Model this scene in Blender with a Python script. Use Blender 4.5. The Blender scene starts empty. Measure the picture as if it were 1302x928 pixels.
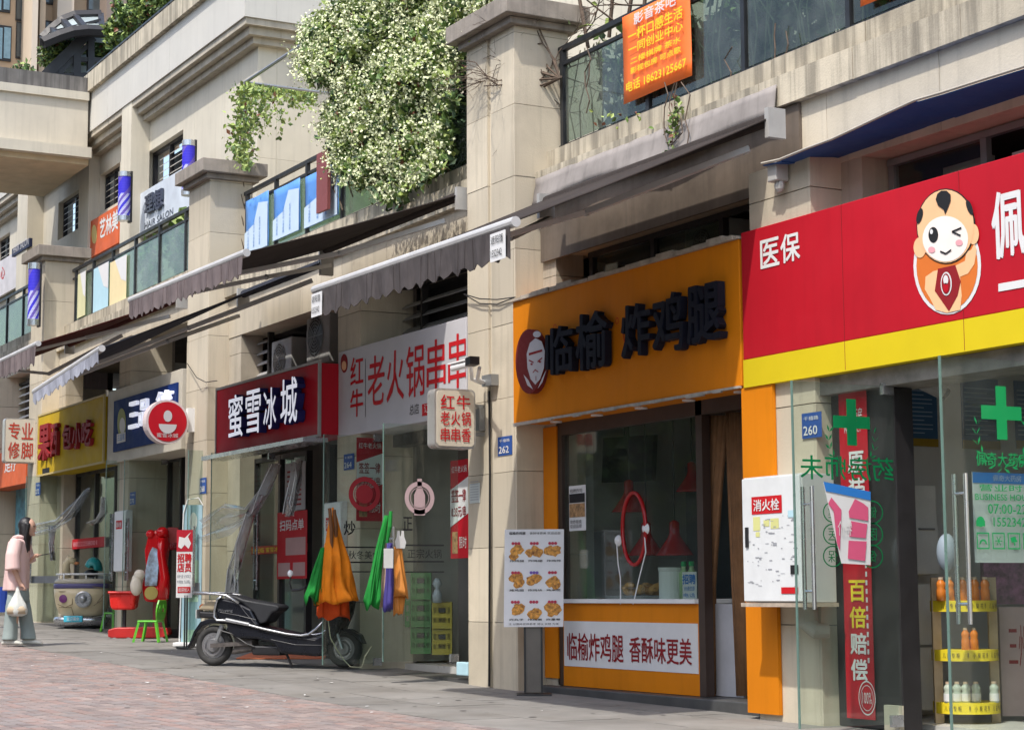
import bpy, math, random
import numpy as np
from mathutils import Vector, Matrix, noise
random.seed(7)
S = bpy.context.scene
COL = S.collection
# ------------------------------------------------------------------ camera
FOC, YAW, PIT, ROL = 2396.46, -1.06658612, 0.11952289, -0.00610978
CXP, CYP, CAMZ = 651.0, 464.0, 0.91
_f = Vector((math.sin(YAW), math.cos(YAW), 0)); _r = Vector((math.cos(YAW), -math.sin(YAW), 0)); _u = Vector((0, 0, 1))
WV = _f*math.cos(PIT) + _u*math.sin(PIT); _u2 = _u*math.cos(PIT) - _f*math.sin(PIT)
RV = _r*math.cos(ROL) + _u2*math.sin(ROL); UV = _u2*math.cos(ROL) - _r*math.sin(ROL)
CAM = Vector((0, 0, CAMZ))
cd = bpy.data.cameras.new('camera'); cam = bpy.data.objects.new('camera', cd); COL.objects.link(cam)
cd.sensor_width = 36; cd.lens = FOC/1302*36; cd.clip_start = .1; cd.clip_end = 2000
M3 = Matrix((RV, UV, -WV)).transposed().to_4x4(); M3.translation = CAM; cam.matrix_world = M3
S.camera = cam
# ------------------------------------------------------------------ sky and sun
SUNV = Vector((-.28, .46, -.85)).normalized()      # the way sunlight travels
w = bpy.data.worlds.new('World'); S.world = w; w.use_nodes = True
nt = w.node_tree; bg = nt.nodes['Background']; sk = nt.nodes.new('ShaderNodeTexSky'); sk.sky_type = 'NISHITA'
sk.sun_disc = False; sk.sun_elevation = math.asin(-SUNV.z); sk.sun_rotation = math.atan2(-SUNV.x, -SUNV.y)
sk.dust_density = 2.5; sk.air_density = 1.2
nt.links.new(sk.outputs[0], bg.inputs[0]); bg.inputs[1].default_value = 0.15
sd = bpy.data.lights.new('sun', 'SUN'); sd.energy = 2.15; sd.angle = math.radians(1.0); sd.color = (1, .955, .88)
so = bpy.data.objects.new('sun', sd); COL.objects.link(so); so.rotation_euler = SUNV.to_track_quat('-Z', 'Y').to_euler()
S.view_settings.view_transform = 'Standard'; S.view_settings.look = 'None'; S.view_settings.exposure = 1.0; S.view_settings.gamma = 1
S.cycles.max_bounces = 6; S.cycles.transparent_max_bounces = 16; S.cycles.transmission_bounces = 6
# ------------------------------------------------------------------ placing: a pixel of the photograph's geometry to a real plane
def ray(px, py): return WV*FOC + RV*(px-CXP) - UV*(py-CYP)
def A(px, py, Y): d = ray(px, py); return CAM + d*(Y/d.y)
def AX(px, py, X): d = ray(px, py); return CAM + d*(X/d.x)
def D(px, py, dep): return CAM + ray(px, py)*(dep/FOC)
def gz(x): return float(np.interp(-x, [-200, 0, 11.9, 15.3, 23.8, 32.3, 51, 80, 400], [-.3, -.2, -.04, 0, .21, .44, .91, 1.6, 4]))
# ------------------------------------------------------------------ materials
MATS = {}
def mat(name, col, rough=.7, metal=0, var=.12, scale=3, streak=0, bump=0, bscale=60, spec=.5, attr=False, rnd=0, dirt=0, col2=None):
    if name in MATS: return MATS[name]
    m = bpy.data.materials.new(name); m.use_nodes = True; n = m.node_tree.nodes; L = m.node_tree.links
    b = n['Principled BSDF']; b.inputs['Roughness'].default_value = rough; b.inputs['Metallic'].default_value = metal
    b.inputs['Specular IOR Level'].default_value = spec
    geo = n.new('ShaderNodeNewGeometry')
    def mixc(fac, a, bb, mode='MULTIPLY'):
        x = n.new('ShaderNodeMix'); x.data_type = 'RGBA'; x.blend_type = mode
        if hasattr(fac, 'links') or not isinstance(fac, (int, float)): L.new(fac, x.inputs[0])
        else: x.inputs[0].default_value = fac
        for k, v in ((6, a), (7, bb)):
            if isinstance(v, tuple): x.inputs[k].default_value = (*v, 1)
            else: L.new(v, x.inputs[k])
        return x.outputs[2]
    def noi(sc, det=4, vec=None, ro=.6):
        t = n.new('ShaderNodeTexNoise'); t.inputs['Scale'].default_value = sc; t.inputs['Detail'].default_value = det
        t.inputs['Roughness'].default_value = ro; L.new(vec or geo.outputs['Position'], t.inputs['Vector']); return t.outputs['Fac']
    def ramp(src, lo, hi, a=0, bb=1):
        r = n.new('ShaderNodeMapRange'); r.inputs[1].default_value = lo; r.inputs[2].default_value = hi
        r.inputs[3].default_value = a; r.inputs[4].default_value = bb; L.new(src, r.inputs[0]); return r.outputs[0]
    base = tuple(col)
    if var:
        hi = tuple(min(1, c*(1+var)) for c in col); lo = tuple(c*(1-var) for c in (col2 or col))
        base = mixc(ramp(noi(scale, 8), .3, .7), lo, hi, 'MIX')
    if streak:
        mp = n.new('ShaderNodeMapping'); mp.inputs['Scale'].default_value = (7, 7, .45); L.new(geo.outputs['Position'], mp.inputs[0])
        s1 = ramp(noi(1.4, 6, mp.outputs[0]), .50 if streak < .8 else .42, .72 if streak < .8 else .62)
        base = mixc(ramp(s1, 0, 1, 0, streak), base, tuple(c*.42 for c in col), 'MIX')
    if dirt:
        base = mixc(ramp(noi(1.1, 8), .48, .75, 0, dirt), base, (.10, .085, .065), 'MIX')
    if rnd:
        oi = n.new('ShaderNodeObjectInfo')
        g = ramp(oi.outputs['Random'], 0, 1, 1-rnd, 1+rnd); cb = n.new('ShaderNodeCombineColor')
        for k in range(3): L.new(g, cb.inputs[k])
        base = mixc(1.0, base, cb.outputs[0])
    if attr:
        at = n.new('ShaderNodeAttribute'); at.attribute_name = 'tint'; base = mixc(1.0, base, at.outputs['Color'])
    if isinstance(base, tuple): b.inputs['Base Color'].default_value = (*base, 1)
    else: L.new(base, b.inputs['Base Color'])
    if bump:
        bn = n.new('ShaderNodeBump'); bn.inputs['Strength'].default_value = bump; bn.inputs['Distance'].default_value = .01
        L.new(noi(bscale, 6), bn.inputs['Height']); L.new(bn.outputs[0], b.inputs['Normal'])
    if rough < .95 and var:
        L.new(ramp(noi(scale*2.3, 5), .3, .7, max(0, rough-.1), min(1, rough+.1)), b.inputs['Roughness'])
    MATS[name] = m; return m
def glassmat(name, tint=(.87, .92, .89), alpha=.015, rough=.02, dirty=.035, film=(.42, .45, .42)):
    """clear pane: transparent with a fresnel reflection and a thin film of dust"""
    if name in MATS: return MATS[name]
    m = bpy.data.materials.new(name); m.use_nodes = True; n = m.node_tree.nodes; L = m.node_tree.links
    out = n['Material Output']; n.remove(n['Principled BSDF'])
    tr = n.new('ShaderNodeBsdfTransparent'); tr.inputs[0].default_value = (*tint, 1)
    gl = n.new('ShaderNodeBsdfGlossy'); gl.inputs['Roughness'].default_value = rough
    df = n.new('ShaderNodeBsdfDiffuse'); df.inputs[0].default_value = (*film, 1)
    fr = n.new('ShaderNodeFresnel'); gb = n.new('ShaderNodeNewGeometry'); ir = n.new('ShaderNodeMapRange'); ir.inputs[3].default_value = 1.45; ir.inputs[4].default_value = 1/1.45
    L.new(gb.outputs['Backfacing'], ir.inputs[0]); L.new(ir.outputs[0], fr.inputs[0])
    m1 = n.new('ShaderNodeMixShader'); m2 = n.new('ShaderNodeMixShader')
    tx = n.new('ShaderNodeTexNoise'); tx.inputs['Scale'].default_value = 2.5; tx.inputs['Detail'].default_value = 8
    g = n.new('ShaderNodeNewGeometry'); L.new(g.outputs['Position'], tx.inputs['Vector'])
    mr = n.new('ShaderNodeMapRange'); mr.inputs[1].default_value = .3; mr.inputs[2].default_value = .75; mr.inputs[3].default_value = alpha*.4; mr.inputs[4].default_value = alpha+dirty
    L.new(tx.outputs['Fac'], mr.inputs[0]); L.new(mr.outputs[0], m1.inputs[0])
    L.new(tr.outputs[0], m1.inputs[1]); L.new(df.outputs[0], m1.inputs[2])
    L.new(fr.outputs[0], m2.inputs[0]); L.new(m1.outputs[0], m2.inputs[1]); L.new(gl.outputs[0], m2.inputs[2])
    L.new(m2.outputs[0], out.inputs['Surface']); MATS[name] = m; return m
def litmat(name, col, strength=1.0):
    if name in MATS: return MATS[name]
    m = mat(name, col, .4, var=0); b = m.node_tree.nodes['Principled BSDF']
    b.inputs['Emission Color'].default_value = (*col, 1); b.inputs['Emission Strength'].default_value = strength; return m
STONE = mat('stone_cladding', (.55, .485, .375), .8, var=.12, scale=2.2, streak=.32, bump=.25, bscale=60, rnd=.11, dirt=.3, spec=.3)
STONEU = mat('pale_render', (.56, .515, .42), .8, var=.08, scale=1.4, streak=.22, bump=.1, rnd=.04)
LEDGE = mat('ledge_stone', (.50, .44, .335), .85, var=.2, scale=2.5, streak=.85, bump=.3, dirt=.5, rnd=.08)
CAPM = mat('cap_stone', (.27, .235, .20), .85, var=.2, scale=5, streak=.6, bump=.3, dirt=.35)
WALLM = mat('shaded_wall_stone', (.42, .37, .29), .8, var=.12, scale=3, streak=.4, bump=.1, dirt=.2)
DARKM = mat('dark_frame', (.022, .02, .021), .45, var=.2)
BROWNF = mat('dark_brown_frame', (.045, .028, .022), .4, var=.2)
INT = mat('interior_wall', (.45, .43, .40), .8, var=.15, scale=1.2)
INTG = mat('interior_grey_wall', (.68, .67, .65), .8, var=.06, scale=1.2)
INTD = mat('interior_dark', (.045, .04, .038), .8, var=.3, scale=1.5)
WHITE = mat('white_paint', (.74, .74, .73), .45, var=.05, scale=3)
GREYM = mat('grey_metal', (.32, .33, .34), .4, metal=.6, var=.1)
CHROME = mat('chrome', (.50, .51, .53), .25, metal=.85, var=.05)
BLACK = mat('black_plastic', (.012, .012, .014), .45, var=.15)
RUBBER = mat('tyre_rubber', (.03, .029, .028), .85, var=.3, scale=12)
RED = mat('red_plastic', (.62, .02, .015), .3, var=.08)
GLASS = glassmat('clear_glass')
GLASSG = glassmat('greenish_balcony_glass', (.50, .66, .55), .10, .06, .22)
GLASSD = glassmat('dark_streaked_glass', (.50, .58, .54), .05, .05, .12)
VINYL = glassmat('clear_vinyl', (.9, .92, .92), .2, .15, .35, (.85, .87, .88))
# ------------------------------------------------------------------ meshes
ORI = {}
class MB:
    def __init__(s): s.v = []; s.f = []; s.m = []; s.cm = 0; s.uvc = []
    def quad(s, *p):
        b = len(s.v); s.v += [tuple(q) for q in p]; s.f.append(tuple(range(b, b+len(p)))); s.m.append(s.cm); return s
    def box(s, x0, x1, y0, y1, z0, z1):
        if x0 > x1: x0, x1 = x1, x0
        if y0 > y1: y0, y1 = y1, y0
        if z0 > z1: z0, z1 = z1, z0
        return s.hexa([(x0, y0, z0), (x1, y0, z0), (x1, y1, z0), (x0, y1, z0), (x0, y0, z1), (x1, y0, z1), (x1, y1, z1), (x0, y1, z1)])
    def hexa(s, p):
        b = len(s.v); s.v += [tuple(q) for q in p]
        for f in ((0, 3, 2, 1), (4, 5, 6, 7), (0, 1, 5, 4), (1, 2, 6, 5), (2, 3, 7, 6), (3, 0, 4, 7)):
            s.f.append(tuple(b+i for i in f)); s.m.append(s.cm)
        return s
    def obox(s, o, u, v, n):          # o corner, three edge vectors
        o, u, v, n = map(Vector, (o, u, v, n))
        return s.hexa([o, o+u, o+u+n, o+n, o+v, o+u+v, o+u+n+v, o+n+v])
    def bar(s, a, b, wd, hd=None, up=(0, 0, 1)):
        a, b = Vector(a), Vector(b); hd = hd or wd; d = (b-a).normalized(); side = d.cross(Vector(up))
        if side.length < 1e-3: side = d.cross(Vector((0, 1, 0)))
        side.normalize(); upv = side.cross(d)
        o = a - side*wd/2 - upv*hd/2
        return s.obox(o, side*wd, upv*hd, b-a)
    def tube(s, pts, r, n=8, cap=True):
        pts = [Vector(p) for p in pts]; rr = r if isinstance(r, (list, tuple)) else [r]*len(pts); b = len(s.v)
        prev = None
        for i, p in enumerate(pts):
            d = (pts[min(i+1, len(pts)-1)] - pts[max(i-1, 0)]).normalized()
            if prev is None:
                a = d.cross(Vector((0, 0, 1)));
                if a.length < .05: a = d.cross(Vector((1, 0, 0)))
            else: a = prev - d*prev.dot(d)
            a.normalize(); prev = a; c = d.cross(a)
            for k in range(n):
                t = 2*math.pi*k/n; s.v.append(tuple(p + (a*math.cos(t)+c*math.sin(t))*rr[i]))
        for i in range(len(pts)-1):
            for k in range(n):
                s.f.append((b+i*n+k, b+i*n+(k+1) % n, b+(i+1)*n+(k+1) % n, b+(i+1)*n+k)); s.m.append(s.cm)
        if cap:
            s.f.append(tuple(b+k for k in range(n))[::-1]); s.m.append(s.cm)
            s.f.append(tuple(b+(len(pts)-1)*n+k for k in range(n))); s.m.append(s.cm)
        return s
    def loft(s, rings, cap=True):     # rings: lists of points of equal length
        b = len(s.v); n = len(rings[0])
        for r in rings: s.v += [tuple(p) for p in r]
        for i in range(len(rings)-1):
            for k in range(n):
                s.f.append((b+i*n+k, b+i*n+(k+1) % n, b+(i+1)*n+(k+1) % n, b+(i+1)*n+k)); s.m.append(s.cm)
        if cap:
            s.f.append(tuple(b+k for k in range(n))[::-1]); s.m.append(s.cm)
            s.f.append(tuple(b+(len(rings)-1)*n+k for k in range(n))); s.m.append(s.cm)
        return s
    def lathe(s, c, prof, n=20, ax=(0, 0, 1)):   # prof: (radius, along axis)
        c = Vector(c); ax = Vector(ax).normalized(); a = ax.cross(Vector((.3, .9, .1))).normalized(); e = ax.cross(a)
        return s.loft([[c + ax*h + (a*math.cos(2*math.pi*k/n)+e*math.sin(2*math.pi*k/n))*max(r, 1e-4) for k in range(n)] for r, h in prof])
    def ball(s, c, r, n=14, m=9, sc=(1, 1, 1), R=None):
        c = Vector(c); rings = []
        for i in range(m+1):
            t = math.pi*i/m; ring = []
            for k in range(n):
                q = Vector((math.sin(t)*math.cos(2*math.pi*k/n)*sc[0], math.sin(t)*math.sin(2*math.pi*k/n)*sc[1], -math.cos(t)*sc[2]))*r
                if i in (0, m): q = Vector((1e-4*math.cos(k), 1e-4*math.sin(k), q.z))
                ring.append(c + (R @ q if R else q))
            rings.append(ring)
        return s.loft(rings)
    def prism(s, poly, o, u, v, n):   # 2d polygon extruded along vector n (Vector with length)
        o, u, v, n = map(Vector, (o, u, v, n)); b = len(s.v); k = len(poly)
        P = [o+u*p[0]+v*p[1] for p in poly]
        s.v += [tuple(p) for p in P] + [tuple(p+n) for p in P]
        s.f.append(tuple(b+i for i in range(k))); s.m.append(s.cm)
        s.f.append(tuple(b+k+i for i in range(k))[::-1]); s.m.append(s.cm)
        for i in range(k):
            j = (i+1) % k; s.f.append((b+j, b+i, b+k+i, b+k+j)); s.m.append(s.cm)
        return s
    def build(s, name, mats, parent=None, smooth=False, bevel=0, label=None):
        me = bpy.data.meshes.new(name); o = bpy.data.objects.new(name, me); COL.objects.link(o)
        off = Vector((0, 0, 0))
        if parent is not None: off = ORI.get(parent.name, off); o.parent = parent; ORI[o.name] = off
        me.from_pydata([tuple(Vector(p)-off) for p in s.v], [], s.f)
        if not isinstance(mats, (list, tuple)): mats = [mats]
        for m in mats: me.materials.append(m)
        if len(mats) > 1: me.polygons.foreach_set('material_index', s.m)
        if smooth: me.polygons.foreach_set('use_smooth', [True]*len(me.polygons))
        import bmesh
        bm = bmesh.new(); bm.from_mesh(me)
        if smooth: bmesh.ops.remove_doubles(bm, verts=bm.verts, dist=1e-5)
        bmesh.ops.recalc_face_normals(bm, faces=bm.faces); bm.to_mesh(me); bm.free()
        me.update()
        if bevel:
            md = o.modifiers.new('bevel', 'BEVEL'); md.width = bevel; md.segments = 2; md.limit_method = 'ANGLE'
        if label: o['label'] = label
        return o
def thing(name, label, cat, loc=(0, 0, 0), group=None):
    o = bpy.data.objects.new(name, None); COL.objects.link(o); o.location = loc; o.empty_display_size = .1
    o['label'] = label; o['category'] = cat; ORI[o.name] = Vector(loc)
    if group: o['group'] = group
    return o
def tag(o, label, cat, group=None):
    o['label'] = label; o['category'] = cat
    if group: o['group'] = group
    return o
def struct(o): o['kind'] = 'structure'; return o
def dup(o, parent=None):
    c = o.copy(); COL.objects.link(c); c.parent = parent
    ORI[c.name] = ORI.get(o.name, Vector((0, 0, 0)))
    for ch in [x for x in COL.objects if x.parent == o]: dup(ch, c)
    return c
# ------------------------------------------------------------------ lettering
X_, Y_, Z_ = Vector((1, 0, 0)), Vector((0, 1, 0)), Vector((0, 0, 1))
FR = (X_, Z_, -Y_)          # faces the street
SD = (Y_, Z_, X_)           # faces along the street, towards the viewer
def glyph(body, bold=0, extr=0, res=2):
    c = bpy.data.curves.new('lettering', 'FONT'); c.body = body; c.resolution_u = res; c.offset = bold; c.extrude = extr
    c.space_line = 1.1
    o = bpy.data.objects.new('lettering', c); me = o.to_mesh()
    V = np.array([v.co[:] for v in me.vertices]); F = [tuple(p.vertices) for p in me.polygons]
    o.to_mesh_clear(); bpy.data.objects.remove(o); bpy.data.curves.remove(c); return V, F
def letter(mb, body, o, fr, w, h, depth=0, bold=.0, proud=.004, keep=False, slant=0):
    """fits a line of text into a w x h box whose lower left corner is o, on the frame fr"""
    V, F = glyph(body, 0, .05 if depth else 0)
    if not len(V): return
    mn, mx = V.min(0), V.max(0); sx = w/(mx[0]-mn[0]); sy = h/(mx[1]-mn[1])
    if keep: sx = sy = min(sx, sy)
    u, v, n = fr; o = Vector(o); d_ = bold*min(w/max(1, len(body)), h)*.9
    for q, (ox, oy) in enumerate(((0, 0), (1, .5), (-1, -.5), (.5, -1), (-.5, 1)) if bold else ((0, 0),)):
        b = len(mb.v)
        for p in V:
            zz = (p[2]+.05)/.1*depth if depth else 0
            mb.v.append(tuple(o + u*((p[0]-mn[0])*sx + ox*d_) + v*((p[1]-mn[1])*sy+oy*d_) + n*(zz+proud+q*.0003)))
        for f in F: mb.f.append(tuple(b+i for i in f)); mb.m.append(mb.cm)
def text(body, o, fr, w, h, m, parent, name='lettering', depth=0, bold=0, proud=.004, slant=0):
    mb = MB(); letter(mb, body, o, fr, w, h, depth, bold, proud, slant=slant)
    ob = MB.build(mb, name, m, parent); return ob
def chars(body, o, fr, w, h, gap, m, parent, depth=0, bold=0, proud=.004, vertical=False, side=None):
    """one part per character"""
    o = Vector(o); u, v, n = fr
    for i, ch in enumerate(body):
        if ch == ' ': continue
        p = o + (u*(i*(w+gap)) if not vertical else -v*(i*(h+gap)))
        mb = MB(); letter(mb, ch, p, fr, w, h, depth, bold, proud)
        if side and depth:
            mb.cm = 0; mats = [m, side]
            nn = n
            V = mb.v
            for k, f in enumerate(mb.f):
                c = sum(((Vector(V[i2])-p).dot(nn) for i2 in f))/len(f)
                mb.m[k] = 0 if c > proud+depth*.98 else 1
            mb.build('character', mats, parent)
        else: mb.build('character', m, parent)
def rect(mb, o, fr, x, y, w, h, proud=.003):
    u, v, n = fr; o = Vector(o)+n*proud
    a = o+u*x+v*y; mb.quad(a, a+u*w, a+u*w+v*h, a+v*h); return mb
def disc(mb, o, fr, x, y, rx, ry=None, proud=.003, n=28):
    u, v, nn = fr; ry = ry or rx; o = Vector(o)+nn*proud
    mb.quad(*[o+u*(x+rx*math.cos(2*math.pi*k/n))+v*(y+ry*math.sin(2*math.pi*k/n)) for k in range(n)]); return mb
def ringd(mb, o, fr, x, y, r0, r1, proud=.003, n=28, asp=1.0, a0=0, a1=2*math.pi):
    u, v, nn = fr; o = Vector(o)+nn*proud
    P = lambda r, t: o+u*(x+r*math.cos(t))+v*(y+r*asp*math.sin(t))
    for k in range(n):
        s, t = a0+(a1-a0)*k/n, a0+(a1-a0)*(k+1)/n; mb.quad(P(r0, s), P(r1, s), P(r1, t), P(r0, t))
    return mb
def poly(mb, o, fr, pts, proud=.003):
    u, v, nn = fr; o = Vector(o)+nn*proud; mb.quad(*[o+u*a+v*b for a, b in pts]); return mb
FLAT = lambda name, c, rough=.6: mat(name, c, rough, var=.04, scale=6, spec=.2)
PR, PW, PB, PY, PG, PK = FLAT('print_red', (.50, .012, .018)), FLAT('print_white', (.66, .655, .65)), FLAT('print_blue', (.03, .18, .52)), FLAT('print_yellow', (.80, .62, .03)), FLAT('print_green', (.01, .32, .09)), FLAT('print_black', (.02, .02, .022))
PLB, PDR, POR = FLAT('print_light_blue', (.42, .62, .70)), FLAT('print_dark_red', (.25, .015, .02)), FLAT('print_orange', (.82, .2, .03))
# ================================================================== GROUND
GXS = [300, 40, 0, -6, -11.9, -15.3, -19, -23.8, -28, -32.3, -40, -51, -80, -200, -400]
def strip(mb, y0, y1, dz, xs=GXS):
    for a, b in zip(xs[:-1], xs[1:]):
        mb.quad((a, y0, gz(a)+dz), (b, y0, gz(b)+dz), (b, y1, gz(b)+dz), (a, y1, gz(a)+dz))
ASPH = mat('joint_mortar', (.13, .115, .10), .95, var=.25, scale=6, bump=.3)
GSLAB = mat('pavement_slab', (.215, .205, .19), .9, var=.18, scale=1.3, bump=.25, bscale=150, dirt=.45, spec=.2, rnd=.05)
mb = MB(); strip(mb, -300, 300, -.02); struct(mb.build('ground', mat('asphalt', (.11, .105, .10), .9, var=.2, bump=.3)))
YB = 6.38
mb = MB(); strip(mb, 1.0, YB, -.012, [-1, -6, -11.9, -15.3, -19, -23.8, -28, -32.3, -40, -51]); redp = struct(mb.build('red_paving', ASPH))
mb = MB(); strip(mb, YB, 9.1, -.012, [-1, -6, -11.9, -15.3, -19, -23.8, -28, -32.3, -40, -51]); pave = struct(mb.build('pavement', ASPH))
BRICK = mat('red_brick', (.25, .20, .182), .9, var=.16, scale=2.5, bump=.3, attr=True, dirt=.3)
def brick_mesh(tint):
    me = bpy.data.meshes.new('brick'); h = .012; b = .004; L, Wd = .098, .048
    v = [(-L, -Wd, 0), (L, -Wd, 0), (L, Wd, 0), (-L, Wd, 0), (-L+b, -Wd+b, h), (L-b, -Wd+b, h), (L-b, Wd-b, h), (-L+b, Wd-b, h)]
    me.from_pydata(v, [], [(4, 5, 6, 7), (0, 1, 5, 4), (1, 2, 6, 5), (2, 3, 7, 6), (3, 0, 4, 7)]); me.materials.append(BRICK)
    at = me.color_attributes.new('tint', 'FLOAT_COLOR', 'POINT')
    for i in range(8): at.data[i].color = (*tint, 1)
    return me
TINTS = [(1, 1, 1), (.9, .88, .88), (1.1, 1.07, 1.05), (.94, 1.0, 1.03), (1.08, .95, .91), (.8, .8, .82), (1.2, 1.2, 1.18)]
BM = [brick_mesh(t) for t in TINTS]
cells = []
y = YB-.06; row = 0
while y > 3.0:
    x = -10.0 - (row % 2)*.1
    while x > -31:
        dv = Vector((x, y, gz(x)))-CAM; dd = dv.dot(WV); px = CXP+FOC*dv.dot(RV)/dd; py = CYP-FOC*dv.dot(UV)/dd
        if -40 < px < 1340 and py < 960: cells.append((dv.length, x, y))
        x -= .202
    y -= .102; row += 1
cells.sort(); sv, sf, sc = [], [], []
for i, (d, x, y) in enumerate(cells):
    sl = math.atan2(gz(x-.1)-gz(x+.1), .2); t = random.choices(range(7), [5, 3, 3, 4, 4, 2, 1])[0]; dz = random.uniform(-.003, .002)
    if i < 298:
        o = bpy.data.objects.new('brick', BM[t]); COL.objects.link(o); o.parent = redp; o.location = (x, y, gz(x)-.01+dz); o.rotation_euler = (0, sl, 0)
    else:
        b = len(sv); c, s_ = math.cos(sl), math.sin(sl)
        for vv in BM[t].vertices:
            p = vv.co; sv.append((x+p.x*c+p.z*s_, y+p.y, gz(x)-.01+dz-p.x*s_+p.z*c)); sc += [*TINTS[t], 1]
        for f in ((4, 5, 6, 7), (0, 1, 5, 4), (1, 2, 6, 5), (2, 3, 7, 6), (3, 0, 4, 7)): sf.append(tuple(b+k for k in f))
me = bpy.data.meshes.new('brick_field'); me.from_pydata(sv, [], sf); me.materials.append(BRICK)
at = me.color_attributes.new('tint', 'FLOAT_COLOR', 'POINT'); at.data.foreach_set('color', sc)
o = bpy.data.objects.new('brick_field', me); COL.objects.link(o); o.parent = redp; o['kind'] = 'stuff'
# pale slabs along the shops, red edging course between
def slab(x0, x1, y0, y1, parent, m, name='paving_slab', h=.006):
    mb = MB(); g = .005; j = random.uniform(-.002, .002)
    p = [(x0+g, y0+g), (x1-g, y0+g), (x1-g, y1-g), (x0+g, y1-g)]
    mb.hexa([(a, b, gz(a)-.03) for a, b in p]+[(a, b, gz(a)+h+j-.006) for a, b in p]); return mb.build(name, m, parent)
ys = [YB, YB+.62, YB+1.24, YB+1.86, 8.98]
for k in range(4):
    x = -9.0 - (k % 2)*.45
    while x > -38:
        slab(x-.9, x, ys[k], ys[k+1], pave, GSLAB); x -= .9
mb = MB()
for i in range(26):
    x, y = random.uniform(-26, -13), random.uniform(5.2, 8.0)
    a = random.uniform(0, 6); s_ = random.uniform(.006, .03)
    mb.quad(*[(x+s_*random.uniform(.6, 1.6)*math.cos(a+t), y+s_*random.uniform(.6, 1.2)*math.sin(a+t), gz(x)+.006+random.uniform(0, .006)) for t in (0, 1.2, 2.5, 3.6, 5)])
o = mb.build('paper_litter', WHITE); o['kind'] = 'stuff'

rs = np.random.RandomState(31); mb = MB()
for i in range(150):
    x, y = rs.uniform(-32, -12), rs.uniform(6.45, 8.4) if i % 3 else rs.uniform(4, 6.3); r_ = rs.uniform(.012, .035); z_ = .004 if y > YB else .008
    mb.quad(*[(x+r_*math.cos(t)*rs.uniform(.8, 1.2), y+r_*math.sin(t)*rs.uniform(.8, 1.2), gz(x)+z_) for t in np.linspace(0, 6.28, 9)[:-1]])
o = mb.build('gum_spots', mat('gum_dark', (.07, .065, .06), .8, var=.3)); o['kind'] = 'stuff'
# ================================================================== BUILDING
B = thing('shop_building', 'long two storey row of shops clad in cream stone with caps, ledges and balcony railings', 'building', (-15.8, 8.5, 0))
def bld(x0, x1, y0, y1, z0, z1, name, m, parent=None, bevel=0):
    return MB().box(x0, x1, y0, y1, z0, z1).build(name, m, parent or B, bevel=bevel)
PILL = [(-16.31, -15.33, 6.29, .56), (-24.65, -23.8, 6.46, 0), (-33.0, -32.15, 6.66, 0), (-41.4, -40.5, 6.85, 0), (-8.0, -7.0, 6.1, .56)]
for (x0, x1, zt, groove) in PILL:
    zb = gz(x0)-.1
    core = bld(x0+.03, x1-.03, 8.53, 9.12, zb, zt, 'pillar', CAPM)
    z = zb; k = 0; H = .70
    while z < zt-.02:
        z2 = min(z+H, zt); g = .0025
        if groove:
            xm = x0+(x1-x0)*.48
            segs = [(x0, xm-.035), (xm+.035, x1-.032)]
            MB().box(xm-.035, xm+.035, 8.528, 8.56, z, z2).build('groove_strip', STONE, core)
        else: segs = [(x0, x1-.032)]
        for a, b in segs: MB().box(a+.002, b-.002, 8.5+random.uniform(0, .004), 8.53, z+g, z2-g).build('stone_panel', STONE, core)
        MB().box(x1-.03, x1+random.uniform(-.004, 0), 8.503, 9.1, z+g, z2-g).build('stone_panel', STONE, core)
        MB().box(x0, x0+.03, 8.534, 9.1, z+g, z2-g).build('stone_panel', STONE, core)
        z = z2
    cap = MB().box(x0-.06, x1+.06, 8.43, 9.18, zt, zt+.07).box(x0-.15, x1+.15, 8.34, 9.27, zt+.072, zt+.25).build('pillar_cap', CAPM, B, bevel=.008)
# middle pilasters, flanks
for (x0, x1, zt) in [(-11.62, -10.86, 4.1), (-19.5, -18.87, 4.3), (-27.75, -27.2, 4.75), (-36.4, -35.8, 5.0), (-14.93, -14.9, 0)]:
    if not zt: continue
    zb = gz(x0)-.1; core = bld(x0+.02, x1-.02, 8.53, 9.2, zb, zt, 'pilaster', CAPM); z = zb
    while z < zt-.02:
        z2 = min(z+.8, zt)
        MB().box(x0+.004, x1-.03, 8.505+random.uniform(0, .004), 8.53, z+.004, z2-.004).build('stone_panel', STONE, core)
        MB().box(x1-.028, x1, 8.508, 9.15, z+.004, z2-.004).build('stone_panel', STONE, core)
        MB().box(x0, x0+.02, 8.51, 9.15, z+.004, z2-.004).build('stone_panel', STONE, core)
        z = z2
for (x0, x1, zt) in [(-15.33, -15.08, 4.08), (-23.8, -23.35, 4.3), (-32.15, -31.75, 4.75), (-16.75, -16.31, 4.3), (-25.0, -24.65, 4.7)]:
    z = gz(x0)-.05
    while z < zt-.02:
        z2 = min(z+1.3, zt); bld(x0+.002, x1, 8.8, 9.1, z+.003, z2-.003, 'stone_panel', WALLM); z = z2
BAY = [('R', -15.33, -6.0, 0, 4.06), ('M', -23.8, -16.31, .22, 4.3), ('L', -32.15, -24.65, .44, 4.75), ('LL', -40.5, -33.0, .62, 5.0)]
RAILM = mat('dark_rail_metal', (.028, .03, .034), .45, metal=.3, var=.3)
GLs = {'R': GLASSD, 'M': GLASSG, 'L': GLASSG, 'LL': GLASSG}
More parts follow.
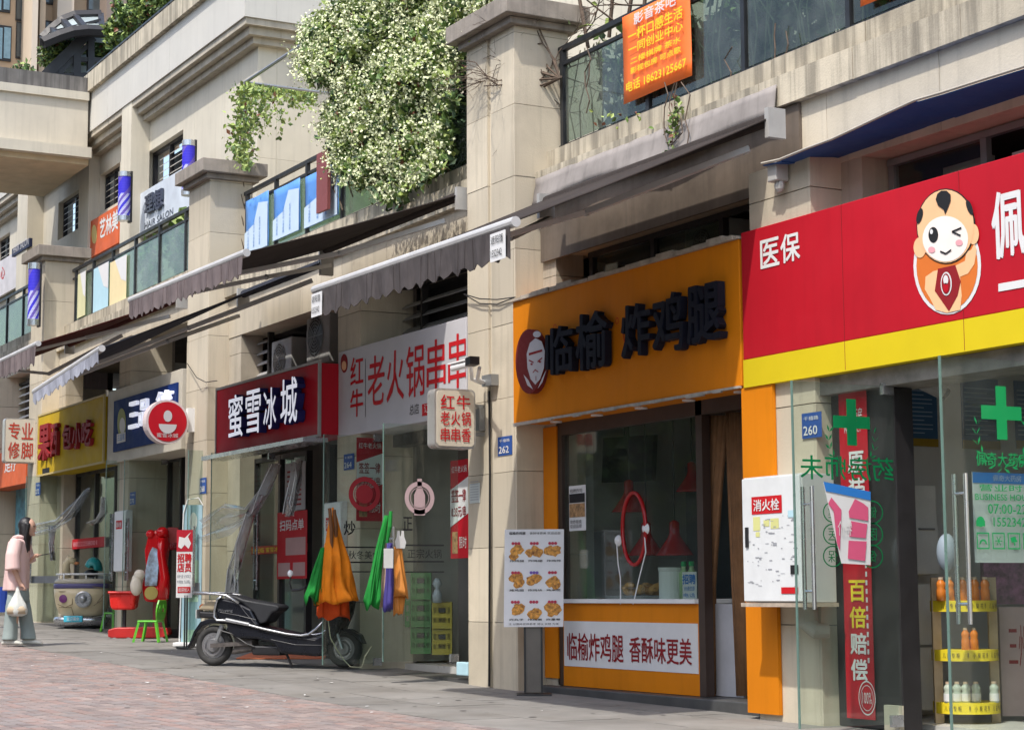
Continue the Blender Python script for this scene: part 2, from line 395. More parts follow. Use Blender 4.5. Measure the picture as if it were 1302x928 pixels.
for nm, x0, x1, dz, zbm in BAY:
    # ledge in two stepped courses of stone panels, beam under it
    for (yy, za, zb_) in ((8.85, 4.875, 5.085), (8.72, 4.63, 4.872)):
        x = x1
        while x > x0+.01:
            xa = max(x0, x-1.15)
            bld(xa+.004, x-.004, yy+random.uniform(0, .006), 9.3, za+dz, zb_+dz, 'ledge_panel', LEDGE); x = xa
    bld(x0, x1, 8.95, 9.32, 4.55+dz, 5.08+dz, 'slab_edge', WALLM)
    x = x1
    while x > x0+.01:
        xa = max(x0, x-1.25); bld(xa+.003, x-.003, 8.79, 9.2, zbm, 4.628+dz, 'beam_panel', STONE); x = xa
    if nm == 'R': bld(-15.3, -11.3, 8.76, 8.788, 4.0, 4.62, 'shaded_beam_tile', mat('brown_tile_shaded', (.13, .10, .075), .8, var=.25, scale=3, streak=.4)); bld(-10.86, -10.62, 8.8, 9.1, 2.5, 4.1, 'stone_panel', WALLM)  # brown beam tile, darkened in colour for the shade under the near awning
    # dark band over the signs
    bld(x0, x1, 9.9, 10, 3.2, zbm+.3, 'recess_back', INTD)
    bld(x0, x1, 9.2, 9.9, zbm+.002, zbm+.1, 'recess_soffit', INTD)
    if nm == 'R': bld(x0, x1, 9.03, 9.1, 5.086, 5.14, 'soil_strip', mat('soil_debris', (.05, .035, .028), .95, var=.6, scale=40, bump=.6))
    # terrace, rail
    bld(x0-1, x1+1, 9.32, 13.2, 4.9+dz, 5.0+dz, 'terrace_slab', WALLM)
    rb, rt = 5.13+dz, 6.1+dz-(.03 if nm != 'R' else 0)
    n = {'R': 8, 'M': 6, 'L': 6, 'LL': 6}[nm]; xs_ = [x1-.05-(x1-x0-.1)*i/n for i in range(n+1)]
    if nm == 'R': xs_ = [-15.25, -13.75, -12.3, -10.95, -9.6, -8.2, -6.9][::-1]
    if nm == 'L': xs_ = [-31.95, -30.9, -29.8, -28.6, -27.4, -26.2, -24.75][::-1]
    if nm == 'M': xs_ = [-23.7, -22.65, -21.6, -20.5, -19.3, -18.1, -16.4][::-1]
    rail = MB().bar((x0+.02, 9.0, rt), (x1-.02, 9.0, rt), .05, .05).bar((x0+.02, 9.0, rt-.15), (x1-.02, 9.0, rt-.15), .035, .035).bar((x0+.02, 9.0, rb+.0), (x1-.02, 9.0, rb+.0), .04, .05).build('railing', RAILM, B)
    for xx in xs_: MB().box(xx-.025, xx+.025, 8.975, 9.025, 5.085+dz, rt).build('post', RAILM, rail)
    for a, b in zip(xs_[:-1], xs_[1:]): MB().box(b+.045, a-.045, 8.996, 9.004, rb+.04, rt-.17).build('glass_panel', GLs[nm], rail)
    # rooms behind the shop fronts
    zf = gz((x0+x1)/2)+.02
    bld(x0-.5, x1+.5, 12.5, 12.6, zf-.3, 4.9+dz, 'interior_wall', INT)
    bld(x0-.6, x1+.6, 9.05, 12.5, zf-.2, zf, 'interior_floor', mat('shop_floor_tile', (.55, .54, .51), .35, var=.1))
    bld(x0-.4, x1+.4, 9.12, 12.5, 3.15+dz, 3.25+dz, 'interior_ceiling', INT)
for xx, dz in ((-7.0, 0), (-11.25, 0), (-15.8, 0), (-19.2, .1), (-24.2, .2), (-27.5, .4), (-32.6, .5), (-36.1, .5)):
    bld(xx-.05, xx+.05, 9.12, 12.5, -.2, 4.0+dz, 'interior_wall', INTG if xx > -12 else INT)
# louvred windows over the signs: window > slat
SLATM = mat('louvre_metal', (.30, .29, .28), .5, var=.2)
def louvre(x0, x1, z0, z1, y, pitch=.14, name='window', mull=2, slm=None, tilt=.05, parent=None, open_left=0):
    f = MB()
    t = .05
    f.box(x0, x1, y, y+.08, z1-t, z1).box(x0, x1, y, y+.08, z0, z0+t).box(x0, x0+t, y, y+.08, z0+t, z1-t).box(x1-t, x1, y, y+.08, z0+t, z1-t)
    for i in range(1, mull):
        xm = x0+(x1-x0)*i/mull; f.box(xm-.02, xm+.02, y-.01, y+.07, z0+t, z1-t)
    f.box(x0+t, x1-t, y+.35, y+.38, z0, z1)
    fr = f.build(name, [DARKM], parent or B)
    z = z0+.1; first = None
    while z < z1-.08:
        a, b = x0+t+open_left, x1-t
        if first is None:
            s_ = MB(); s_.hexa([(a, y-.005, z-tilt), (b, y-.005, z-tilt), (b, y+.06, z), (a, y+.06, z), (a, y-.005, z-tilt+.012), (b, y-.005, z-tilt+.012), (b, y+.06, z+.012), (a, y+.06, z+.012)])
            first = s_.build('slat', slm or SLATM, fr); z00 = z
        else:
            c = first.copy(); COL.objects.link(c); c.location = (0, 0, z-z00)
        z += pitch
    return fr
louvre(A(458, 400, 9)[0], -16.78, 3.72, 4.32, 9.02, mull=2)
louvre(A(302, 430, 9)[0], A(340, 430, 9)[0], 3.7, 4.42, 9.02, mull=1)
louvre(A(20, 530, 9)[0], A(40, 500, 9)[0], 3.6, 4.9, 9.02, mull=1, slm=WHITE)
# right dark window over the pharmacy sign
f = MB()
f.box(-10.6, -6, 9.02, 9.07, 4.0, 4.05).box(-10.6, -6, 9.02, 9.07, 3.4, 3.44)
for xx in (-10.57, -9.6, -8.6): f.box(xx-.03, xx+.03, 9.03, 9.08, 3.44, 4.0)
wr = f.build('window', GREYM, B)
MB().box(-10.53, -9.65, 9.045, 9.05, 3.45, 3.99).build('pane', GLASS, wr)
MB().box(-10.2, -9.72, 9.2, 9.25, 3.45, 3.93).build('shutter', mat('grey_shutter', (.30, .30, .28), .6), wr)
MB().box(-9.45, -9.0, 9.15, 9.3, 3.45, 3.88).build('panel', WHITE, wr)
MB().bar((-9.05, 8.98, 3.7), (-8.85, 8.99, 4.0), .025).build('stay', GREYM, wr)
f = MB().box(-14.9, -11.75, 9.04, 9.09, 4.0, 4.05)
for xx in (-14.85, -13.8, -12.75, -11.8): f.box(xx-.03, xx+.03, 9.04, 9.1, 3.6, 4.0)
wo = f.build('window', DARKM, B); MB().box(-14.8, -12.8, 9.07, 9.075, 3.5, 4.0).build('pane', GLASSD, wo)
# ---------- air conditioners in the recesses
def aircon(x0, z0, w_, h, y, label):
    t = thing('air_conditioner', label, 'air conditioner', (x0, y, z0), 'air conditioners behind the shop signs')
    MB().box(x0, x0+w_, y, y+.32, z0, z0+h).build('casing', mat('aircon_casing', (.42, .42, .40), .6, var=.15, dirt=.4), t, bevel=.012)
    c = (x0+w_*.4, y-.012, z0+h*.5); R = min(w_*.36, h*.42)
    g = MB()
    for r in np.linspace(.2, 1, 6): ringd(g, c, FR, 0, 0, R*r-.006, R*r+.004, .004, 24)
    for k in range(8): g.bar((c[0], c[1]-.004, c[2]), (c[0]+R*math.cos(k*.785), c[1]-.004, c[2]+R*math.sin(k*.785)), .006)
    g.build('fan_grille', GREYM, t)
    f = MB(); disc(f, (c[0], y-.003, c[2]), FR, 0, 0, R*.95); f.build('fan_opening', DARKM, t)
    return t
a = A(345, 470, 9.0); aircon(a.x, 3.62, .68, .52, 9.0, 'grey air conditioner low beside the louvre above the red and white sign')
a = A(385, 440, 9.0); aircon(a.x, 3.70, .72, .72, 9.05, 'taller air conditioner at the right end above the red and white sign')
a = A(868, 300, 9.1); aircon(a.x, 3.66, .66, .36, 9.12, 'air conditioner in the dark gap above the orange sign')
# ================================================================== UPPER STOREY, set back
YU, YPa = 9.9, 9.55
XC = -25.7
def up(x0, x1, y0, y1, z0, z1, name, m=STONEU): return bld(x0, x1, y0, y1, z0, z1, name, m)
wins = [(-30.94, -29.05, 7.74, 8.46), (-33.72, -32.5, 7.9, 8.62), (-36.55, -34.72, 7.86, 8.62), (-39.7, -38.5, 7.9, 8.7), (-41.6, -40.4, 7.9, 8.7)]
# wall as panels round the openings
edges = [XC]
for a, b, _, _ in wins: edges += [b, a]
edges.append(-60)
for i in range(0, len(edges)-1, 2):
    x = edges[i]
    while x > edges[i+1]+.01:
        xa = max(edges[i+1], x-1.4); up(xa+.003, x-.003, YU, YU+.3, 5.2, 7.3, 'wall_panel'); up(xa+.003, x-.003, YU, YU+.3, 7.303, 9.35, 'wall_panel'); x = xa
for a, b, z0, z1 in wins:
    up(a, b, YU, YU+.3, 5.2, z0, 'wall_panel'); up(a, b, YU, YU+.3, z1, 9.35, 'wall_panel')
    louvre(a+.01, b-.01, z0, z1, YU+.1, .115, mull=2, slm=mat('pale_slat', (.42, .40, .36), .5), open_left=.35 if a == -30.94 else 0)
for (x0, x1) in ((-31.35, -30.8), (-39.0+.55, -37.85+.2)):
    up(x0, x1, YPa+.02, YU, 5.2, 9.35, 'wall_pilaster')
up(-33.75, -34.4, YPa+.15, YU, 5.2, 9.2, 'wall_pilaster')
def around(y, xoff, z0, z1, nm, m):     # a band that runs along the front and turns the corner
    x = XC+xoff
    while x > -60:
        xa = max(x-3.4, -60); up(xa+.004, x-(.004 if x < XC+xoff-.01 else 0), y, y+.5, z0, z1, nm, m); x = xa
    bld(XC-.5+xoff, XC+xoff, y+.502, 22, z0, z1, nm, m)
WHP = mat('white_render', (.52, .50, .455), .75, var=.05, scale=1.2, streak=.12)
around(YPa, .35, 9.3, 10.02, 'parapet_panel', WHP)
around(YPa-.08, .43, 10.023, 10.36, 'parapet_coping', LEDGE)
CORN = mat('cornice_stone', (.42, .375, .30), .8, var=.15, scale=3, streak=.4, dirt=.2)
around(YPa+.03, .32, 9.2, 9.297, 'cornice', CORN); around(YPa+.12, .23, 9.08, 9.197, 'cornice', CORN); around(YPa+.22, .13, 8.98, 9.077, 'cornice', CORN)
x = XC
y = YU+.3
while y < 20:
    up(XC-.3, XC, y+.003, y+1.2, 4.9, 7.3, 'wall_panel'); up(XC-.3, XC, y+.003, y+1.2, 7.303, 9.35, 'wall_panel'); y += 1.203
y = 13.2; bld(XC, -4, y, y+.2, 4.9, 9.5, 'rear_wall', STONEU)
# thin drain pipe on the wall
# roof railing and bushes behind the parapet
f = MB(); f.bar((-34, 9.7, 10.62), (-25.4, 9.7, 10.62), .03)
x = -33.8
while x < -25.4: f.bar((x, 9.7, 10.36), (x, 9.7, 10.62), .025); x += .45
f.build('roof_railing', RAILM, B)
# footbridge joining from the left
XB = -33.19
BR = thing('footbridge', 'cream covered footbridge joining the upper storey at the left, dark coping on top', 'footbridge', (XB, 5, 9))
def brg(x0, x1, z0, z1, nm, m, y1=9.5):
    y = y1
    while y > -12:
        ya = y-2.4; MB().box(x0, x1, ya+.003, y-.003, z0, z1).build(nm, m, BR); y = ya
brg(XB-3, XB, 8.93, 9.85, 'bridge_panel', WALLM2 := mat('bridge_render', (.54, .49, .40), .8, var=.08, scale=1.5, streak=.25))
brg(XB-3.05, XB+.06, 9.85, 10.0, 'bridge_moulding', STONEU)
brg(XB-3.05, XB+.03, 10.0, 10.28, 'bridge_coping', mat('grey_stained_coping', (.16, .15, .14), .85, var=.3, scale=2, streak=.8, dirt=.4))
brg(XB-3.05, XB+.28, 8.74, 8.93, 'bridge_ledge', STONEU)
brg(XB-3.0, XB+.1, 8.64, 8.74, 'bridge_soffit', mat('warm_soffit', (.55, .44, .29), .8))
# tower
TW = thing('apartment_tower', 'tall beige apartment tower with one wing coloured brown-grey for shade, rising behind the roof at the top left', 'building', (-90, 40, 0))
XT = -88
TB = mat('tower_beige', (.52, .38, .25), .8, var=.06, scale=.5); TBL = mat('tower_cream', (.62, .52, .41), .8, var=.05, scale=.5); TBR = mat('tower_shade_brown', (.24, .185, .15), .8, var=.1, scale=.5)
def tw(px0, px1, dx, nm, m, py0=-250, py1=140, d=2.0, parent=None):
    a, b = AX(px0, py1, XT+dx), AX(px1, py0, XT+dx); return MB().box(XT+dx-d, XT+dx, a.y, b.y, a.z, b.z).build(nm, m, parent or TW)
tw(-200, 235, -1.5, 'wall', TB, d=8)
tw(38, 55, .6, 'column', TBL); tw(55, 57.5, .3, 'column', TB); tw(70, 100, -.6, 'wall_bay', TBL); tw(-60, -20, .5, 'column', TBL)
tw(110, 135, -1.1, 'wall_bay', mat('tower_grey', (.30, .26, .24), .8)); tw(133, 240, .2, 'shaded_wing', TBR, d=6)  # right wing: the shade of that face is put into its brown-grey colour
GW = mat('window_glass_dark', (.06, .075, .08), .1, spec=.8, var=.2); GWB = mat('window_glass_blue', (.25, .40, .46), .15, spec=.8, var=.2)
for (q0, q1, r0, r1, m) in ((-8, 15, 34, 76, GWB), (20, 32, -60, 26, GW), (20, 32, 29, 74, GW), (57, 71, -40, 5, GW), (57, 71, 28, 68, GW), (-8, 15, -60, 14, GWB), (112, 130, -40, 14, GW), (112, 130, 28, 60, GW), (57, 71, 76, 120, GW)):
    fw = tw(q0, q1, -1.42+(.4 if q0 == 112 else 0), 'window', DARKM, r0, r1, .2)
    tw(q0+1, q1-1 if q1-q0 < 20 else (q0+q1)/2, -1.39+(.4 if q0 == 112 else 0), 'pane', m, r0+2, r1-2, .1, fw)
    if q1-q0 >= 20: tw((q0+q1)/2+1, q1-1, -1.39, 'pane', m, r0+2, r1-2, .1, fw)
# steel and glass lean-to on the roof
SH = thing('roof_shelter', 'dark steel and glass lean-to with a curved canopy on the roof', 'roof shelter', (-38, 12, 10.4))
def s3(px, py, X): return AX(px, py, X)
XS = -39.0
f = MB()
pts = [(57, 96), (113, 40), (150, 42), (150, 55)]
f.bar(s3(57, 97, XS), s3(113, 42, XS), .22); f.bar(s3(113, 42, XS), s3(152, 44, XS), .16); f.bar(s3(64, 104, XS), s3(120, 50, XS), .1)
f.bar(s3(115, 42, XS), s3(115, 108, XS), .14); f.bar(s3(97, 60, XS), s3(97, 108, XS), .16); f.bar(s3(60, 97, XS), s3(118, 97, XS), .12)
f.bar(s3(100, 76, XS), s3(150, 78, XS), .1); f.bar(s3(113, 42, XS-4), s3(152, 44, XS-4), .16)
f.build('frame', mat('shelter_steel', (.022, .02, .021), .5), SH)
f = MB()
for (a, b, c, d) in (((118, 48), (150, 50), (150, 56), (118, 54)), ((100, 70), (116, 70), (116, 80), (100, 79)), ((84, 84), (114, 84), (114, 93), (80, 92))):
    f.quad(s3(*a, XS-.3), s3(*b, XS-.3), s3(*c, XS-.3), s3(*d, XS-.3))
f.build('glass', mat('shelter_glass', (.35, .40, .40), .2), SH)
f = MB()
c0 = [(54, 50), (66, 38), (80, 27), (95, 21), (128, 20)]; c1 = [(54, 55), (76, 46), (92, 41), (110, 39), (130, 40)]
for q, thick in ((c0, .13), (c1, .13)): f.tube([s3(*p, XS+.6 if q is c1 else XS-.6) for p in q], thick, 6)
for p, q in zip(c0, c1): f.bar(s3(*p, XS-.6), s3(*q, XS+.6), .12)
for xx in (.3, .6): f.bar(s3(c0[1][0]*(1-xx)+c1[1][0]*xx, c0[1][1]*(1-xx)+c1[1][1]*xx, XS), s3(c0[4][0], c0[4][1]*(1-xx)+c1[4][1]*xx, XS), .06)
f.build('canopy', mat('shelter_steel', (.022, .02, .021), .5), SH)
f = MB()
for p, q, p2, q2 in zip(c0[:-1], c1[:-1], c0[1:], c1[1:]): f.quad(s3(*p, XS-.6), s3(*q, XS+.6), s3(*q2, XS+.6), s3(*p2, XS-.6))
f.build('canopy_glass', mat('shelter_glass', (.35, .40, .40), .2), SH)
# ---------- leafy things
def leaves(name, pts, size, cols, asp=1.6, parent=None, seed=1, droop=0):
    """pts: Nx3; one small folded leaf at each"""
    rs = np.random.RandomState(seed); n = len(pts); a = rs.normal(size=(n, 3)); a[:, 2] -= droop; a /= np.linalg.norm(a, axis=1)[:, None]
    b = np.cross(a, rs.normal(size=(n, 3))); b /= np.linalg.norm(b, axis=1)[:, None]
    s_ = size*(.6+.8*rs.rand(n))[:, None]; L = a*s_*asp/2; W_ = b*s_/2; nn = np.cross(a, b)*s_*.18
    V = np.stack([pts-L, pts+W_+nn, pts+L, pts-W_+nn], 1).reshape(-1, 3)
    me = bpy.data.meshes.new(name); F = np.arange(n*4).reshape(-1, 4)
    me.from_pydata(V.tolist(), [], np.concatenate([F[:, [0, 1, 2]], F[:, [0, 2, 3]]]).tolist())
    idx = rs.choice(len(cols), n, p=[c[1] for c in cols])
    for c in cols: me.materials.append(c[0])
    me.polygons.foreach_set('material_index', np.concatenate([idx, idx]).astype(np.int32))
    o = bpy.data.objects.new(name, me); COL.objects.link(o)
    if parent: o.parent = parent; me.transform(Matrix.Translation(-ORI[parent.name]))
    return o
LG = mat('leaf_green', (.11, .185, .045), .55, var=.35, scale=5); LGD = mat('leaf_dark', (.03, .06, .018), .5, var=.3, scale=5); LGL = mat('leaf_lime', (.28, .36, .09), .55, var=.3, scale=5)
LFW = mat('cream_flower', (.70, .73, .46), .7, var=.12, scale=9); LRD = mat('leaf_reddish', (.16, .06, .03), .55, var=.3)
WOOD = mat('twig_bark', (.10, .07, .05), .9, var=.3, scale=20)
def inside(poly_, x, y):
    c = False; j = len(poly_)-1
    for i in range(len(poly_)):
        (xi, yi), (xj, yj) = poly_[i], poly_[j]
        if (yi > y) != (yj > y) and x < (xj-xi)*(y-yi)/(yj-yi)+xi: c = not c
        j = i
    return c
VP = [(383, 78), (384, 50), (400, 26), (428, 10), (440, -30), (640, -60), (640, 0), (606, 22), (590, 48), (594, 92), (582, 108), (576, 150), (574, 196), (566, 206), (552, 222), (526, 236), (508, 262), (494, 268), (490, 250), (476, 226), (462, 238), (436, 228), (425, 196), (418, 178), (410, 160), (424, 130), (428, 108), (398, 102), (376, 84)]
def vinepts(n, rs, jit, depth, clump=0):
    out = []
    while len(out) < n:
        x, y = rs.uniform(372, 642), rs.uniform(-60, 272)
        if not inside(VP, x+rs.normal()*jit, y+rs.normal()*jit): continue
        nz = noise.noise(Vector((x/22, y/22, 1.7)))
        if rs.rand() > .72+nz*.9: continue
        if clump and rs.rand() > .62+.9*noise.noise(Vector((x/13, y/13, 9.3))): continue
        yy = 8.85 + rs.uniform(-.35, .25)*depth + .22*noise.noise(Vector((x/40, y/40, 5)))
        out.append(A(x, y, yy))
    return np.array(out)
rs = np.random.RandomState(3)
VN = thing('flowering_vine', 'mass of flowering vine with cream blossoms tumbling over the balcony rail', 'vine', A(500, 230, 8.9))
ORI[VN.name] = Vector(VN.location)
P = vinepts(15000, rs, 5, 1.0); leaves('foliage', P, .062, [(LG, .45), (LGD, .2), (LGL, .32), (LRD, .03)], parent=VN, seed=4, droop=.5)
base = vinepts(3600, rs, 4, 1.0, 1); P = np.repeat(base, 10, 0)+rs.normal(size=(len(base)*10, 3))*.05; P[:, 1] -= .08
leaves('blossom', P, .031, [(LFW, .85), (LGL, .15)], asp=1.1, parent=VN, seed=5)
f = MB(); pp = [q for q in [(560, 190), (575, 120), (585, 60), (560, 10)]]
for k in range(16):
    x, y = rs.uniform(430, 575), rs.uniform(-20, 190); p0 = A(x, y, 8.95); pts = [p0]
    for j in range(5): p0 = p0+Vector((rs.normal()*.12, rs.normal()*.03, -.16)); pts.append(p0)
    f.tube(pts, .01, 5)
f.build('stem', WOOD, VN)
# dark inner growth seen through the gaps
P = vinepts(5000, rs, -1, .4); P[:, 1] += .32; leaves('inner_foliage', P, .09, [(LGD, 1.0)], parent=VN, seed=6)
def bush(name, label, cat, c, r, n, cols, size=.08, group=None, squash=1.0, stem=True):
    t = thing(name, label, cat, (c[0], c[1], c[2]-r*squash), group); rs = np.random.RandomState(int(abs(c[0]*31))); P = rs.normal(size=(n, 3))
    P /= np.linalg.norm(P, axis=1)[:, None]; rad = rs.rand(n)**.4
    k = np.array([1+.45*noise.noise(Vector(p)*1.9+Vector((c[0], 0, 0))) for p in P]); P = P*(rad*k*r)[:, None]*np.array([1, 1, squash])+np.array(c)
    leaves('crown', P, size, cols, parent=t, seed=n)
    if stem:
        f = MB(); b = Vector((c[0], c[1], c[2]-r*squash))
        for j in range(5): f.tube([b, b+Vector((rs.normal()*.1*r, rs.normal()*.1*r, r*.6)), b+Vector((rs.normal()*.4*r, rs.normal()*.4*r, r*1.3*squash))], [.03*r+.01, .02*r+.006, .005], 5)
        f.build('trunk', WOOD, t)
    return t
YR = 10.3
for px, py, r, lb in ((166, 36, .5, 'round yellow-green bush on the roof beside the canopy'), (193, 10, .36, 'bush on the roof behind the railing near the top edge'), (150, 54, .3, 'small low shrub at the left foot of the roof bushes'), (135, 74, .5, 'dark shrub between the glass lean-to and the roof parapet'), (214, -6, .36, 'shrub showing over the parapet at the top edge of the picture'), (29, 92, .25, 'small weed growing from the bridge coping'), (80, 72, .5, 'yellow-green shrub under the steel canopy')):
    c = A(px, py, YR) if px > 40 else AX(px, py, XB-.5)
    if px in (135, 80, 150): c = AX(px, py, XS-.8)
    bush('roof_bush', lb, 'bush', c, r, 3000 if px != 29 else 150, [(LG, .45), (LGD, .25), (LGL, .25), (LRD, .05)], .07 if px != 29 else .06, 'bushes on the roof')
# ================================================================== SIGNS
def pxy(px, py, Y, pr=.003): p = A(px, py, Y); return Vector((p.x, Y-pr, p.z))
def ppoly(mb, pts, Y, pr): mb.quad(*[pxy(a, b, Y, pr) for a, b in pts]); return mb
def pell(mb, cx, cy, rx, ry, Y, pr, rot=0, n=32):
    c, s_ = math.cos(rot), math.sin(rot)
    return ppoly(mb, [(cx+rx*math.cos(t)*c-ry*math.sin(t)*s_, cy+rx*math.cos(t)*s_+ry*math.sin(t)*c) for t in [2*math.pi*k/n for k in range(n)]], Y, pr)
def pline(mb, pts, wd, Y, pr, shape=None):
    P = [pxy(a, b, Y, pr) for a, b in pts]
    for a, b in zip(P[:-1], P[1:]):
        d = (b-a).normalized(); s_ = Vector((-d.z, 0, d.x))*wd/2; mb.quad(a-s_, b-s_, b+s_, a+s_)
    return mb
def ptext(body, px0, pyb, px1, pyt, Y, m, parent, pr=.004, depth=0, bold=0, name='lettering'):
    o = A(px0, pyb, Y); x1 = A(px1, pyb, Y).x; h = A(px0, pyt, Y).z-o.z
    return text(body, (o.x, Y, o.z), FR, x1-o.x, h, m, parent, name, depth, bold, pr)
def pchars(body, px0, pyb, px1, pyt, Y, m, parent, gap=.12, depth=0, bold=0, side=None, pr=.004):
    o = A(px0, pyb, Y); x1 = A(px1, pyb, Y).x; h = A(px0, pyt, Y).z-o.z; n = len(body); w_ = (x1-o.x)/(n+(n-1)*gap)
    chars(body, (o.x, Y, o.z), FR, w_, h, w_*gap, m, parent, depth, bold, pr, side=side)
def sign(name, label, cat, x0, x1, z0, z1, yf, yb, m, group=None, face=None, trim=None):
    t = thing(name, label, cat, (x0, yb, z0), group)
    MB().box(x0, x1, yf, yb, z0, z1).build('sign_box', m, t, bevel=.006)
    if trim:
        MB().box(x0-.01, x1+.01, yf-.012, yf+.02, z1, z1+.03).box(x0-.01, x1+.01, yf-.012, yf+.02, z0-.03, z0).box(x0-.03, x0-.001, yf-.012, yf+.02, z0-.03, z1+.03).box(x1+.001, x1+.03, yf-.012, yf+.02, z0-.03, z1+.03).build('trim', trim, t)
    return t
SRED = mat('sign_red', (.44, .009, .020), .55, var=.10, scale=.9, streak=.12, spec=.2, bump=.05, bscale=6); SYEL = mat('sign_yellow', (.62, .48, .012), .6, spec=.2, var=.05, scale=2)
SORG = mat('sign_orange', (.64, .20, .006), .6, spec=.15, var=.10, scale=1.1, streak=.12, bump=.05, bscale=6); SWHT = mat('sign_white', (.52, .51, .53), .6, spec=.2, var=.05, scale=2, dirt=.06)
LETD = mat('letter_navy_black', (.008, .009, .018), .55, spec=.2, var=.2); LETW = litmat('lit_white_letter', (.85, .87, 1.0), .25); LETB = mat('letter_side_blue', (.02, .02, .12), .6, spec=.2)
# pharmacy
YS = 8.46
t = sign('pharmacy_sign', 'large red shop sign with white characters, a winking baby emblem and yellow lower band', 'shop sign', -11.67, -6.4, 2.655, 3.64, YS, 8.95, SRED)
MB().box(-11.67, -6.4, YS-.002, 8.95, 2.44, 2.653).build('yellow_band', SYEL, t)
for xx in (-10.45, -9.23, -8.01): MB().box(xx-.002, xx+.002, YS-.0035, YS, 2.45, 3.635).build('panel_joint', PDR, t)
pchars('医保', 968, 342, 1018, 307, YS, PW, t, .1, bold=.02)
pchars('佩奇大药房', 1264, 330, 1500, 247, YS, PW, t, .08, bold=.03)
b = MB(); ppoly(b, [(1270, 361), (1500, 320), (1500, 330), (1270, 371)], YS, .004); b.build('white_line', PW, t)
em = MB(); pell(em, 1205, 338, 43, 62, YS, .004); em = em.build('emblem', PW, t)
def E_(m, fn, nm='emblem_piece'): b = MB(); fn(b); b.build(nm, m, em)
SKN = FLAT('print_skin', (.80, .48, .26)); SKL = FLAT('print_pale_skin', (.82, .74, .68)); EOR = FLAT('print_brown_orange', (.62, .16, .03)); PNK = FLAT('print_pink', (.72, .35, .38))
E_(EOR, lambda b: pell(b, 1205, 338, 39, 57, YS, .006))
E_(SKN, lambda b: ppoly(b, [(1188, 345), (1178, 352), (1177, 368), (1184, 380), (1191, 394), (1205, 398), (1222, 394), (1224, 376), (1222, 352), (1232, 348), (1240, 336), (1243, 318), (1240, 310), (1236, 318), (1230, 320), (1228, 332), (1216, 338)], YS, .008))
E_(PDR, lambda b: ppoly(b, [(1194, 342), (1216, 337), (1223, 358), (1219, 376), (1208, 396), (1190, 370)], YS, .010))
E_(SKN, lambda b: (pell(b, 1171, 315, 8, 13, YS, .010), pell(b, 1239, 298, 7, 13, YS, .010)))
E_(PK, lambda b: pell(b, 1204, 288, 37.5, 48, YS, .009))
E_(SKN, lambda b: pell(b, 1204, 288, 36, 46.5, YS, .012))
E_(SKL, lambda b: pell(b, 1204, 304, 29, 29, YS, .014))
E_(PK, lambda b: (pell(b, 1171.5, 275, 3.6, 10, YS, .016, .25), pell(b, 1235, 264, 3.4, 10, YS, .016, -.35), ppoly(b, [(1204, 273), (1202, 267), (1195, 262), (1192, 254), (1194, 247), (1199, 243), (1206, 243), (1211, 248), (1211, 256), (1208, 264)], YS, .016), pell(b, 1189, 299, 6.2, 10, YS, .016), pline(b, [(1225, 290), (1213, 295), (1224, 300)], .012, YS, .018), pline(b, [(1198, 320), (1205, 323), (1212, 318)], .012, YS, .018)), 'hair')
E_(PW, lambda b: (pell(b, 1187, 295, 2, 3.2, YS, .019), pell(b, 1205, 361, 7, 15, YS, .013)))
E_(PDR, lambda b: pell(b, 1205, 361, 5.6, 13, YS, .015)); E_(PW, lambda b: pell(b, 1205, 356, 3.2, 6, YS, .017)); E_(SRED, lambda b: pell(b, 1205, 366, 3.2, 6, YS, .017))
E_(PNK, lambda b: (pell(b, 1187, 318, 4.5, 4, YS, .017), pell(b, 1222, 309, 4.5, 4, YS, .017)))
bld(-10.86, -6.4, 8.55, 8.9, 2.31, 2.437, 'door_head', mat('worn_metal', (.25, .235, .21), .5, metal=.3, var=.35, scale=6, dirt=.5))
# orange
t = sign('fried_chicken_sign', 'orange shop sign with thick black characters and an oval man\'s face badge', 'shop sign', -15.31, -11.70, 2.46, 3.60, YS, 8.98, SORG)
b = MB(); x = -15.32
rs = np.random.RandomState(2)
while x < -11.7:
    xn = min(x+rs.uniform(.12, .3), -11.69); h = rs.uniform(.02, .055); b.box(x, xn, YS-.02-rs.uniform(0, .02), YS+.1, 3.60, 3.60+h); x = xn+.001
b.build('peeling_top_trim', mat('peeling_plaster', (.36, .31, .25), .9, var=.3, scale=12, bump=.5), t)
b = MB(); x = -15.3
while x < -11.72:
    xn = min(x+rs.uniform(.1, .35), -11.71); b.box(x, xn, YS-.015, YS+.01, 2.46-rs.uniform(.012, .03), 2.462); x = xn+.001
b.build('peeling_bottom_trim', mat('peeling_foil', (.45, .42, .38), .5, metal=.3, var=.3, scale=12), t)
for i in range(5): MB().lathe((-14.9+i*.72, 8.68, 2.458), [(.001, 0), (.055, 0), (.055, -.012), (.001, -.013)], 16).build('downlight', WHITE, t)
for ch, x0, y0, x1, y1 in (('临', 705, 478, 739, 420), ('榆', 744, 472, 783, 403), ('炸', 802, 456, 838, 392), ('鸡', 842, 451, 880, 379), ('腿', 886, 439, 928, 368)):
    o = A(x0, y0, YS); b = MB(); letter(b, ch, (o.x, YS, o.z), FR, A(x1, y0, YS).x-o.x, A(x0, y1, YS).z-o.z, .07, .022, .02)
    b.build('character', LETD, t)
for (cx, cy) in ((706, 416), (785, 408)):
    b = MB(); c = pxy(cx, cy, YS); ringd(b, (c.x, YS, c.z), FR, 0, 0, .022, .028, .004, 16); b.build('mark', PR, t)
b = MB(); c = pxy(797, 420, YS); ringd(b, (c.x, YS, c.z), FR, 0, 0, .05, .058, .004, 20, 2.0); b.build('seal', PR, t); ptext('中华', 794, 432, 800, 408, YS, PR, t)
fx = [(682, 460)]
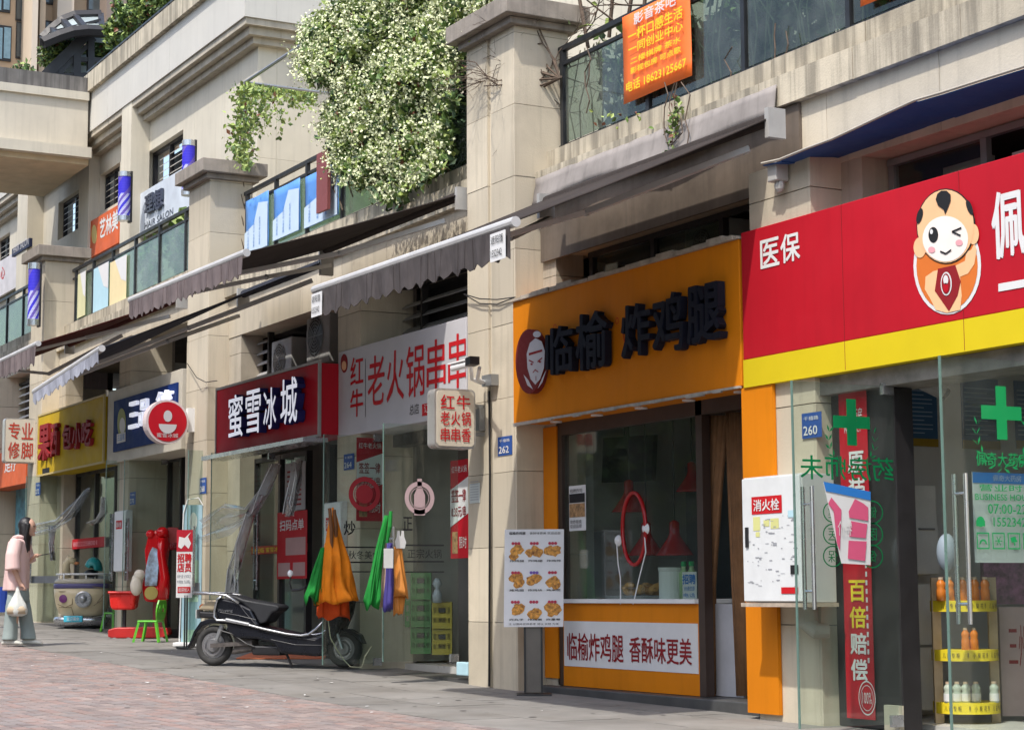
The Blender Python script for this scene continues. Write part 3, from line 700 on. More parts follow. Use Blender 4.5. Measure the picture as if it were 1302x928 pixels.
bd = MB(); pp = [A(681+17*math.cos(k/14*math.pi), 460+41*math.sin(k/14*math.pi), YS) for k in range(28)]
bd.prism([(p.x, p.z) for p in pp], (0, YS-.002, 0), X_, Z_, -Y_*.07); bd = bd.build('badge', FLAT('badge_brown', (.16, .022, .022)), t)
YB2 = YS-.072
def E2(m, fn): b = MB(); fn(b); b.build('badge_piece', m, bd)
E2(SWHT, lambda b: ppoly(b, [(670, 450), (674, 436), (681, 430), (689, 434), (693, 446), (692, 468), (687, 482), (681, 489), (675, 482), (671, 468)], YB2, .003))
E2(PDR, lambda b: (ppoly(b, [(673, 449), (690, 444), (690, 447), (673, 452)], YB2, .005), pline(b, [(673, 458), (679, 461)], .012, YB2, .005), pline(b, [(684, 460), (690, 455)], .012, YB2, .005), pline(b, [(678, 474), (681, 470), (685, 473)], .01, YB2, .005), pline(b, [(682, 478), (682, 484)], .01, YB2, .005), pell(b, 676.5, 463, 1.6, 1.2, YB2, .005), pell(b, 687, 460, 1.6, 1.2, YB2, .005)))
E2(SWHT, lambda b: (pell(b, 683, 425, 5, 4, YB2, .003), ppoly(b, [(666, 476), (671, 490), (678, 495), (672, 483)], YB2, .003), ppoly(b, [(695, 470), (690, 486), (684, 494), (690, 480)], YB2, .003)))
# under the orange sign: pilasters, counter, window
bld(-11.72, -11.33, 8.47, 8.502, 0, 2.44, 'orange_panel', SORG)
bld(-15.325, -15.08, 8.785, 8.799, .12, 2.43, 'orange_panel', SORG)
YC = 8.8
xa, xb = A(716, 762, YC).x, A(888, 762, YC).x
K = thing('serving_counter', 'orange serving counter with a white slogan panel under the shop window', 'counter', (xa, YC, 0))
MB().box(xa, xb, YC, YC+.2, .06, .80).build('counter_front', SORG, K)
zt, zb = A(720, 789, YC).z, A(720, 846, YC).z
MB().box(xa+.02, xb-.01, YC-.006, YC-.001, zb, zt).build('slogan_panel', PW, K)
ptext('临榆炸鸡腿', 722, 838, 793, 804, YC-.006, PDR, K, bold=.012); ptext('香酥味更美', 801, 841, 880, 809, YC-.006, PDR, K, bold=.012)
MB().box(xa, xb, YC-.04, YC+.6, .803, .84).build('countertop', WHITE, K, bevel=.004)
bld(-15.3, -11.75, 8.66, 9.0, -.1, .055, 'step', mat('dark_step_stone', (.06, .06, .06), .5, var=.3, dirt=.4), bevel=.01)
f = MB().box(xa-.1, xa, YC, YC+.08, .06, 2.46).box(xb, xb+.09, YC, YC+.08, .06, 2.46).box(xa, -11.74, YC, YC+.08, 2.34, 2.46).box(-11.8, -11.72, YC, YC+.08, .06, 2.34)
fw = f.build('shop_window', BROWNF, B); MB().box(xa+.002, xb-.002, YC+.03, YC+.038, .842, 2.338).build('pane', GLASS, fw)
# stall room surfaces
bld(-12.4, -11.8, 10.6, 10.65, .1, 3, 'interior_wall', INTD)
# hanging panel, lamps
t = thing('hanging_screen', 'dark tilted screen hanging inside the fried chicken window', 'screen', A(790, 585, 9.5))
p = A(790, 584, 9.5); R_ = Matrix.Rotation(-.12, 3, 'Y')
MB().obox(p-Vector((.36, 0, .20)), Vector((.72, .1, -.02)), Vector((.12, -.05, .42)), Vector((0, .05, 0))).build('panel', BLACK, t)
MB().bar(p+Vector((.05, .03, .2)), p+Vector((.05, .03, .75)), .04).build('bracket', BLACK, t)
LAMPR = mat('lamp_red_enamel', (.36, .008, .010), .2, var=.05)
def lamp(px, py, Y, R, label):
    p = A(px, py, Y); t = thing('heat_lamp', label, 'lamp', p, 'red heat lamps')
    MB().lathe(p, [(R, 0), (R*.96, .012), (R*.62, R*.55), (R*.34, R*.95), (R*.26, R*1.2), (R*.26, R*1.7), (R*.1, R*1.8), (.004, R*1.82)], 24).build('shade', LAMPR, t, smooth=True)
    MB().tube([p+Vector((0, 0, R*1.8)), Vector((p.x, p.y, 2.9))], .008, 6).build('cord', BLACK, t)
    return t
lamp(800, 651, 9.3, .165, 'red heat lamp hanging above the oval frame in the window')
lamp(822, 706, 9.35, .17, 'red heat lamp hanging low just right of the oval frame')
lamp(858, 706, 9.25, .17, 'red heat lamp hanging low beside the window\'s right edge')
lamp(880, 625, 9.6, .15, 'small red lamp high by the right edge of the window')
t = thing('oval_window_ornament', 'red oval frame fixed to the window glass by two white suction cups', 'ornament', A(805, 672, YC+.02))
b = MB(); c = A(806, 672, YC+.01); P = [c+Vector((.185*math.cos(k/14*math.pi), 0, .31*math.sin(k/14*math.pi))) for k in range(29)]; b.tube(P, .018, 8, False); b.build('oval_frame', LAMPR, t, smooth=True)
for (x, y, x2, y2) in ((784, 687, 789, 768), (819, 672, 805, 768)):
    c = A(x, y, YC); MB().lathe(c, [(.001, -.03), (.05, -.02), (.035, .0), (.001, .02)], 16, (0, -1, 0)).build('suction_cup', WHITE, t)
    e = A(x2, y2, YC); MB().tube([c, c+Vector((.02, 0, -.2)), (c+e)/2+Vector((.03, 0, -.05)), e], .006, 6).build('cord', WHITE, t)
t = thing('food_tray', 'tray of fried chicken pieces on the counter inside the window', 'tray', A(826, 762, 9.15))
p = A(826, 761, 9.15); MB().box(p.x-.5, p.x+.42, 9.0, 9.35, p.z, p.z+.03).build('tray', GREYM, t)
rs = np.random.RandomState(5)
for k in range(26):
    q = p+Vector((rs.uniform(-.28, .3), rs.uniform(-.12, .12), .05+rs.uniform(0, .07))); MB().ball(q, .045, 7, 5, (rs.uniform(.7, 1.5), 1, rs.uniform(.6, 1))).build('fried_piece', mat('fried_batter', (.55, .28, .07), .6, var=.4, scale=30, bump=.5), t)
MB().ball(p, .001).build('tray_rim', GREYM, t)
t = thing('white_canister', 'white lidded canister standing on the counter inside the window', 'canister', A(853, 762, 9.0)); p = A(853, 762, 9.0)
MB().lathe(p, [(.0, 0), (.1, 0), (.1, .24), (0, .24)], 20).build('body', WHITE, t, smooth=False); MB().lathe(p+Vector((0, 0, .242)), [(0, 0), (.105, 0), (.105, .03), (0, .03)], 20).build('lid', INTG, t)
for k, (px, lb) in enumerate(((870, 'left one of two green capped bottles behind the hiring notice'), (880, 'right one of two green capped bottles behind the hiring notice'))):
    p = A(px, 762, 9.05); t = thing('sauce_bottle', lb, 'bottle', p, 'green capped bottles'); MB().lathe(p, [(0, 0), (.04, 0), (.04, .22), (.02, .26), (.02, .28), (0, .28)], 14).build('bottle', FLAT('pale_green_plastic', (.35, .5, .25)), t, smooth=True); MB().lathe(p+Vector((0, 0, .281)), [(0, 0), (.024, 0), (.024, .04), (0, .04)], 12).build('cap', PG, t)
def flat_sheet(name, label, cat, c0, u, v, w_, h, m, thick=.003, group=None):
    """a sheet of w x h from lower left corner c0 in frame axes u, v"""
    n = u.cross(v); t = thing(name, label, cat, c0, group); o = Vector(c0)
    MB().obox(o-n*thick, u*w_, v*h, n*thick).build('sheet', m, t); return t, o
def sheetpx(name, label, cat, px0, py0, px1, py1, Y, m, group=None):
    a, b = A(px0, py1, Y), A(px1, py1, Y); h = A(px0, py0, Y).z-a.z
    t, o = flat_sheet(name, label, cat, Vector((a.x, Y, a.z)), X_, Z_, b.x-a.x, h, m, group=group); return t, o, b.x-a.x, h
def sheetpxs(name, label, cat, px0, py0, px1, py1, X, m, group=None):
    a, b = AX(px0, py1, X), AX(px1, py1, X); h = AX(px0, py0, X).z-a.z
    t, o = flat_sheet(name, label, cat, Vector((X, a.y, a.z)), Y_, Z_, b.y-a.y, h, m, group=group); return t, o, b.y-a.y, h
t, o, w_, h = sheetpx('hiring_notice', 'white and blue hiring notice inside the window beside the canister', 'notice', 868, 727, 886, 761, YC+.06, PW)
text('招聘', o+Vector((.01, 0, h*.55)), FR, w_*.9, h*.36, PB, t, bold=.03); text('待遇优厚', o+Vector((.03, 0, h*.3)), FR, w_*.75, h*.17, PB, t); text('电话', o+Vector((.02, 0, h*.06)), FR, w_*.8, h*.15, PB, t)
t, o, w_, h = sheetpx('window_poster', 'narrow black and white food poster on the left window frame', 'poster', 724, 618, 745, 675, YC-.01, PW)
b = MB(); rect(b, o, FR, .01, h*.62, w_-.02, h*.2, .004); b.build('print', PK, t); b = MB(); rect(b, o, FR, .01, h*.3, w_-.02, h*.3, .004); b.build('print', mat('food_print', (.35, .2, .09), .5, var=.7, scale=25), t)
text('招牌炸鸡', o+Vector((.02, 0, h*.84)), FR, w_*.75, h*.09, PK, t); text('现炸现卖\n欢迎品尝', o+Vector((.02, 0, h*.06)), FR, w_*.7, h*.18, PK, t)
bld(-15.2, -14.3, 10.3, 10.9, .1, 2.1, 'inner_fridge', mat('slate_fridge', (.12, .14, .15), .4))
bld(-14.1, -12.9, 10.6, 11.2, .1, 1.35, 'inner_counter', mat('steel_counter', (.35, .36, .37), .35, metal=.6))
bld(-15.74, -15.6, 9.15, 9.5, .1, 2.9, 'inner_column', INTG)
bld(-15.7, -12.5, 11.5, 11.55, 1.5, 2.6, 'inner_panel', FLAT('menu_panel_dull', (.30, .12, .06)))
t, o, w_, h = sheetpx('hanging_paper', 'long pale paper strip hanging inside the window left of the oval frame', 'paper', 752, 676, 770, 760, 9.5, FLAT('paper_grey', (.36, .36, .38)))
# curtains and low door
CURT = mat('brown_curtain', (.20, .10, .042), .85, var=.2, scale=8)
def curtain(pxs, Y, nm_lb):
    """pxs: (py, px left, px right) rows"""
    t = thing('curtain', nm_lb, 'curtain', A(pxs[-1][1], pxs[-1][0], Y), 'brown curtains in the doorway'); b = MB(); rows = []
    for py, l, r in pxs:
        a, c = A(l, py, Y), A(r, py, Y); n = 22; rows.append([Vector((a.x+(c.x-a.x)*i/n, Y+.035*math.sin(i*1.7+py*.002)*(1 if i % 2 else .6), a.z+(c.z-a.z)*i/n)) for i in range(n+1)])
    for r0, r1 in zip(rows[:-1], rows[1:]):
        for i in range(len(r0)-1): b.quad(r0[i], r1[i], r1[i+1], r0[i+1])
    o = b.build('cloth', CURT, t, smooth=True); md = o.modifiers.new('s', 'SOLIDIFY'); md.thickness = .01
curtain([(528, 893, 926), (620, 893, 917), (745, 893, 908), (882, 890, 910)], YC+.14, 'left brown curtain gathered in the dark doorway beside the counter')
curtain([(524, 924, 948), (620, 927, 948), (745, 932, 952), (884, 938, 958)], YC+.16, 'right brown curtain hanging beside the orange panel')
bld(A(908, 700, 9.0).x, A(948, 700, 9.0).x, 8.95, 8.98, .06, .80, 'low_door', mat('pale_grey_board', (.42, .43, .46), .5))
# hotpot white sign
t = sign('hotpot_sign', 'white shop sign with big red characters, partly hidden by the stone pillar', 'shop sign', -19.44, -16.32, 2.64, 3.60, 8.49, 8.95, SWHT)
Yh = 8.49
pchars('老火锅串串香', 468, 517, 625, 455, Yh, PR, t, .14, bold=.008)
import bmesh
for c_ in [c for c in t.children if c.name.startswith('character')]:
    bm = bmesh.new(); bm.from_mesh(c_.data); r_ = bmesh.ops.bisect_plane(bm, geom=bm.verts[:]+bm.edges[:]+bm.faces[:], plane_co=(-16.32-ORI[t.name].x, 0, 0), plane_no=(1, 0, 0), clear_outer=True); bm.to_mesh(c_.data); bm.free()
o = A(446, 505, Yh); chars('红牛', (o.x, Yh, A(446, 490, Yh).z), FR, A(462, 505, Yh).x-o.x, .30, .06, PR, t, bold=.015, vertical=True)
b = MB(); pline(b, [(465, 456), (465, 530)], .01, Yh, .004); b.build('divider', PK, t)
b = MB(); pell(b, 438, 462, 4.5, 12, Yh, .004); b.build('emblem', PDR, t); b = MB(); pell(b, 438, 465, 3, 6, Yh, .006); b.build('emblem_centre', SKN, t)
ptext('总店', 521, 528, 533, 515, Yh, PK, t); b = MB(); ppoly(b, [(537, 514), (567, 508), (567, 524), (537, 529)], Yh, .004); b.build('label_box', PR, t); ptext('订餐电话', 540, 525, 566, 514, Yh, PW, t, pr=.007)
bld(-18.87, -16.33, 8.9, 9.05, 2.5, 2.63, 'door_head', DARKM)
# ice cream sign
YI = 8.25
a, b_ = A(275, 580, YI), A(275, 497, YI)
t = sign('tea_shop_sign', 'red shop sign with glowing white channel characters and a silver strip below', 'shop sign', a.x, -19.44, a.z+.03, b_.z, YI, 8.75, SRED, trim=mat('sign_trim_grey', (.35, .32, .30), .4, metal=.4))
for ch, x0, y0, x1, y1 in (('蜜', 301, 558, 319, 505), ('雪', 323, 553, 342, 499), ('冰', 346, 547, 362, 496), ('城', 368, 541, 389, 484)):
    o = A(x0, y0, YI); b = MB(); letter(b, ch, (o.x, YI, o.z), FR, A(x1, y0, YI).x-o.x, A(x0, y1, YI).z-o.z,  .10, .012, .01)
    V = b.v
    for k, f in enumerate(b.f): c = sum(V[i][1] for i in f)/len(f); b.m[k] = 0 if c < YI-.105 else 1
    b.build('character', [LETW, LETB], t)
MB().box(a.x, -19.4, YI-.2, YI+.1, a.z-.06, a.z-.01).build('silver_strip', CHROME, t)
# blue sign
YBl = 8.46
t = sign('drinks_sign', 'dark blue shop sign in a cream frame with lit white characters', 'shop sign', -28.15, -24.72, 2.87, 3.98, YBl, 9.0, mat('cream_frame', (.50, .46, .38), .6))
a, b_ = A(150, 580, YBl-.03), A(232, 480, YBl-.03); MB().box(-27.75, -24.85, YBl-.03, YBl-.001, 3.03, 3.80).build('blue_panel', mat('sign_navy', (.006, .025, .13), .65, spec=.15, var=.05), t)
for ch, x0, y0, x1, y1 in (('三', 168, 545, 178, 513), ('品', 181, 541, 192, 510), ('笔', 203, 530, 222, 500)):
    o = A(x0, y0, YBl-.03); b = MB(); letter(b, ch, (o.x, YBl-.03, o.z), FR, A(x1, y0, YBl-.03).x-o.x, A(x0, y1, YBl-.03).z-o.z, .05, .03, .01); b.build('character', LETW, t)
b = MB(); pell(b, 155, 538, 5.5, 19, YBl-.03, .004); b.build('emblem', FLAT('print_olive', (.30, .33, .12)), t); b = MB(); pell(b, 156, 541, 3.6, 10, YBl-.03, .006); ppoly(b, [(149, 552), (160, 549), (160, 561), (149, 564)], YBl-.03, .006); b.build('emblem_piece', PW, t); ptext('三品笔', 150, 561, 159, 553, YBl-.03, PB, t, pr=.009)
# yellow sign
YY = 8.44
a = A(50, 606, YY); t = sign('barbecue_sign', 'mustard yellow shop sign with thick dark red characters', 'shop sign', -32.1, -28.3, 2.93, 3.93, YY, 8.95, mat('sign_mustard', (.50, .34, .012), .65, spec=.15, var=.1, scale=2, dirt=.1), trim=FLAT('brass_trim', (.5, .40, .18)))
MB().box(-28.26, -28.18, YY+.05, 9, 2.9, 3.95).build('side_board', mat('brown_wood', (.20, .085, .015), .6), t)
for ch, x0, y0, x1, y1 in (('果', 53, 586, 67, 543), ('西', 69, 580, 77, 541), ('包', 84, 572, 95, 542), ('小', 97, 571, 107, 540), ('吃', 109, 568, 120, 536)):
    o = A(x0, y0, YY); b = MB(); letter(b, ch, (o.x, YY, o.z), FR, A(x1, y0, YY).x-o.x, A(x0, y1, YY).z-o.z, .06, .03, .01); b.build('character', mat('letter_maroon', (.26, .02, .025), .6, spec=.2), t)
b = MB(); ppoly(b, [(54, 596), (63, 594), (63, 602), (54, 604)], YY, .004); b.build('label_box', PK, t)
# far orange sign under the foot care box
t = sign('distant_orange_sign', 'orange shop sign at the left edge below the foot care sign box', 'shop sign', -37.2, -33.1, 2.85, 3.5, 8.5, 8.9, mat('coral_sign', (.60, .12, .04), .6, spec=.2))
ptext('足疗', 6, 601, 21, 586, 8.5, PW, t, bold=.03)
# projecting signs (they face along the street)
def projecting(name, label, px0, py0, px1, py1, X, depth=.16, m=None, rim=None):
    a, b = AX(px0, py1, X), AX(px1, py1, X); z1 = AX(px0, py0, X).z
    t = thing(name, label, 'sign', (X, b.y, a.z), None); return t, a.y, b.y, a.z, z1
CREAMB = mat('cream_sign_face', (.60, .54, .44), .5, var=.06, dirt=.1); BEZ = mat('sign_bezel', (.45, .44, .42), .35, metal=.5)
def rrect(y0, y1, z0, z1, r, n=5):
    P = []
    for cx, cz, a0 in ((y1-r, z1-r, 0), (y0+r, z1-r, 90), (y0+r, z0+r, 180), (y1-r, z0+r, 270)):
        for k in range(n+1): t = math.radians(a0+90*k/n); P.append((cx+r*math.cos(t), cz+r*math.sin(t)))
    return P
def lightbox(name, label, px0, py0, px1, py1, X, lines, tm, bracket):
    t, y0, y1, z0, z1 = projecting(name, label, px0, py0, px1, py1, X)
    MB().prism(rrect(y0, y1, z0, z1, .05), (X-.16, 0, 0), Y_, Z_, X_*.155).build('sign_box', BEZ, t)
    MB().prism(rrect(y0+.02, y1-.02, z0+.02, z1-.02, .04), (X-.005, 0, 0), Y_, Z_, X_*.008).build('face', CREAMB, t)
    n = len(lines); H = z1-z0-.1; W_ = y1-y0-.1
    for i, ln in enumerate(lines):
        hh = H/n; k = len(ln); cw = W_/k
        for j, ch in enumerate(ln):
            text(ch, Vector((X+.004, y0+.05+j*cw+cw*.06, z1-.05-(i+1)*hh+hh*.08)), SD, cw*.86, hh*.84, tm, t, 'character', bold=.015)
    b = MB()
    for zz in (z0+.15, z1-.15): b.bar((X-.08, y1-.002, zz), (X-.08, bracket, zz), .035)
    b.build('bracket', GREYM, t); return t
lightbox('foot_care_sign', 'cream sign box with four red characters projecting from the far left pillar', 5, 531, 46, 588, -32.6, ['专业', '修脚'], FLAT('print_brick_red', (.45, .05, .03)), 8.52)
lightbox('hotpot_sign_box', 'cream sign box with three lines of red characters projecting from the big pillar', 553, 493, 605, 569, -15.9, ['红牛', '老火锅', '串串香'], PR, 8.52)
X = -24.25; c = AX(213, 536, X); R = (AX(240, 536, X).y-c.y)
t = thing('round_sign', 'round red sign with a pale rim projecting over the blue shop sign', 'sign', (X, 8.5, c.z))
MB().lathe((X-.16, c.y, c.z), [(.001, 0), (R, 0), (R, .16), (.001, .161)], 40, X_).build('sign_drum', mat('pale_rim', (.62, .52, .52), .4), t)
b = MB(); disc(b, (X, c.y, c.z), SD, 0, 0, R*.9, proud=.006, n=40); b.build('face', SRED, t)
b = MB(); b.quad(*[Vector((X+.012, c.y+R*(.42*math.cos(q)), c.z+R*(-.12+(.42*math.sin(q) if math.sin(q) < 0 else 0)))) for q in [math.pi+math.pi*k/12 for k in range(13)]]); b.build('bowl', SWHT, t)
b = MB(); disc(b, (X, c.y, c.z), SD, 0, R*.25, R*.2, R*.26, .010); b.build('scoop', SWHT, t)
text('蜜雪冰城', (X, c.y-R*.5, c.z-R*.72), SD, R, R*.2, SWHT, t, proud=.010)
MB().box(X-.12, X-.04, c.y+R, 8.52, c.z-.12, c.z+.2).build('bracket', WHITE, t)
# upper floor signs
def upsign(name, label, px0, py0t, py0b, px1, Y, m):
    a, b = A(px0, py0b, Y), A(px1, py0b, Y); z1 = A(px0, py0t, Y).z; t = thing(name, label, 'shop sign', (a.x, Y, a.z)); MB().box(a.x, b.x, Y, Y+.06, a.z, z1).build('sign_board', m, t); return t, a, b.x, z1
YUp = 9.75
t, a, x1, z1 = upsign('upper_orange_sign', 'orange sign with white characters on the upper wall left of the slim pilaster', 113, 283, 329, 150, YUp, mat('coral_sign', (.60, .12, .04), .6, spec=.2))
ptext('艺林美', 127, 304, 150, 280, YUp, PW, t, bold=.03); b = MB(); pell(b, 120, 298, 3.4, 12, YUp, .004); b.build('emblem', FLAT('print_gold', (.6, .45, .15)), t)
t, a, x1, z1 = upsign('upper_white_sign', 'pale blue-white sign with dark characters on the upper wall above the green glass rail', 171, 251, 306, 243, YUp, mat('pale_blue_sign', (.55, .60, .66), .5, var=.15, scale=2))
for ch, x0, y0, x1_, y1 in (('理', 187, 273, 197, 251), ('想', 198, 269, 209, 245)):
    o = A(x0, y0, YUp); b = MB(); letter(b, ch, (o.x, YUp, o.z), FR, A(x1_, y0, YUp).x-o.x, A(x0, y1, YUp).z-o.z, .04, .03, .01); b.build('character', mat('letter_slate', (.05, .06, .09), .4), t)
ptext('HAIR SALON', 184, 292, 220, 284, YUp, mat('letter_slate', (.05, .06, .09), .4), t, bold=.02)
t, a, x1, z1 = upsign('upper_far_sign', 'off-white sign on the upper wall near the left edge of the picture', -20, 345, 388, 34, YUp, mat('offwhite_sign', (.52, .49, .50), .5))
ptext('心', 1, 356, 6, 341, YUp, PR, t, bold=.02)
t, a, x1, z1 = upsign('small_navy_sign', 'small dark navy sign with pale lettering above the off-white far sign', 15, 317, 327, 37, YUp-.2, FLAT('navy_board', (.02, .025, .06))); ptext('HAIR SALON', 17, 323, 36, 313, YUp-.2, SWHT, t)
# barber poles
def barber(px, pyt, pyb, Y, r, label):
    top, bot = A(px, pyt, Y), A(px, pyb, Y); top = Vector((bot.x, bot.y, top.z)); t = thing('barber_pole', label, 'barber pole', bot, 'striped barber poles'); H = top.z-bot.z
    for z0_, z1_ in ((bot.z, bot.z+H*.1), (top.z-H*.1, top.z)): MB().lathe((bot.x, bot.y, z0_), [(.001, 0), (r*1.05, 0), (r*1.05, z1_-z0_), (.001, z1_-z0_)], 18).build('end_cap', CHROME, t)
    # helical stripes, each its own band of the cylinder
    zs, ze = bot.z+H*.1, top.z-H*.1; n, m_ = 24, 16; b = MB()
    for j in range(m_):
        for k in range(n):
            q = [(k+s_, j+r_) for s_, r_ in ((0, 0), (1, 0), (1, 1), (0, 1))]
            P = [Vector((bot.x+r*math.cos(2*math.pi*(kk+jj*1.2)/n), bot.y+r*math.sin(2*math.pi*(kk+jj*1.2)/n), zs+(ze-zs)*jj/m_)) for kk, jj in q]
            b.cm = (0, 1, 2, 1)[(k//2) % 4] if j < 9 else 0 if (k//3) % 4 else 2; b.quad(*P)
    b.build('cylinder', [FLAT('stripe_blue', (.05, .04, .55)), FLAT('stripe_white', (.45, .45, .7)), FLAT('stripe_purple', (.14, .10, .42))], t)
    MB().box(bot.x-r*.7, bot.x+r*.5, bot.y+r*.8, bot.y+r*1.2, bot.z-.02, top.z+.02).build('back_plate', DARKM, t)
barber(42, 336, 414, 8.28, .10, 'large barber pole on the front of the far left pillar')
barber(157.5, 220, 281, 9.35, .105, 'barber pole fixed to the slim upper pilaster by the orange upper sign')
barber(239, 180, 249, 9.5, .10, 'barber pole half hidden by the cap of the middle pillar')
# banners on the railings
def railban(name, label, cat, px0, py0, px1, py1, Y, m):
    a, b = A(px0, py1, Y), A(px1, py1, Y); z1 = A(px0, py0, Y).z; t = thing(name, label, cat, (a.x, Y, a.z))
    b_ = MB(); n = 8; W_ = b.x-a.x
    for i in range(n):
        for j in range(6):
            q = [(i, j), (i+1, j), (i+1, j+1), (i, j+1)]; b_.quad(*[Vector((a.x+W_*s_/n, Y+.004*math.sin(s_*.9+r_*.7), a.z+(z1-a.z)*r_/6)) for s_, r_ in q])
    o = b_.build('cloth', m, t, smooth=True); md = o.modifiers.new('s', 'SOLIDIFY'); md.thickness = .004; return t, a, W_, z1-a.z
YO = 8.93
t, a, W_, H = railban('orange_rail_banner', 'bright orange banner with white and yellow writing tied to the upper railing', 'banner', 793, 22, 880, 133, YO, mat('banner_orange', (.90, .17, .025), .5, var=.05))
for i, (s_, zz, hh, ww, m) in enumerate((('影音茶吧', .83, .13, .62, PW), ('一杯口感生活', .66, .13, .80, PY), ('一同创业中心', .52, .11, .80, PY), ('二楼棋牌 茶水', .40, .07, .74, PY), ('影视包房 可点歌', .29, .07, .74, PY), ('电话 18623125667', .10, .12, .88, PY))):
    text(s_, (a.x+W_*(.5-ww/2)+.02, YO-.02, a.z+H*zz), FR, W_*ww, H*hh, m, t, bold=.02)
t, a, W_, H = railban('orange_rail_banner', 'second orange banner of which only a lower corner shows at the top edge', 'banner', 1094, -90, 1150, 9, YO, mat('banner_orange', (.90, .17, .025), .5))
BLU = mat('banner_blue', (.10, .28, .68), .5, var=.1)
for px0, pyt, pyb, px1, lb in ((312, 257, 325, 341, 'left blue and white banner behind the balcony rail'), (348, 243, 307, 381, 'middle blue and white banner behind the balcony rail'), (388, 226, 291, 430, 'right blue and white banner behind the maroon board')):
    t, a, W_, H = railban('blue_rail_banner', lb, 'banner', px0, pyt, px1, pyb, YO+.03, BLU); b = MB()
    poly(b, (a.x, YO+.02, a.z), FR, [(0, 0), (W_, 0), (W_, H*.8), (W_*.6, H*.86), (W_*.4, H*.5), (0, H*.4)], .005); b.build('white_print', FLAT('print_pale_blue', (.50, .62, .75)), t)
    for j in range(3): text('装饰设计 办公空间', (a.x+W_*(.2+.25*j), YO+.02, a.z+H*.08), (Vector((0, 0, 1)), Vector((-1, 0, 0)), -Y_), H*.5, W_*.06, PB, t, proud=.009)
a = A(404, 272, 8.85); MB_ = MB().box(a.x, A(418, 272, 8.85).x, 8.83, 8.87, a.z, A(404, 197, 8.85).z)
t = thing('maroon_rail_board', 'narrow maroon board hanging upright on the balcony rail beside the vine', 'board', a); MB_.build('board', mat('maroon_board', (.22, .06, .06), .6), t)
for (px0, pyt, pyb, px1, m, lb) in ((98, 350, 405, 108, FLAT('poster_yellow_white', (.60, .58, .35)), 'white and yellow poster at the left end of the green glass rail'), (118, 343, 398, 137, PLB, 'light blue poster on the green glass rail'), (139, 335, 390, 160, FLAT('poster_cream', (.74, .62, .36)), 'cream yellow poster on the green glass rail')):
    t, o, w_, h = sheetpx('rail_poster', lb, 'poster', px0, pyt, px1, pyb, 8.97, m)
    b = MB(); poly(b, o, FR, [(w_*.7, h*.5), (w_, h*.4), (w_, h), (w_*.3, h)], .003); b.build('white_print', PW, t)
# ================================================================== AWNINGS
def awning(label, x0, x1, yr, zr, yf, zfl, zfr, val, m, mv, elbows, sc=.22, tag_l=False, tag_r=False):
    t = thing('awning', label, 'awning', (x0, yr, zr), 'folding arm awnings'); b = MB(); n = 14
    P = lambda i, j: Vector((x0+(x1-x0)*i/n, yr+(yf-yr)*j/6, (zr+((zfl+(zfr-zfl)*i/n)-zr)*j/6) - .015*math.sin(math.pi*j/6)))
    for i in range(n):
        for j in range(6): b.quad(P(i, j), P(i+1, j), P(i+1, j+1), P(i, j+1))
    o = b.build('fabric', m, t, smooth=True); md = o.modifiers.new('s', 'SOLIDIFY'); md.thickness = .012
    # valance with scallops and folds
    b = MB(); N = max(8, int((x1-x0)/.055)); k = (x1-x0)/sc
    tp = []; bt = []
    for i in range(N+1):
        f_ = i/N; x = x0+(x1-x0)*f_; z = zfl+(zfr-zfl)*f_-.03; ph = (x-x0)/sc % 1
        yy = yf-.03+.012*math.sin(i*1.1)
        tp.append(Vector((x, yf-.03, z))); bt.append(Vector((x, yy, z-val+.06*abs(ph-.5)*2-random.uniform(0, .008))))
    for i in range(N): b.quad(tp[i], bt[i], bt[i+1], tp[i+1])
    o = b.build('valance', mv, t); md = o.modifiers.new('s', 'SOLIDIFY'); md.thickness = .006
    MB().tube([(x0-.04, yf, zfl), (x1+.04, yf, zfr)], .038, 12).build('front_bar', mat('painted_aluminium', (.48, .47, .46), .5, metal=.1), t, smooth=False)
    MB().tube([(x0, yr+.02, zr+.0), (x1, yr+.02, zr+.0)], .05, 10).build('roller', m, t)
    [MB().box(q_, q_+.05, yr-.06, yr+.1, zr-.16, zr+.07).build('end_bracket', mat('bracket_offwhite', (.36, .35, .33), .5), t) for q_ in (x1-.02, x0-.03)]
    for e0, e, e1 in elbows:
        MB().bar(e0, e, .055, .045).build('arm', mat('painted_aluminium', (.48, .47, .46), .5, metal=.1), t); MB().bar(e, e1, .05, .04).build('arm', mat('painted_aluminium', (.48, .47, .46), .5, metal=.1), t)
        MB().ball(e, .032, 10, 6).build('elbow', GREYM, t)
    for on, xx, zz in ((tag_l, x0+.02, zfl), (tag_r, x1-.24, zfr)):
        if on:
            MB().box(xx, xx+.22, yf-.055, yf-.05, zz-.25, zz-.05).build('label_plate', PW, t); text('遮阳篷', (xx+.02, yf-.057, zz-.13), FR, .18, .06, PK, t); text('1552342', (xx+.02, yf-.057, zz-.22), FR, .16, .05, PK, t)
    return t
FBR = mat('awning_brown', (.048, .040, .037), .9, spec=.05, var=.15, scale=2, streak=.3); FVAL = mat('awning_valance_grey', (.075, .066, .066), .9, spec=.1, var=.2, scale=6, streak=.5)
FMAR = mat('awning_maroon', (.075, .022, .02), .9, spec=.05, var=.2); FSL = mat('awning_slate', (.04, .043, .055), .9, spec=.05, var=.2); FLT = mat('valance_pale', (.30, .31, .36), .9, spec=.1, var=.2, streak=.3); FPU = mat('valance_purplish', (.16, .13, .13), .9, spec=.1, var=.25, streak=.6)
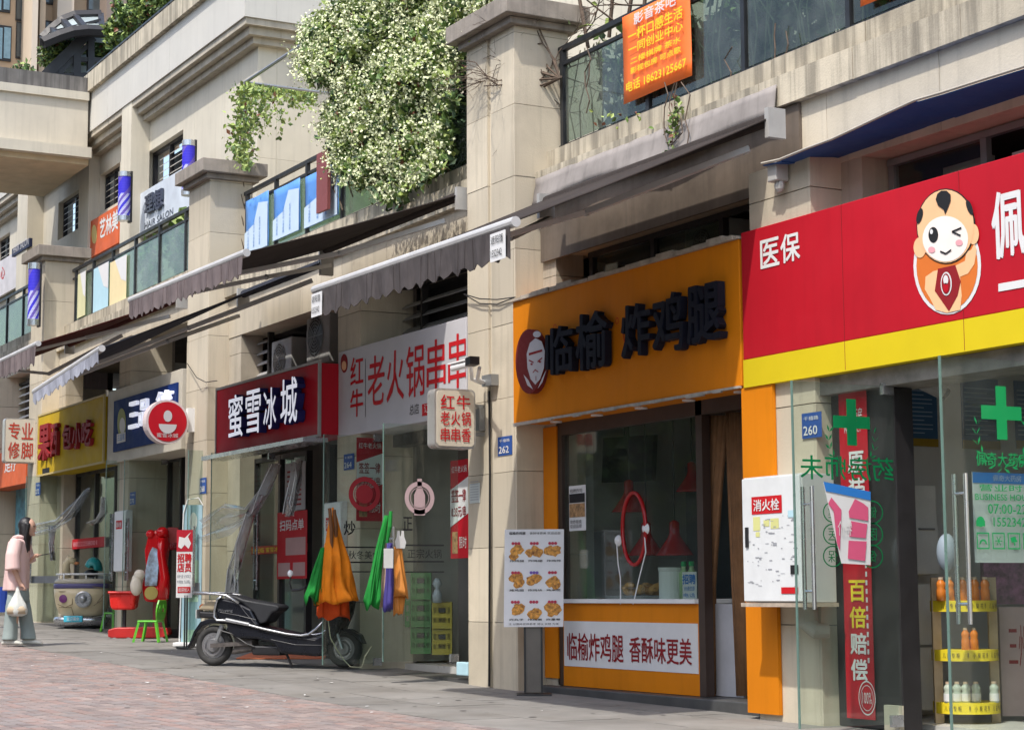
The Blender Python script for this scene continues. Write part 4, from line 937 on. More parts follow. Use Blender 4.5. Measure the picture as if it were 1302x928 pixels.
awning('dark grey scalloped awning over the orange shop, reaching in front of the big pillar', -14.74, -11.26, 8.48, 4.46, 6.23, 3.48, 3.45, .24, FBR, FVAL, [((-11.45, 8.4, 4.25), A(745, 270, 7.5), (-13.2+.6, 6.26, 3.42)), ((-14.5, 8.4, 4.25), (-13.6, 7.5, 3.85), (-14.0, 6.26, 3.42))], .2, True, True)
awning('brown awning with a faded purplish valance over the white hotpot sign', -19.85, -16.40, 8.48, 4.84, 6.21, 4.10, 4.06, .21, FBR, FPU, [((-16.6, 8.4, 4.6), A(432, 322, 7.5), (-18.0, 6.25, 4.02)), ((-19.5, 8.4, 4.6), (-18.9, 7.4, 4.3), (-19.4, 6.25, 4.02))], .18)
awning('slate awning with a pale drooping valance over the red tea shop sign', -22.5, -19.83, 8.48, 4.70, 5.87, 3.33, 3.54, .15, FSL, FLT, [((-20.0, 8.4, 4.5), A(240, 417, 7.2), (-21.6, 5.9, 3.4)), ((-22.4, 8.4, 4.4), (-21.9, 7.3, 3.95), (-22.3, 5.9, 3.35))], .2)
c = AX(48, 437, -24.9)
awning('maroon awning with a pale wrinkled valance at the far left', -30.5, -24.9, 8.48, 5.0, c.y, c.z-.05, c.z, .26, FMAR, FPU, [((-25.1, 8.4, 4.75), (-25.9, (8.4+c.y)/2, (4.75+c.z)/2), (-25.7, c.y, c.z-.04)), ((-27.3, 8.4, 4.75), (-28, 7.5, 4.2), (-27.6, c.y, c.z-.04))], .2)
# blue awning, nearly closed
t = thing('blue_awning', 'thin pale awning cloth with a blue underside over the pharmacy sign', 'awning', (-11.2, 8.9, 4.2)); b = MB(); n = 24
fr_ = [(970, 210), (993, 205), (1030, 190), (1060, 179), (1090, 165), (1130, 146), (1165, 130), (1200, 120), (1250, 104), (1302, 88), (1400, 55)]
F = [A(x, y, 8.35) for x, y in fr_]; Bk = [Vector((p.x-.12, 8.84, 4.10+.004*i)) for i, p in enumerate(F)]
for i in range(len(F)-1): b.cm = 0; b.quad(F[i], F[i+1], Bk[i+1], Bk[i])
o = b.build('cloth', mat('awning_blue', (.008, .07, .27), .7, var=.1), t); md = o.modifiers.new('s', 'SOLIDIFY'); md.thickness = .008
b = MB(); b.tube([p+Vector((0, -.012, .010)) for p in F], .010, 6); b.build('hem', mat('hem_cream', (.36, .33, .28), .8), t)
a = A(990, 222, 8.45); MB().box(a.x-.05, a.x+.06, 8.38, 8.5, a.z-.06, a.z+.08).build('bracket', mat('bracket_offwhite', (.46, .45, .42), .5), t, bevel=.01); MB().ball((a.x+.02, 8.44, a.z-.09), .045, 8, 6, (1, .8, 1.2)).build('bracket_foot', mat('bracket_offwhite', (.46, .45, .42), .5), t)
# crumpled flashing sheet above the near awning
t = thing('crumpled_sheet', 'crumpled pale sheet hanging under the ledge above the near awning', 'sheet', (-13, 8.6, 4.6)); b = MB(); rs = np.random.RandomState(9); n = 30; G_ = []
xs_ = [-15.28+i*(-11.5+15.28)/n for i in range(n+1)]
for j in range(5): G_.append([Vector((x, 8.71-.012*j-.012*math.sin(x*3.1+j)*(j/4)+rs.uniform(-.006, .006), 4.80-.065*j*(1+.12*math.sin(x*2.3))+rs.uniform(-.004, .004))) for x in xs_])
for j in range(4):
    for i in range(n): b.quad(G_[j][i], G_[j][i+1], G_[j+1][i+1], G_[j+1][i])
o = b.build('sheet', mat('pinkish_sheet', (.27, .245, .23), .9, var=.15, scale=4, streak=.4, spec=.1), t, smooth=True); md = o.modifiers.new('s', 'SOLIDIFY'); md.thickness = .008
# ================================================================== GROUND POINTS
def G(px, py, lift=0):
    d = ray(px, py); lo, hi = 2/FOC, 80/FOC
    for _ in range(50):
        m = (lo+hi)/2; p = CAM+d*m
        if p.z > gz(p.x)+lift: lo = m
        else: hi = m
    return CAM+d*lo
UH, TH = Vector((.4823, .876, 0)), Vector((.876, -.4823, 0))       # across the view, towards the viewer
class Fr:
    """a local frame standing on the ground: a to the right as seen from the camera, c up, b towards the camera"""
    def __init__(s, base, px, py, u=UH, t=TH):
        s.o = Vector(base); s.px, s.py = px, py; s.u, s.t = u, t; s.k = FOC/((s.o-CAM).dot(WV))
    def __call__(s, px, py, b=0): return s.o + s.u*((px-s.px)/s.k) + Z_*((s.py-py)/s.k) + s.t*b
# ================================================================== PHARMACY FRONT
def leaf(X, y0, y1, z0, z1, handle_y, hz0, hz1, label=None, rail=False, rail_z=None):
    f = MB().box(X-.006, X+.006, y0, y1, z0, z1).build('glass_door', GLASS, B)
    MB().box(X-.009, X+.009, y0-.002, y0+.006, z0, z1).build('door_edge', mat('glass_edge', (.12, .20, .17), .3), f)
    h = MB()
    for s_ in (-1, 1):
        h.tube([(X+s_*.05, handle_y, hz0), (X+s_*.05, handle_y, hz1)], .014, 10)
        for zz in (hz0+.12, hz1-.12): h.tube([(X, handle_y, zz), (X+s_*.05, handle_y, zz)], .01, 8)
    h.build('handle', CHROME, f, smooth=False)
    if rail: MB().box(X-.02, X+.02, y0, y1, rail_z, rail_z+.12).build('door_rail', mat('rail_bluegrey', (.22, .24, .28), .4, metal=.4), f)
    MB().box(X-.02, X+.02, y1-.09, y1, z0-.02, z0+.06).box(X-.02, X+.02, y1-.09, y1, z1-.06, z1+.02).build('hinge', CHROME, f)
    return f
XL, XR = -10.15, -8.66
LL_ = leaf(XL, 7.75, 8.62, .0, 2.31, 7.86, .78, 1.60)
RR_ = leaf(XR, 7.73, 8.60, .0, 2.31, 7.86, .70, 1.60)
def wreath(mb, o, fr, R):
    u, v, n = fr
    for sgn in (-1, 1):
        for k in range(7):
            a = math.radians(-88+sgn*0+k*17); c = (sgn*R*math.cos(a)*1.0, R*math.sin(a))
            for off in (-1, 1):
                ang = a+math.pi/2+off*.6; L = R*.27
                p = [(c[0], c[1]), (c[0]+sgn*L*.5*math.cos(ang)-L*.14*math.sin(ang), c[1]+L*.5*math.sin(ang)+L*.14*math.cos(ang)), (c[0]+sgn*L*math.cos(ang), c[1]+L*math.sin(ang)), (c[0]+sgn*L*.5*math.cos(ang)+L*.16*math.sin(ang), c[1]+L*.5*math.sin(ang)-L*.16*math.cos(ang))]
                poly(mb, o, fr, p, .009)
def cross(mb, o, fr, s_, w_): rect(mb, o, fr, -w_/2, -s_, w_, 2*s_, .009); rect(mb, o, fr, -s_, -w_/2, s_-w_/2, w_, .0091); rect(mb, o, fr, w_/2, -w_/2, s_-w_/2, w_, .0091)
DG = mat('decal_green', (.008, .30, .085), .45, var=.05)
# readable leaf on the right
c = AX(1272, 525, XR); b = MB(); cross(b, c, SD, .165, .085); wreath(b, c-Z_*.13, SD, .21); b.build('green_cross', DG, RR_)
o = AX(1240, 592, XR); text('佩奇大药房', (XR, o.y, o.z), SD, AX(1306, 592, XR).y-o.y, .085, DG, RR_, proud=.009, bold=.01)
t, o, w_, h = sheetpxs('door_notice', 'white notice with blue header, opening hours and phone number on the right glass door', 'notice', 1240, 600, 1330, 715, XR-.012, PW)
b = MB(); rect(b, o, SD, 0, h*.88, w_, h*.12); b.build('header', PB, t); text('佩奇大药房', o+Y_*w_*.28+Z_*h*.905, SD, w_*.4, h*.07, PW, t, proud=.006)
ox = Vector((XR, o.y, o.z))
for s_, zz, hh, x_, ww in (('营业时间', .79, .075, .06, .8), ('BUSINESS HOURS', .69, .07, 0, .84), ('07:00-22:00', .54, .11, .17, .74), ('15523428061', .40, .10, .24, .72)): text(s_, ox+Y_*w_*x_+Z_*h*zz, SD, w_*ww, h*hh, DG, RR_, proud=.009, bold=.012)
b = MB(); disc(b, ox, SD, .035, h*.45, .032, proud=.009); rect(b, ox, SD, .0, h*.40, .07, .035, .0092)
for i in range(4):
    x = .0+i*.125; a = .05; cx, cz = x+a, h*.24
    for q in ((x, cz-a, .1, .008), (x, cz+a-.008, .1, .008), (x, cz-a+.0081, .008, .0838), (x+.092, cz-a+.0081, .008, .0838)): rect(b, ox, SD, *q, .009)
    if i == 0: ringd(b, ox, SD, cx, cz-.02, .018, .03, .009, 16, a0=0, a1=math.pi)
    if i == 1:
        for k in range(3): t_ = k*math.pi/3; poly(b, ox, SD, [(cx-.03*math.cos(t_)-.003*math.sin(t_), cz-.03*math.sin(t_)+.003*math.cos(t_)), (cx+.03*math.cos(t_)-.003*math.sin(t_), cz+.03*math.sin(t_)+.003*math.cos(t_)), (cx+.03*math.cos(t_)+.003*math.sin(t_), cz+.03*math.sin(t_)-.003*math.cos(t_)), (cx-.03*math.cos(t_)+.003*math.sin(t_), cz-.03*math.sin(t_)-.003*math.cos(t_))], .009+.0003*k)
    if i == 2: poly(b, ox, SD, [(cx-.03, cz+.02), (cx+.01, cz+.028), (cx+.03, cz-.005), (cx-.02, cz-.01)], .009); rect(b, ox, SD, cx, cz-.03, .01, .02, .009)
b.build('door_icons', DG, RR_)
DGB = mat('decal_green_back', (.004, .15, .05), .6, var=.2, spec=.1)
# the left leaf shows its print from behind
SM = (-Y_, Z_, X_)
c = AX(1082, 548, XL); b = MB(); cross(b, c+Z_*.06, SM, .16, .085); wreath(b, c-Z_*.06, SM, .2); b.build('green_cross', DGB, LL_)
o1, o0 = AX(1017, 612, XL), AX(1135, 612, XL); text('药房师未', (XL, o0.y, o0.z), SM, o0.y-o1.y, .16, DGB, LL_, proud=.009, bold=.01)
for i, py in enumerate((651, 679, 707)):
    for px, w_ in ((1058, 22), (1108, 30)):
        c = AX(px, py, XL); b = MB(); ringd(b, c, SM, 0, 0, .085 if w_ > 25 else .075, .095 if w_ > 25 else .085, .009, 24, .85); b.build('ring_decal', DGB, LL_)
        text('健医保'[i], c-Z_*.04+Y_*.04, SM, .08, .08, DGB, LL_, proud=.009)
t = thing('folded_flyer', 'white flyer with pink print and blue header stuck askew on the left glass door', 'flyer', AX(1047, 612, XL)); b = MB(); P = [AX(*q, XL+.012) for q in ((1047, 613), (1107, 626), (1107, 718), (1070, 716))]; b.quad(*P); o = b.build('sheet', PW, t); md = o.modifiers.new('s', 'SOLIDIFY'); md.thickness = .003
b = MB(); b.quad(*[AX(*q, XL+.016) for q in ((1047, 612), (1107, 625), (1107, 636), (1050, 624))]); b.build('header', PB, t)
PK2 = FLAT('print_magenta', (.62, .10, .20)); b = MB()
for pl in ([(1053, 640), (1057, 632), (1070, 648), (1068, 700), (1064, 690), (1060, 650)], [(1079, 650), (1087, 634), (1098, 640), (1104, 645), (1104, 662), (1080, 658)], [(1082, 662), (1103, 666), (1101, 684), (1080, 682)], [(1079, 687), (1102, 688), (1100, 713), (1078, 710)]): b.quad(*[AX(*q, XL+.017) for q in pl])
b.build('print', PK2, t); text('特价', AX(1083, 681, XL+.018), SM, .12, .1, PW, t)
# door frame, banner and inside
a0, a1, a2, a3 = (A(q, 700, 8.64).x for q in (1062, 1076, 1113, 1143))
bld(a0, a3, 8.64, 8.8, -.05, 2.305, 'door_jamb', DARKM); bld(a3-.16, a3, 8.60, 8.639, -.05, .12, 'jamb_foot', STONE)
t, o, w_, h = sheetpx('red_banner', 'tall red vertical banner with yellow and white characters beside the pharmacy door', 'banner', 1077, 497, 1113, 912, 8.62, SRED)
o = Vector((o.x, 8.62, -.03)); MB
for i, (ch, m) in enumerate((('百', PY), ('倍', PY), ('赔', PW), ('偿', PW))):
    z = A(1095, 764+i*33.5, 8.62).z; text(ch, (o.x+w_*.22, 8.62, z), FR, w_*.56, .145, m, t, bold=.03, name='character')
text('假一赔百 正品保证', (o.x+w_*.82, 8.62, .5), ((0, 0, 1) and Z_*-1, X_, -Y_), -1.0*-1, w_*.08, PW, t) if False else None
for i, ch in enumerate('原装'): z = A(1100, 600+i*34, 8.62).z; text(ch, (o.x+w_*.3, 8.62, z), FR, w_*.55, .15, PW, t, bold=.03, name='character')
text('大药房', (o.x+w_*.35, 8.62, A(1100, 535, 8.62).z), FR, w_*.5, .1, PW, t); text('PHARMACY', (o.x+w_*.2, 8.62, A(1100, 548, 8.62).z), FR, w_*.6, .04, PW, t)
c = A(1103, 887, 8.62); b = MB(); ringd(b, (c.x, 8.62, c.z), FR, 0, 0, .085, .092, .004, 28, 1.3); ringd(b, (c.x, 8.62, c.z), FR, 0, 0, .065, .069, .004, 28, 1.3); b.build('seal', PW, t); text('100%', (c.x-.05, 8.62, c.z-.04), FR, .1, .08, PW, t)
b = MB()
for k in range(22): rect(b, (o.x+w_*.8, 8.62, .4+k*.06), FR, 0, 0, .02, .035)
b.build('small_print', PW, t)
XW = -11.19
for px0, py0, px1, py1, lb in ((1139, 483, 1193, 566, 'blue notice board on the wall just inside the left glass door'), (1224, 480, 1272, 570, 'blue notice board behind the green cross'), (1292, 484, 1330, 570, 'blue notice board at the right picture edge inside the pharmacy')):
    t, o, w_, h = sheetpxs('wall_notice', lb, 'notice board', px0, py0, px1, py1, XW, mat('notice_blue', (.05, .14, .28), .5))
    b = MB(); rect(b, o, SD, 0, 0, w_, h*.12); b.build('lower_band', FLAT('print_ochre', (.4, .27, .04)), t)
    b = MB()
    for k in range(11): rect(b, o, SD, w_*.08, h*(.2+k*.065), w_*(.8 if k % 3 else .6), h*.012)
    b.build('small_print', FLAT('print_pale_blue', (.50, .62, .75)), t)
t = thing('ceiling_camera', 'white bullet camera on the wall inside the pharmacy door', 'camera', AX(1172, 488, -11.0)); p = AX(1172, 486, -11.0); MB().tube([p+Vector((0, -.14, .05)), p+Vector((.1, .12, -.08))], .06, 12).build('body', WHITE, t); MB().tube([p+Vector((.1, .12, -.08)), p+Vector((.115, .15, -.1))], .045, 12).build('lens', BLACK, t)
for py0, py1, lb in ((617, 731, 'upper pale cabinet beyond the left glass door'), (742, 905, 'lower pale cabinet beyond the left glass door')):
    a, b_ = AX(1143, py1, -10.9), AX(1190, py0, -10.9); t = thing('cabinet', lb, 'cabinet', (-10.9, a.y, a.z), 'pale cabinets'); MB().box(-11.15, -10.9, 9.05, b_.y, a.z, b_.z).build('carcass', mat('cabinet_offwhite', (.72, .71, .67), .5), t, bevel=.008)
    MB().box(-10.9, -10.885, 9.3, b_.y-.01, a.z+.01, a.z+(b_.z-a.z)*.55).build('door', mat('cabinet_offwhite', (.72, .71, .67), .5), t); MB().box(-10.885, -10.87, b_.y-.2, b_.y-.05, a.z+(b_.z-a.z)*.5, a.z+(b_.z-a.z)*.52).build('handle', GREYM, t)
t = thing('round_fan', 'pale blue rounded fan shape standing behind the steel door handles', 'fan', D(1203, 730, 12.9)); p = D(1204, 702, 12.9)
MB().ball(p, .13, 18, 10, (.55, .55, 1)).build('body', mat('pale_blue_plastic', (.24, .29, .34), .4), t, smooth=True)
# rack with yellow shelf bands
dR = 13.4; base = D(1232, 922, dR); kR = FOC/dR
RK = thing('display_rack', 'round display rack with three yellow banded shelves behind the right glass door', 'display rack', base)
def DR(px, py, b=0): return base + UH*((px-1232)/kR) + Z_*((922-py)/kR) + TH*b
R = 42/kR
WOODP = mat('pale_wood', (.42, .32, .20), .6, var=.15, scale=8)
for px in (1196, 1268): MB().obox(DR(px-6, 925, -.04), UH*(11/kR), Z_*(190/kR), TH*.04).build('upright', WOODP, RK)
for py in (771, 833, 899):
    c = DR(1232, py, -.05); sh = MB().lathe(c-Z_*(.02), [(.001, 0), (R-.006, 0), (R-.006, .02), (.001, .02)], 32).build('shelf', WHITE, RK)
    MB().lathe(c-Z_*.04, [(R-.004, 0), (R, 0), (R, .078), (R-.004, .078)], 40).build('yellow_band', PY, sh)
    for k, s_ in enumerate(('儿童专柜', '"小葵花"', '儿童专柜')):
        # lettering bends with the band: split into characters
        for j, ch in enumerate(s_):
            ang = math.radians(-50+k*44+j*8.5); d = TH*math.cos(ang)+UH*math.sin(ang); e = UH*math.cos(ang)-TH*math.sin(ang)
            text(ch, c-Z_*.018+d*R-e*.012, (e, Z_, d), .024 if ch != '"' else .01, .036, PK, sh, 'character')
OB = mat('orange_bottle', (.65, .20, .03), .2, var=.1); CB = mat('clear_bottle', (.45, .50, .42), .12, var=.1)
def bottle(px, py, m, h, label, r=.033):
    p = DR(px, py, .1 if m is OB else .08); t = thing('bottle', label, 'bottle', p, 'bottles on the display rack')
    MB().lathe(p, [(.001, 0), (r, .004), (r, h*.45), (r*.8, h*.55), (r, h*.66), (r*.9, h*.78), (r*.5, h*.88), (r*.5, h*.9)], 14).build('bottle_body', m, t, smooth=True)
    MB().lathe(p+Z_*h*.9, [(.001, 0), (r*.55, 0), (r*.55, h*.1), (.001, h*.1)], 12).build('cap', mat('cap_pale', (.55, .42, .3), .4), t)
    if m is CB: MB().lathe(p+Z_*h*.1, [(r*1.02, 0), (r*1.02, h*.35)], 14).build('label_band', PW, t)
for i, px in enumerate((1198, 1209, 1226, 1241, 1254)): bottle(px, 765, OB, .17, ['leftmost orange bottle on the top shelf of the rack', 'second orange bottle on the top shelf, behind the door edge', 'middle orange bottle on the top shelf between the door handles', 'orange bottle right of the door handle on the top shelf', 'rightmost orange bottle on the top shelf'][i], .034)
for i, px in enumerate((1227, 1238)): bottle(px, 827, OB, .16, ['left bottle of the lone orange pair on the middle shelf', 'right bottle of the lone orange pair on the middle shelf'][i], .03)
for i, px in enumerate((1204, 1215, 1226, 1239, 1262)): bottle(px, 893, CB, .15, ['leftmost clear bottle on the bottom shelf', 'second clear bottle on the bottom shelf', 'third clear bottle on the bottom shelf', 'fourth clear bottle on the bottom shelf', 'rightmost clear bottle on the bottom shelf, standing apart'][i], .034)
t = thing('pink_display', 'pink and white printed cardboard display at the lower right picture edge', 'display', D(1288, 905, 13.6)); p = D(1275, 910, 13.6)
MB().obox(p, UH*.5, Z_*.78, -TH*.1).build('board', mat('board_pinkish', (.45, .33, .33), .5, var=.15), t); text('三州', p+UH*.06+Z_*.35, (UH, Z_, TH), .14, .3, PDR, t)
MB().obox(p+Z_*.8-UH*.1, UH*.6, Z_*.5, -TH*.1).build('flower_print', mat('dark_flower_print', (.16, .06, .12), .5, var=.9, scale=14), t)
# ================================================================== CABINETS, PLATES
def hydrant(x0, x1, z0, z1, yf, yb, label, full=True):
    t = thing('hydrant_cabinet', label, 'hydrant cabinet', (x0, yb, z0), 'hydrant cabinets on the pilasters')
    bdy = MB().box(x0, x1, yf+.02, yb, z0, z1).build('cabinet_box', mat('cabinet_white_worn', (.52, .53, .53), .5, var=.06, dirt=.12), t, bevel=.005)
    dr = MB().box(x0+.006, x1-.006, yf, yf+.018, z0+.01, z1-.01).build('door', mat('cabinet_white_door', (.66, .68, .69), .45, var=.05, scale=7, dirt=.06), t, bevel=.004)
    W_, H = x1-x0, z1-z0; q = Vector((x0, yf, z0))
    b = MB(); rect(b, q, FR, W_*.18, H*.70, W_*.52, H*.14); b.build('red_label', PR, dr); text('消火栓', q+X_*W_*.22+Z_*H*.725, FR, W_*.44, H*.09, PW, dr, proud=.006, bold=.02)
    if full:
        rs = np.random.RandomState(4)
        b = MB()
        for k in range(60): x, y = rs.uniform(.08, .9)*W_, rs.uniform(.1, .68)*H; rect(b, q, FR, x, y, rs.uniform(.008, .05), rs.uniform(.003, .008), .0025+.00002*k)
        b.build('scribble', FLAT('print_grey', (.28, .29, .32)), dr)
        b = MB(); [rect(b, q, FR, W_*a_, H*b_, W_*c_, H*d_, .0022+.0001*i_) for i_, (a_, b_, c_, d_) in enumerate(((.2, .57, .12, .11), (.38, .6, .1, .05), (.5, .58, .14, .08), (.24, .52, .07, .04)))]; b.build('sticker', FLAT('sticker_yellow', (.6, .6, .25)), dr)
        b = MB(); rect(b, q, FR, W_*.8, H*.66, W_*.12, H*.055, .0042); b.build('sticker', PLB, dr); b = MB(); rect(b, q, FR, W_*.66, H*.07, W_*.28, H*.05, .0042); b.build('sticker', PR, dr)
        b = MB(); rect(b, q, FR, W_*.82, H*.22, W_*.13, H*.07, .0042); b.build('sticker', PK, dr)
        MB().box(x0+W_*.07, x0+W_*.115, yf-.012, yf, z0+H*.44, z0+H*.6).build('handle', BLACK, dr)
        MB().box(x0-.02, x1+.02, yf-.01, yb, z0-.03, z0-.002).build('bottom_rim', mat('rusty_rim', (.4, .33, .26), .6, var=.3, scale=15), t)
        MB().tube([(x1-.2, 8.4, z0-.03), (x1-.2, 8.4, z0-.15), (x1-.14, 8.42, z0-.2), (x1-.1, 8.5, z0-.2)], [.07, .075, .06, .05], 12).build('valve', mat('dirty_plaster', (.34, .31, .26), .8), t)
    return t
hydrant(-11.37, -10.67, .82, 1.73, 8.2, 8.504, 'dented white hydrant cabinet beside the pharmacy door, covered in marks and stickers')
a, b_ = A(410, 760, 8.42), A(433, 637, 8.42); hydrant(a.x, b_.x, a.z, b_.z, 8.42, 8.504, 'pale hydrant cabinet behind the orange raincoats', False)
a, b_ = A(144, 727, 8.40), A(160, 648, 8.40); hydrant(a.x, b_.x, a.z, b_.z, 8.40, 8.504, 'small distant hydrant cabinet with a faded red label left of the red ride', False)
def plate(px0, py0, px1, py1, Y, num, label):
    t, o, w_, h = sheetpx('house_plate', label, 'number plate', px0, py0, px1, py1, Y, FLAT('plate_blue', (.03, .085, .30)), 'blue house number plates')
    text(num, o+X_*w_*.1+Z_*h*.12, FR, w_*.7, h*.36, PW, t, bold=.02); text('千禧路', o+X_*w_*.12+Z_*h*.7, FR, w_*.75, h*.16, PW, t)
plate(633, 556, 651, 580, 8.495, '262', 'blue number plate on the big pillar below the surveillance cameras')
plate(1020, 526, 1045, 558, 8.497, '260', 'blue number plate reading 260 seen through the open glass door')
plate(437, 578, 450, 598, 8.497, '264', 'blue number plate right of the red tea shop sign, above a cabinet')
plate(254, 608, 262, 628, 8.497, '268', 'blue number plate on the middle pillar above the light blue banner')
plate(165, 626, 172, 642, 8.497, '270', 'tiny blue number plate above the distant hydrant cabinet')
plate(45, 614, 51, 630, 8.497, '272', 'blue number plate on the far left pillar below the foot care sign')
t, o, w_, h = sheetpx('paper_notice', 'small pale paper notice taped low on the left edge of the big pillar', 'notice', 597, 615, 610, 640, 8.496, FLAT('paper_pale', (.5, .54, .52)))
b = MB(); [rect(b, o, FR, .02, .03+k*.025, w_-.04, .006) for k in range(8)]; b.build('small_print', FLAT('print_grey', (.28, .29, .32)), t)
# surveillance cameras on the big pillar
p = A(622, 490, 8.45)
t = thing('surveillance_camera', 'white bullet camera pointing left, the left of the two on the big pillar', 'camera', p, 'surveillance cameras'); a, b_ = A(575, 468, 8.1), A(599, 462, 8.2)
MB().tube([a, b_], .035, 12).build('body', WHITE, t); MB().obox(a+Vector((0, -.05, .03)), b_-a, Vector((0, .1, 0)), Vector((0, 0, .012))).build('sun_shield', WHITE, t); MB().tube([b_, A(600, 482, 8.3), A(612, 487, 8.45)], .018, 8).build('bracket', WHITE, t)
t = thing('surveillance_camera', 'dark faced camera on a white arm, the right of the two on the big pillar', 'camera', p, 'surveillance cameras'); a, b_ = A(606, 461, 8.15), A(616, 465, 8.0)
MB().obox(a-Vector((.04, 0, .035)), Vector((.10, 0, .01)), Vector((0, -.10, 0)), Vector((0, 0, .075))).build('body', BLACK, t); MB().tube([a+Vector((.02, .02, -.05)), A(607, 482, 8.3), A(620, 488, 8.48)], .018, 8).build('bracket', WHITE, t); MB().box(A(616, 482, 8.45).x, A(628, 482, 8.45).x, 8.42, 8.5, A(616, 492, 8.45).z, A(616, 478, 8.45).z).build('junction_box', GREYM, t)
MB().box(A(608, 540, 8.47).x, A(613, 540, 8.47).x, 8.44, 8.5, A(608, 548, 8.47).z, A(608, 520, 8.47).z).build('lower_box', GREYM, t)
t = thing('cable', 'thin dark cables looping across the big pillar', 'cable', A(596, 375, 8.48)); b = MB()
for dy in (0, 6): b.tube([A(590, 374, 8.45), A(610, 380+dy, 8.47), A(632, 381+dy, 8.47), A(655, 378, 8.48)], .006, 5)
b.tube([A(622, 497, 8.49), A(623, 600, 8.49), A(622, 872, 8.49)], .012, 6); b.build('wire', BLACK, t)
t = thing('cable', 'thin grey cable sagging from the round sign to the middle pillar', 'cable', A(238, 465, 8.48)); MB().tube([A(238, 462, 8.45), A(250, 480, 8.4), A(262, 486, 8.47), A(276, 484, 8.5)], .006, 5).build('wire', BLACK, t)
# ================================================================== SHOP FRONTS, MIDDLE AND LEFT
def front(x0, x1, z1, n, trans=None):
    zf = gz((x0+x1)/2); f = MB(); xs = [x0+(x1-x0)*i/n for i in range(n+1)]
    for x in xs: f.box(x-.03, x+.03, 9.0, 9.08, zf, z1)
    f.box(x0, x1, 9.005, 9.075, z1-.06, z1).box(x0, x1, 9.005, 9.075, zf, zf+.12); fr = f.build('shop_window', DARKM, B)
    for i, (a, b) in enumerate(zip(xs[:-1], xs[1:])): MB().box(a+.031, b-.031, 9.035, 9.043, zf+.121, z1-.061).build('pane', GLASS, fr)
    return fr
front(-23.35, -21.6, 2.66, 2); front(-31.7, -29.5, 2.95, 2); front(-26.9, -26.3, 2.9, 1); front(-35.7, -33.1, 3.0, 2)
for x in (-20.9, -20.2): bld(x-.04, x+.04, 9.0, 9.1, .1, 2.68, 'door_jamb', DARKM)
XA, XBv = A(485, 650, 8.64).x, A(582, 650, 8.64).x
ya, yb = AX(411, 650, XA).y, AX(487, 650, XBv).y
L1 = leaf(XA, ya, 8.64, AX(411, 845, XA).z, AX(411, 552, XA).z, ya+.08, .75, 1.5); L2 = leaf(XBv, yb, 8.64, AX(487, 841, XBv).z, AX(487, 538, XBv).z, yb+.09, .75, 1.55)
L3 = leaf(-23.95, 8.3, 8.95, .24, 2.8, 8.38, 1.0, 1.8, rail=True, rail_z=.93); L4 = leaf(-22.5, 8.1, 8.95, .2, 2.66, 8.7, .95, 1.9)
L5 = leaf(-31.9, 8.2, 8.95, .46, 2.9, 8.3, 1.1, 2.0, rail=True, rail_z=1.1); L6 = leaf(A(133, 700, 8.3).x, 8.3, 8.8, .4, 2.9, 8.4, 1.1, 2.1); L7 = leaf(-26.75, 8.3, 8.95, .33, 2.85, 8.36, 1.1, 2.0)
def stick(px, py, r, X, par, m, inner):
    c = AX(px, py, X); b = MB(); R_ = r/(FOC/((c-CAM).dot(WV))); ringd(b, c, SD, 0, 0, R_*.72, R_, .009, 30); ringd(b, c, SD, 0, 0, R_*.6, R_*.64, .009, 30); b.build('round_sticker', m, par)
    b = MB(); ringd(b, c, SD, 0, 0, 0.001, R_*.55, .009, 24) if inner == 0 else poly(b, c, SD, [(-.06, -.17), (.06, -.17), (.06, .03), (.025, .1), (.025, .19), (-.025, .19), (-.025, .1), (-.06, .03)], .009); b.build('sticker_centre', m, par)
stick(463, 628, 22, XA, L1, FLAT('print_red_brown', (.42, .04, .05)), 0); stick(533, 633, 21, XBv, L2, FLAT('print_pink_white', (.5, .36, .38)), 1)
text('炒', AX(437, 680, XA), SD, .13, .15, PK, L1, proud=.009, bold=.02); text('正', AX(512, 674, XBv), SD, .1, .13, PK, L2, proud=.009, bold=.02)
for (px, py, X, par, s_, wd) in ((438, 713, XA, L1, '秋冬美食', .44), (513, 712, XBv, L2, '正宗火锅', .44)):
    c = AX(px, py, X); text(s_, c+Y_*.04+Z_*.02, SD, wd*.85, .09, PK, par, proud=.009); b = MB()
    for q in ((0, -.02, wd, .015), (0, .14, wd, .015), (0, -.12, wd, .012)): rect(b, c, SD, *q, .009)
    b.build('frame_print', PK, par)
for (px0, py0, px1, py1, lb, nm) in ((453, 556, 487, 662, 'red and white price poster behind the left glass door of the hotpot shop', 0), (573, 586, 596, 710, 'red and white price poster cut off by the big pillar', 1)):
    t, o, w_, h = sheetpx('price_poster', lb, 'poster', px0, py0, px1, py1, 8.86, SRED) if nm else sheetpxs('price_poster', lb, 'poster', px0, py0, px1, py1, XA-.02, SRED); FR_ = FR if nm else SD; u__ = FR_[0]; b = MB(); poly(b, o, FR_, [(0, h*.32), (w_, h*.45), (w_, h*.82), (0, h*.70)], .003); b.build('white_print', PW, t)
    text('签签一律', o+u__*w_*.08+Z_*h*.57, FR_, w_*.8, h*.13, PDR, t, proud=.006, bold=.02); text('0.35元/串', o+u__*w_*.08+Z_*h*.42, FR_, w_*.8, h*.11, PDR, t, proud=.006, bold=.02); text('红牛老火锅', o+u__*w_*.08+Z_*h*.87, FR_, w_*.84, h*.07, PW, t)
    b = MB(); rect(b, o, FR_, w_*.1, h*.05, w_*.3, h*.22); b.build('food_print', mat('food_print', (.5, .22, .06), .5, var=.7, scale=25), t); text('限时', o+u__*w_*.5+Z_*h*.1, FR_, w_*.4, h*.12, PW, t)
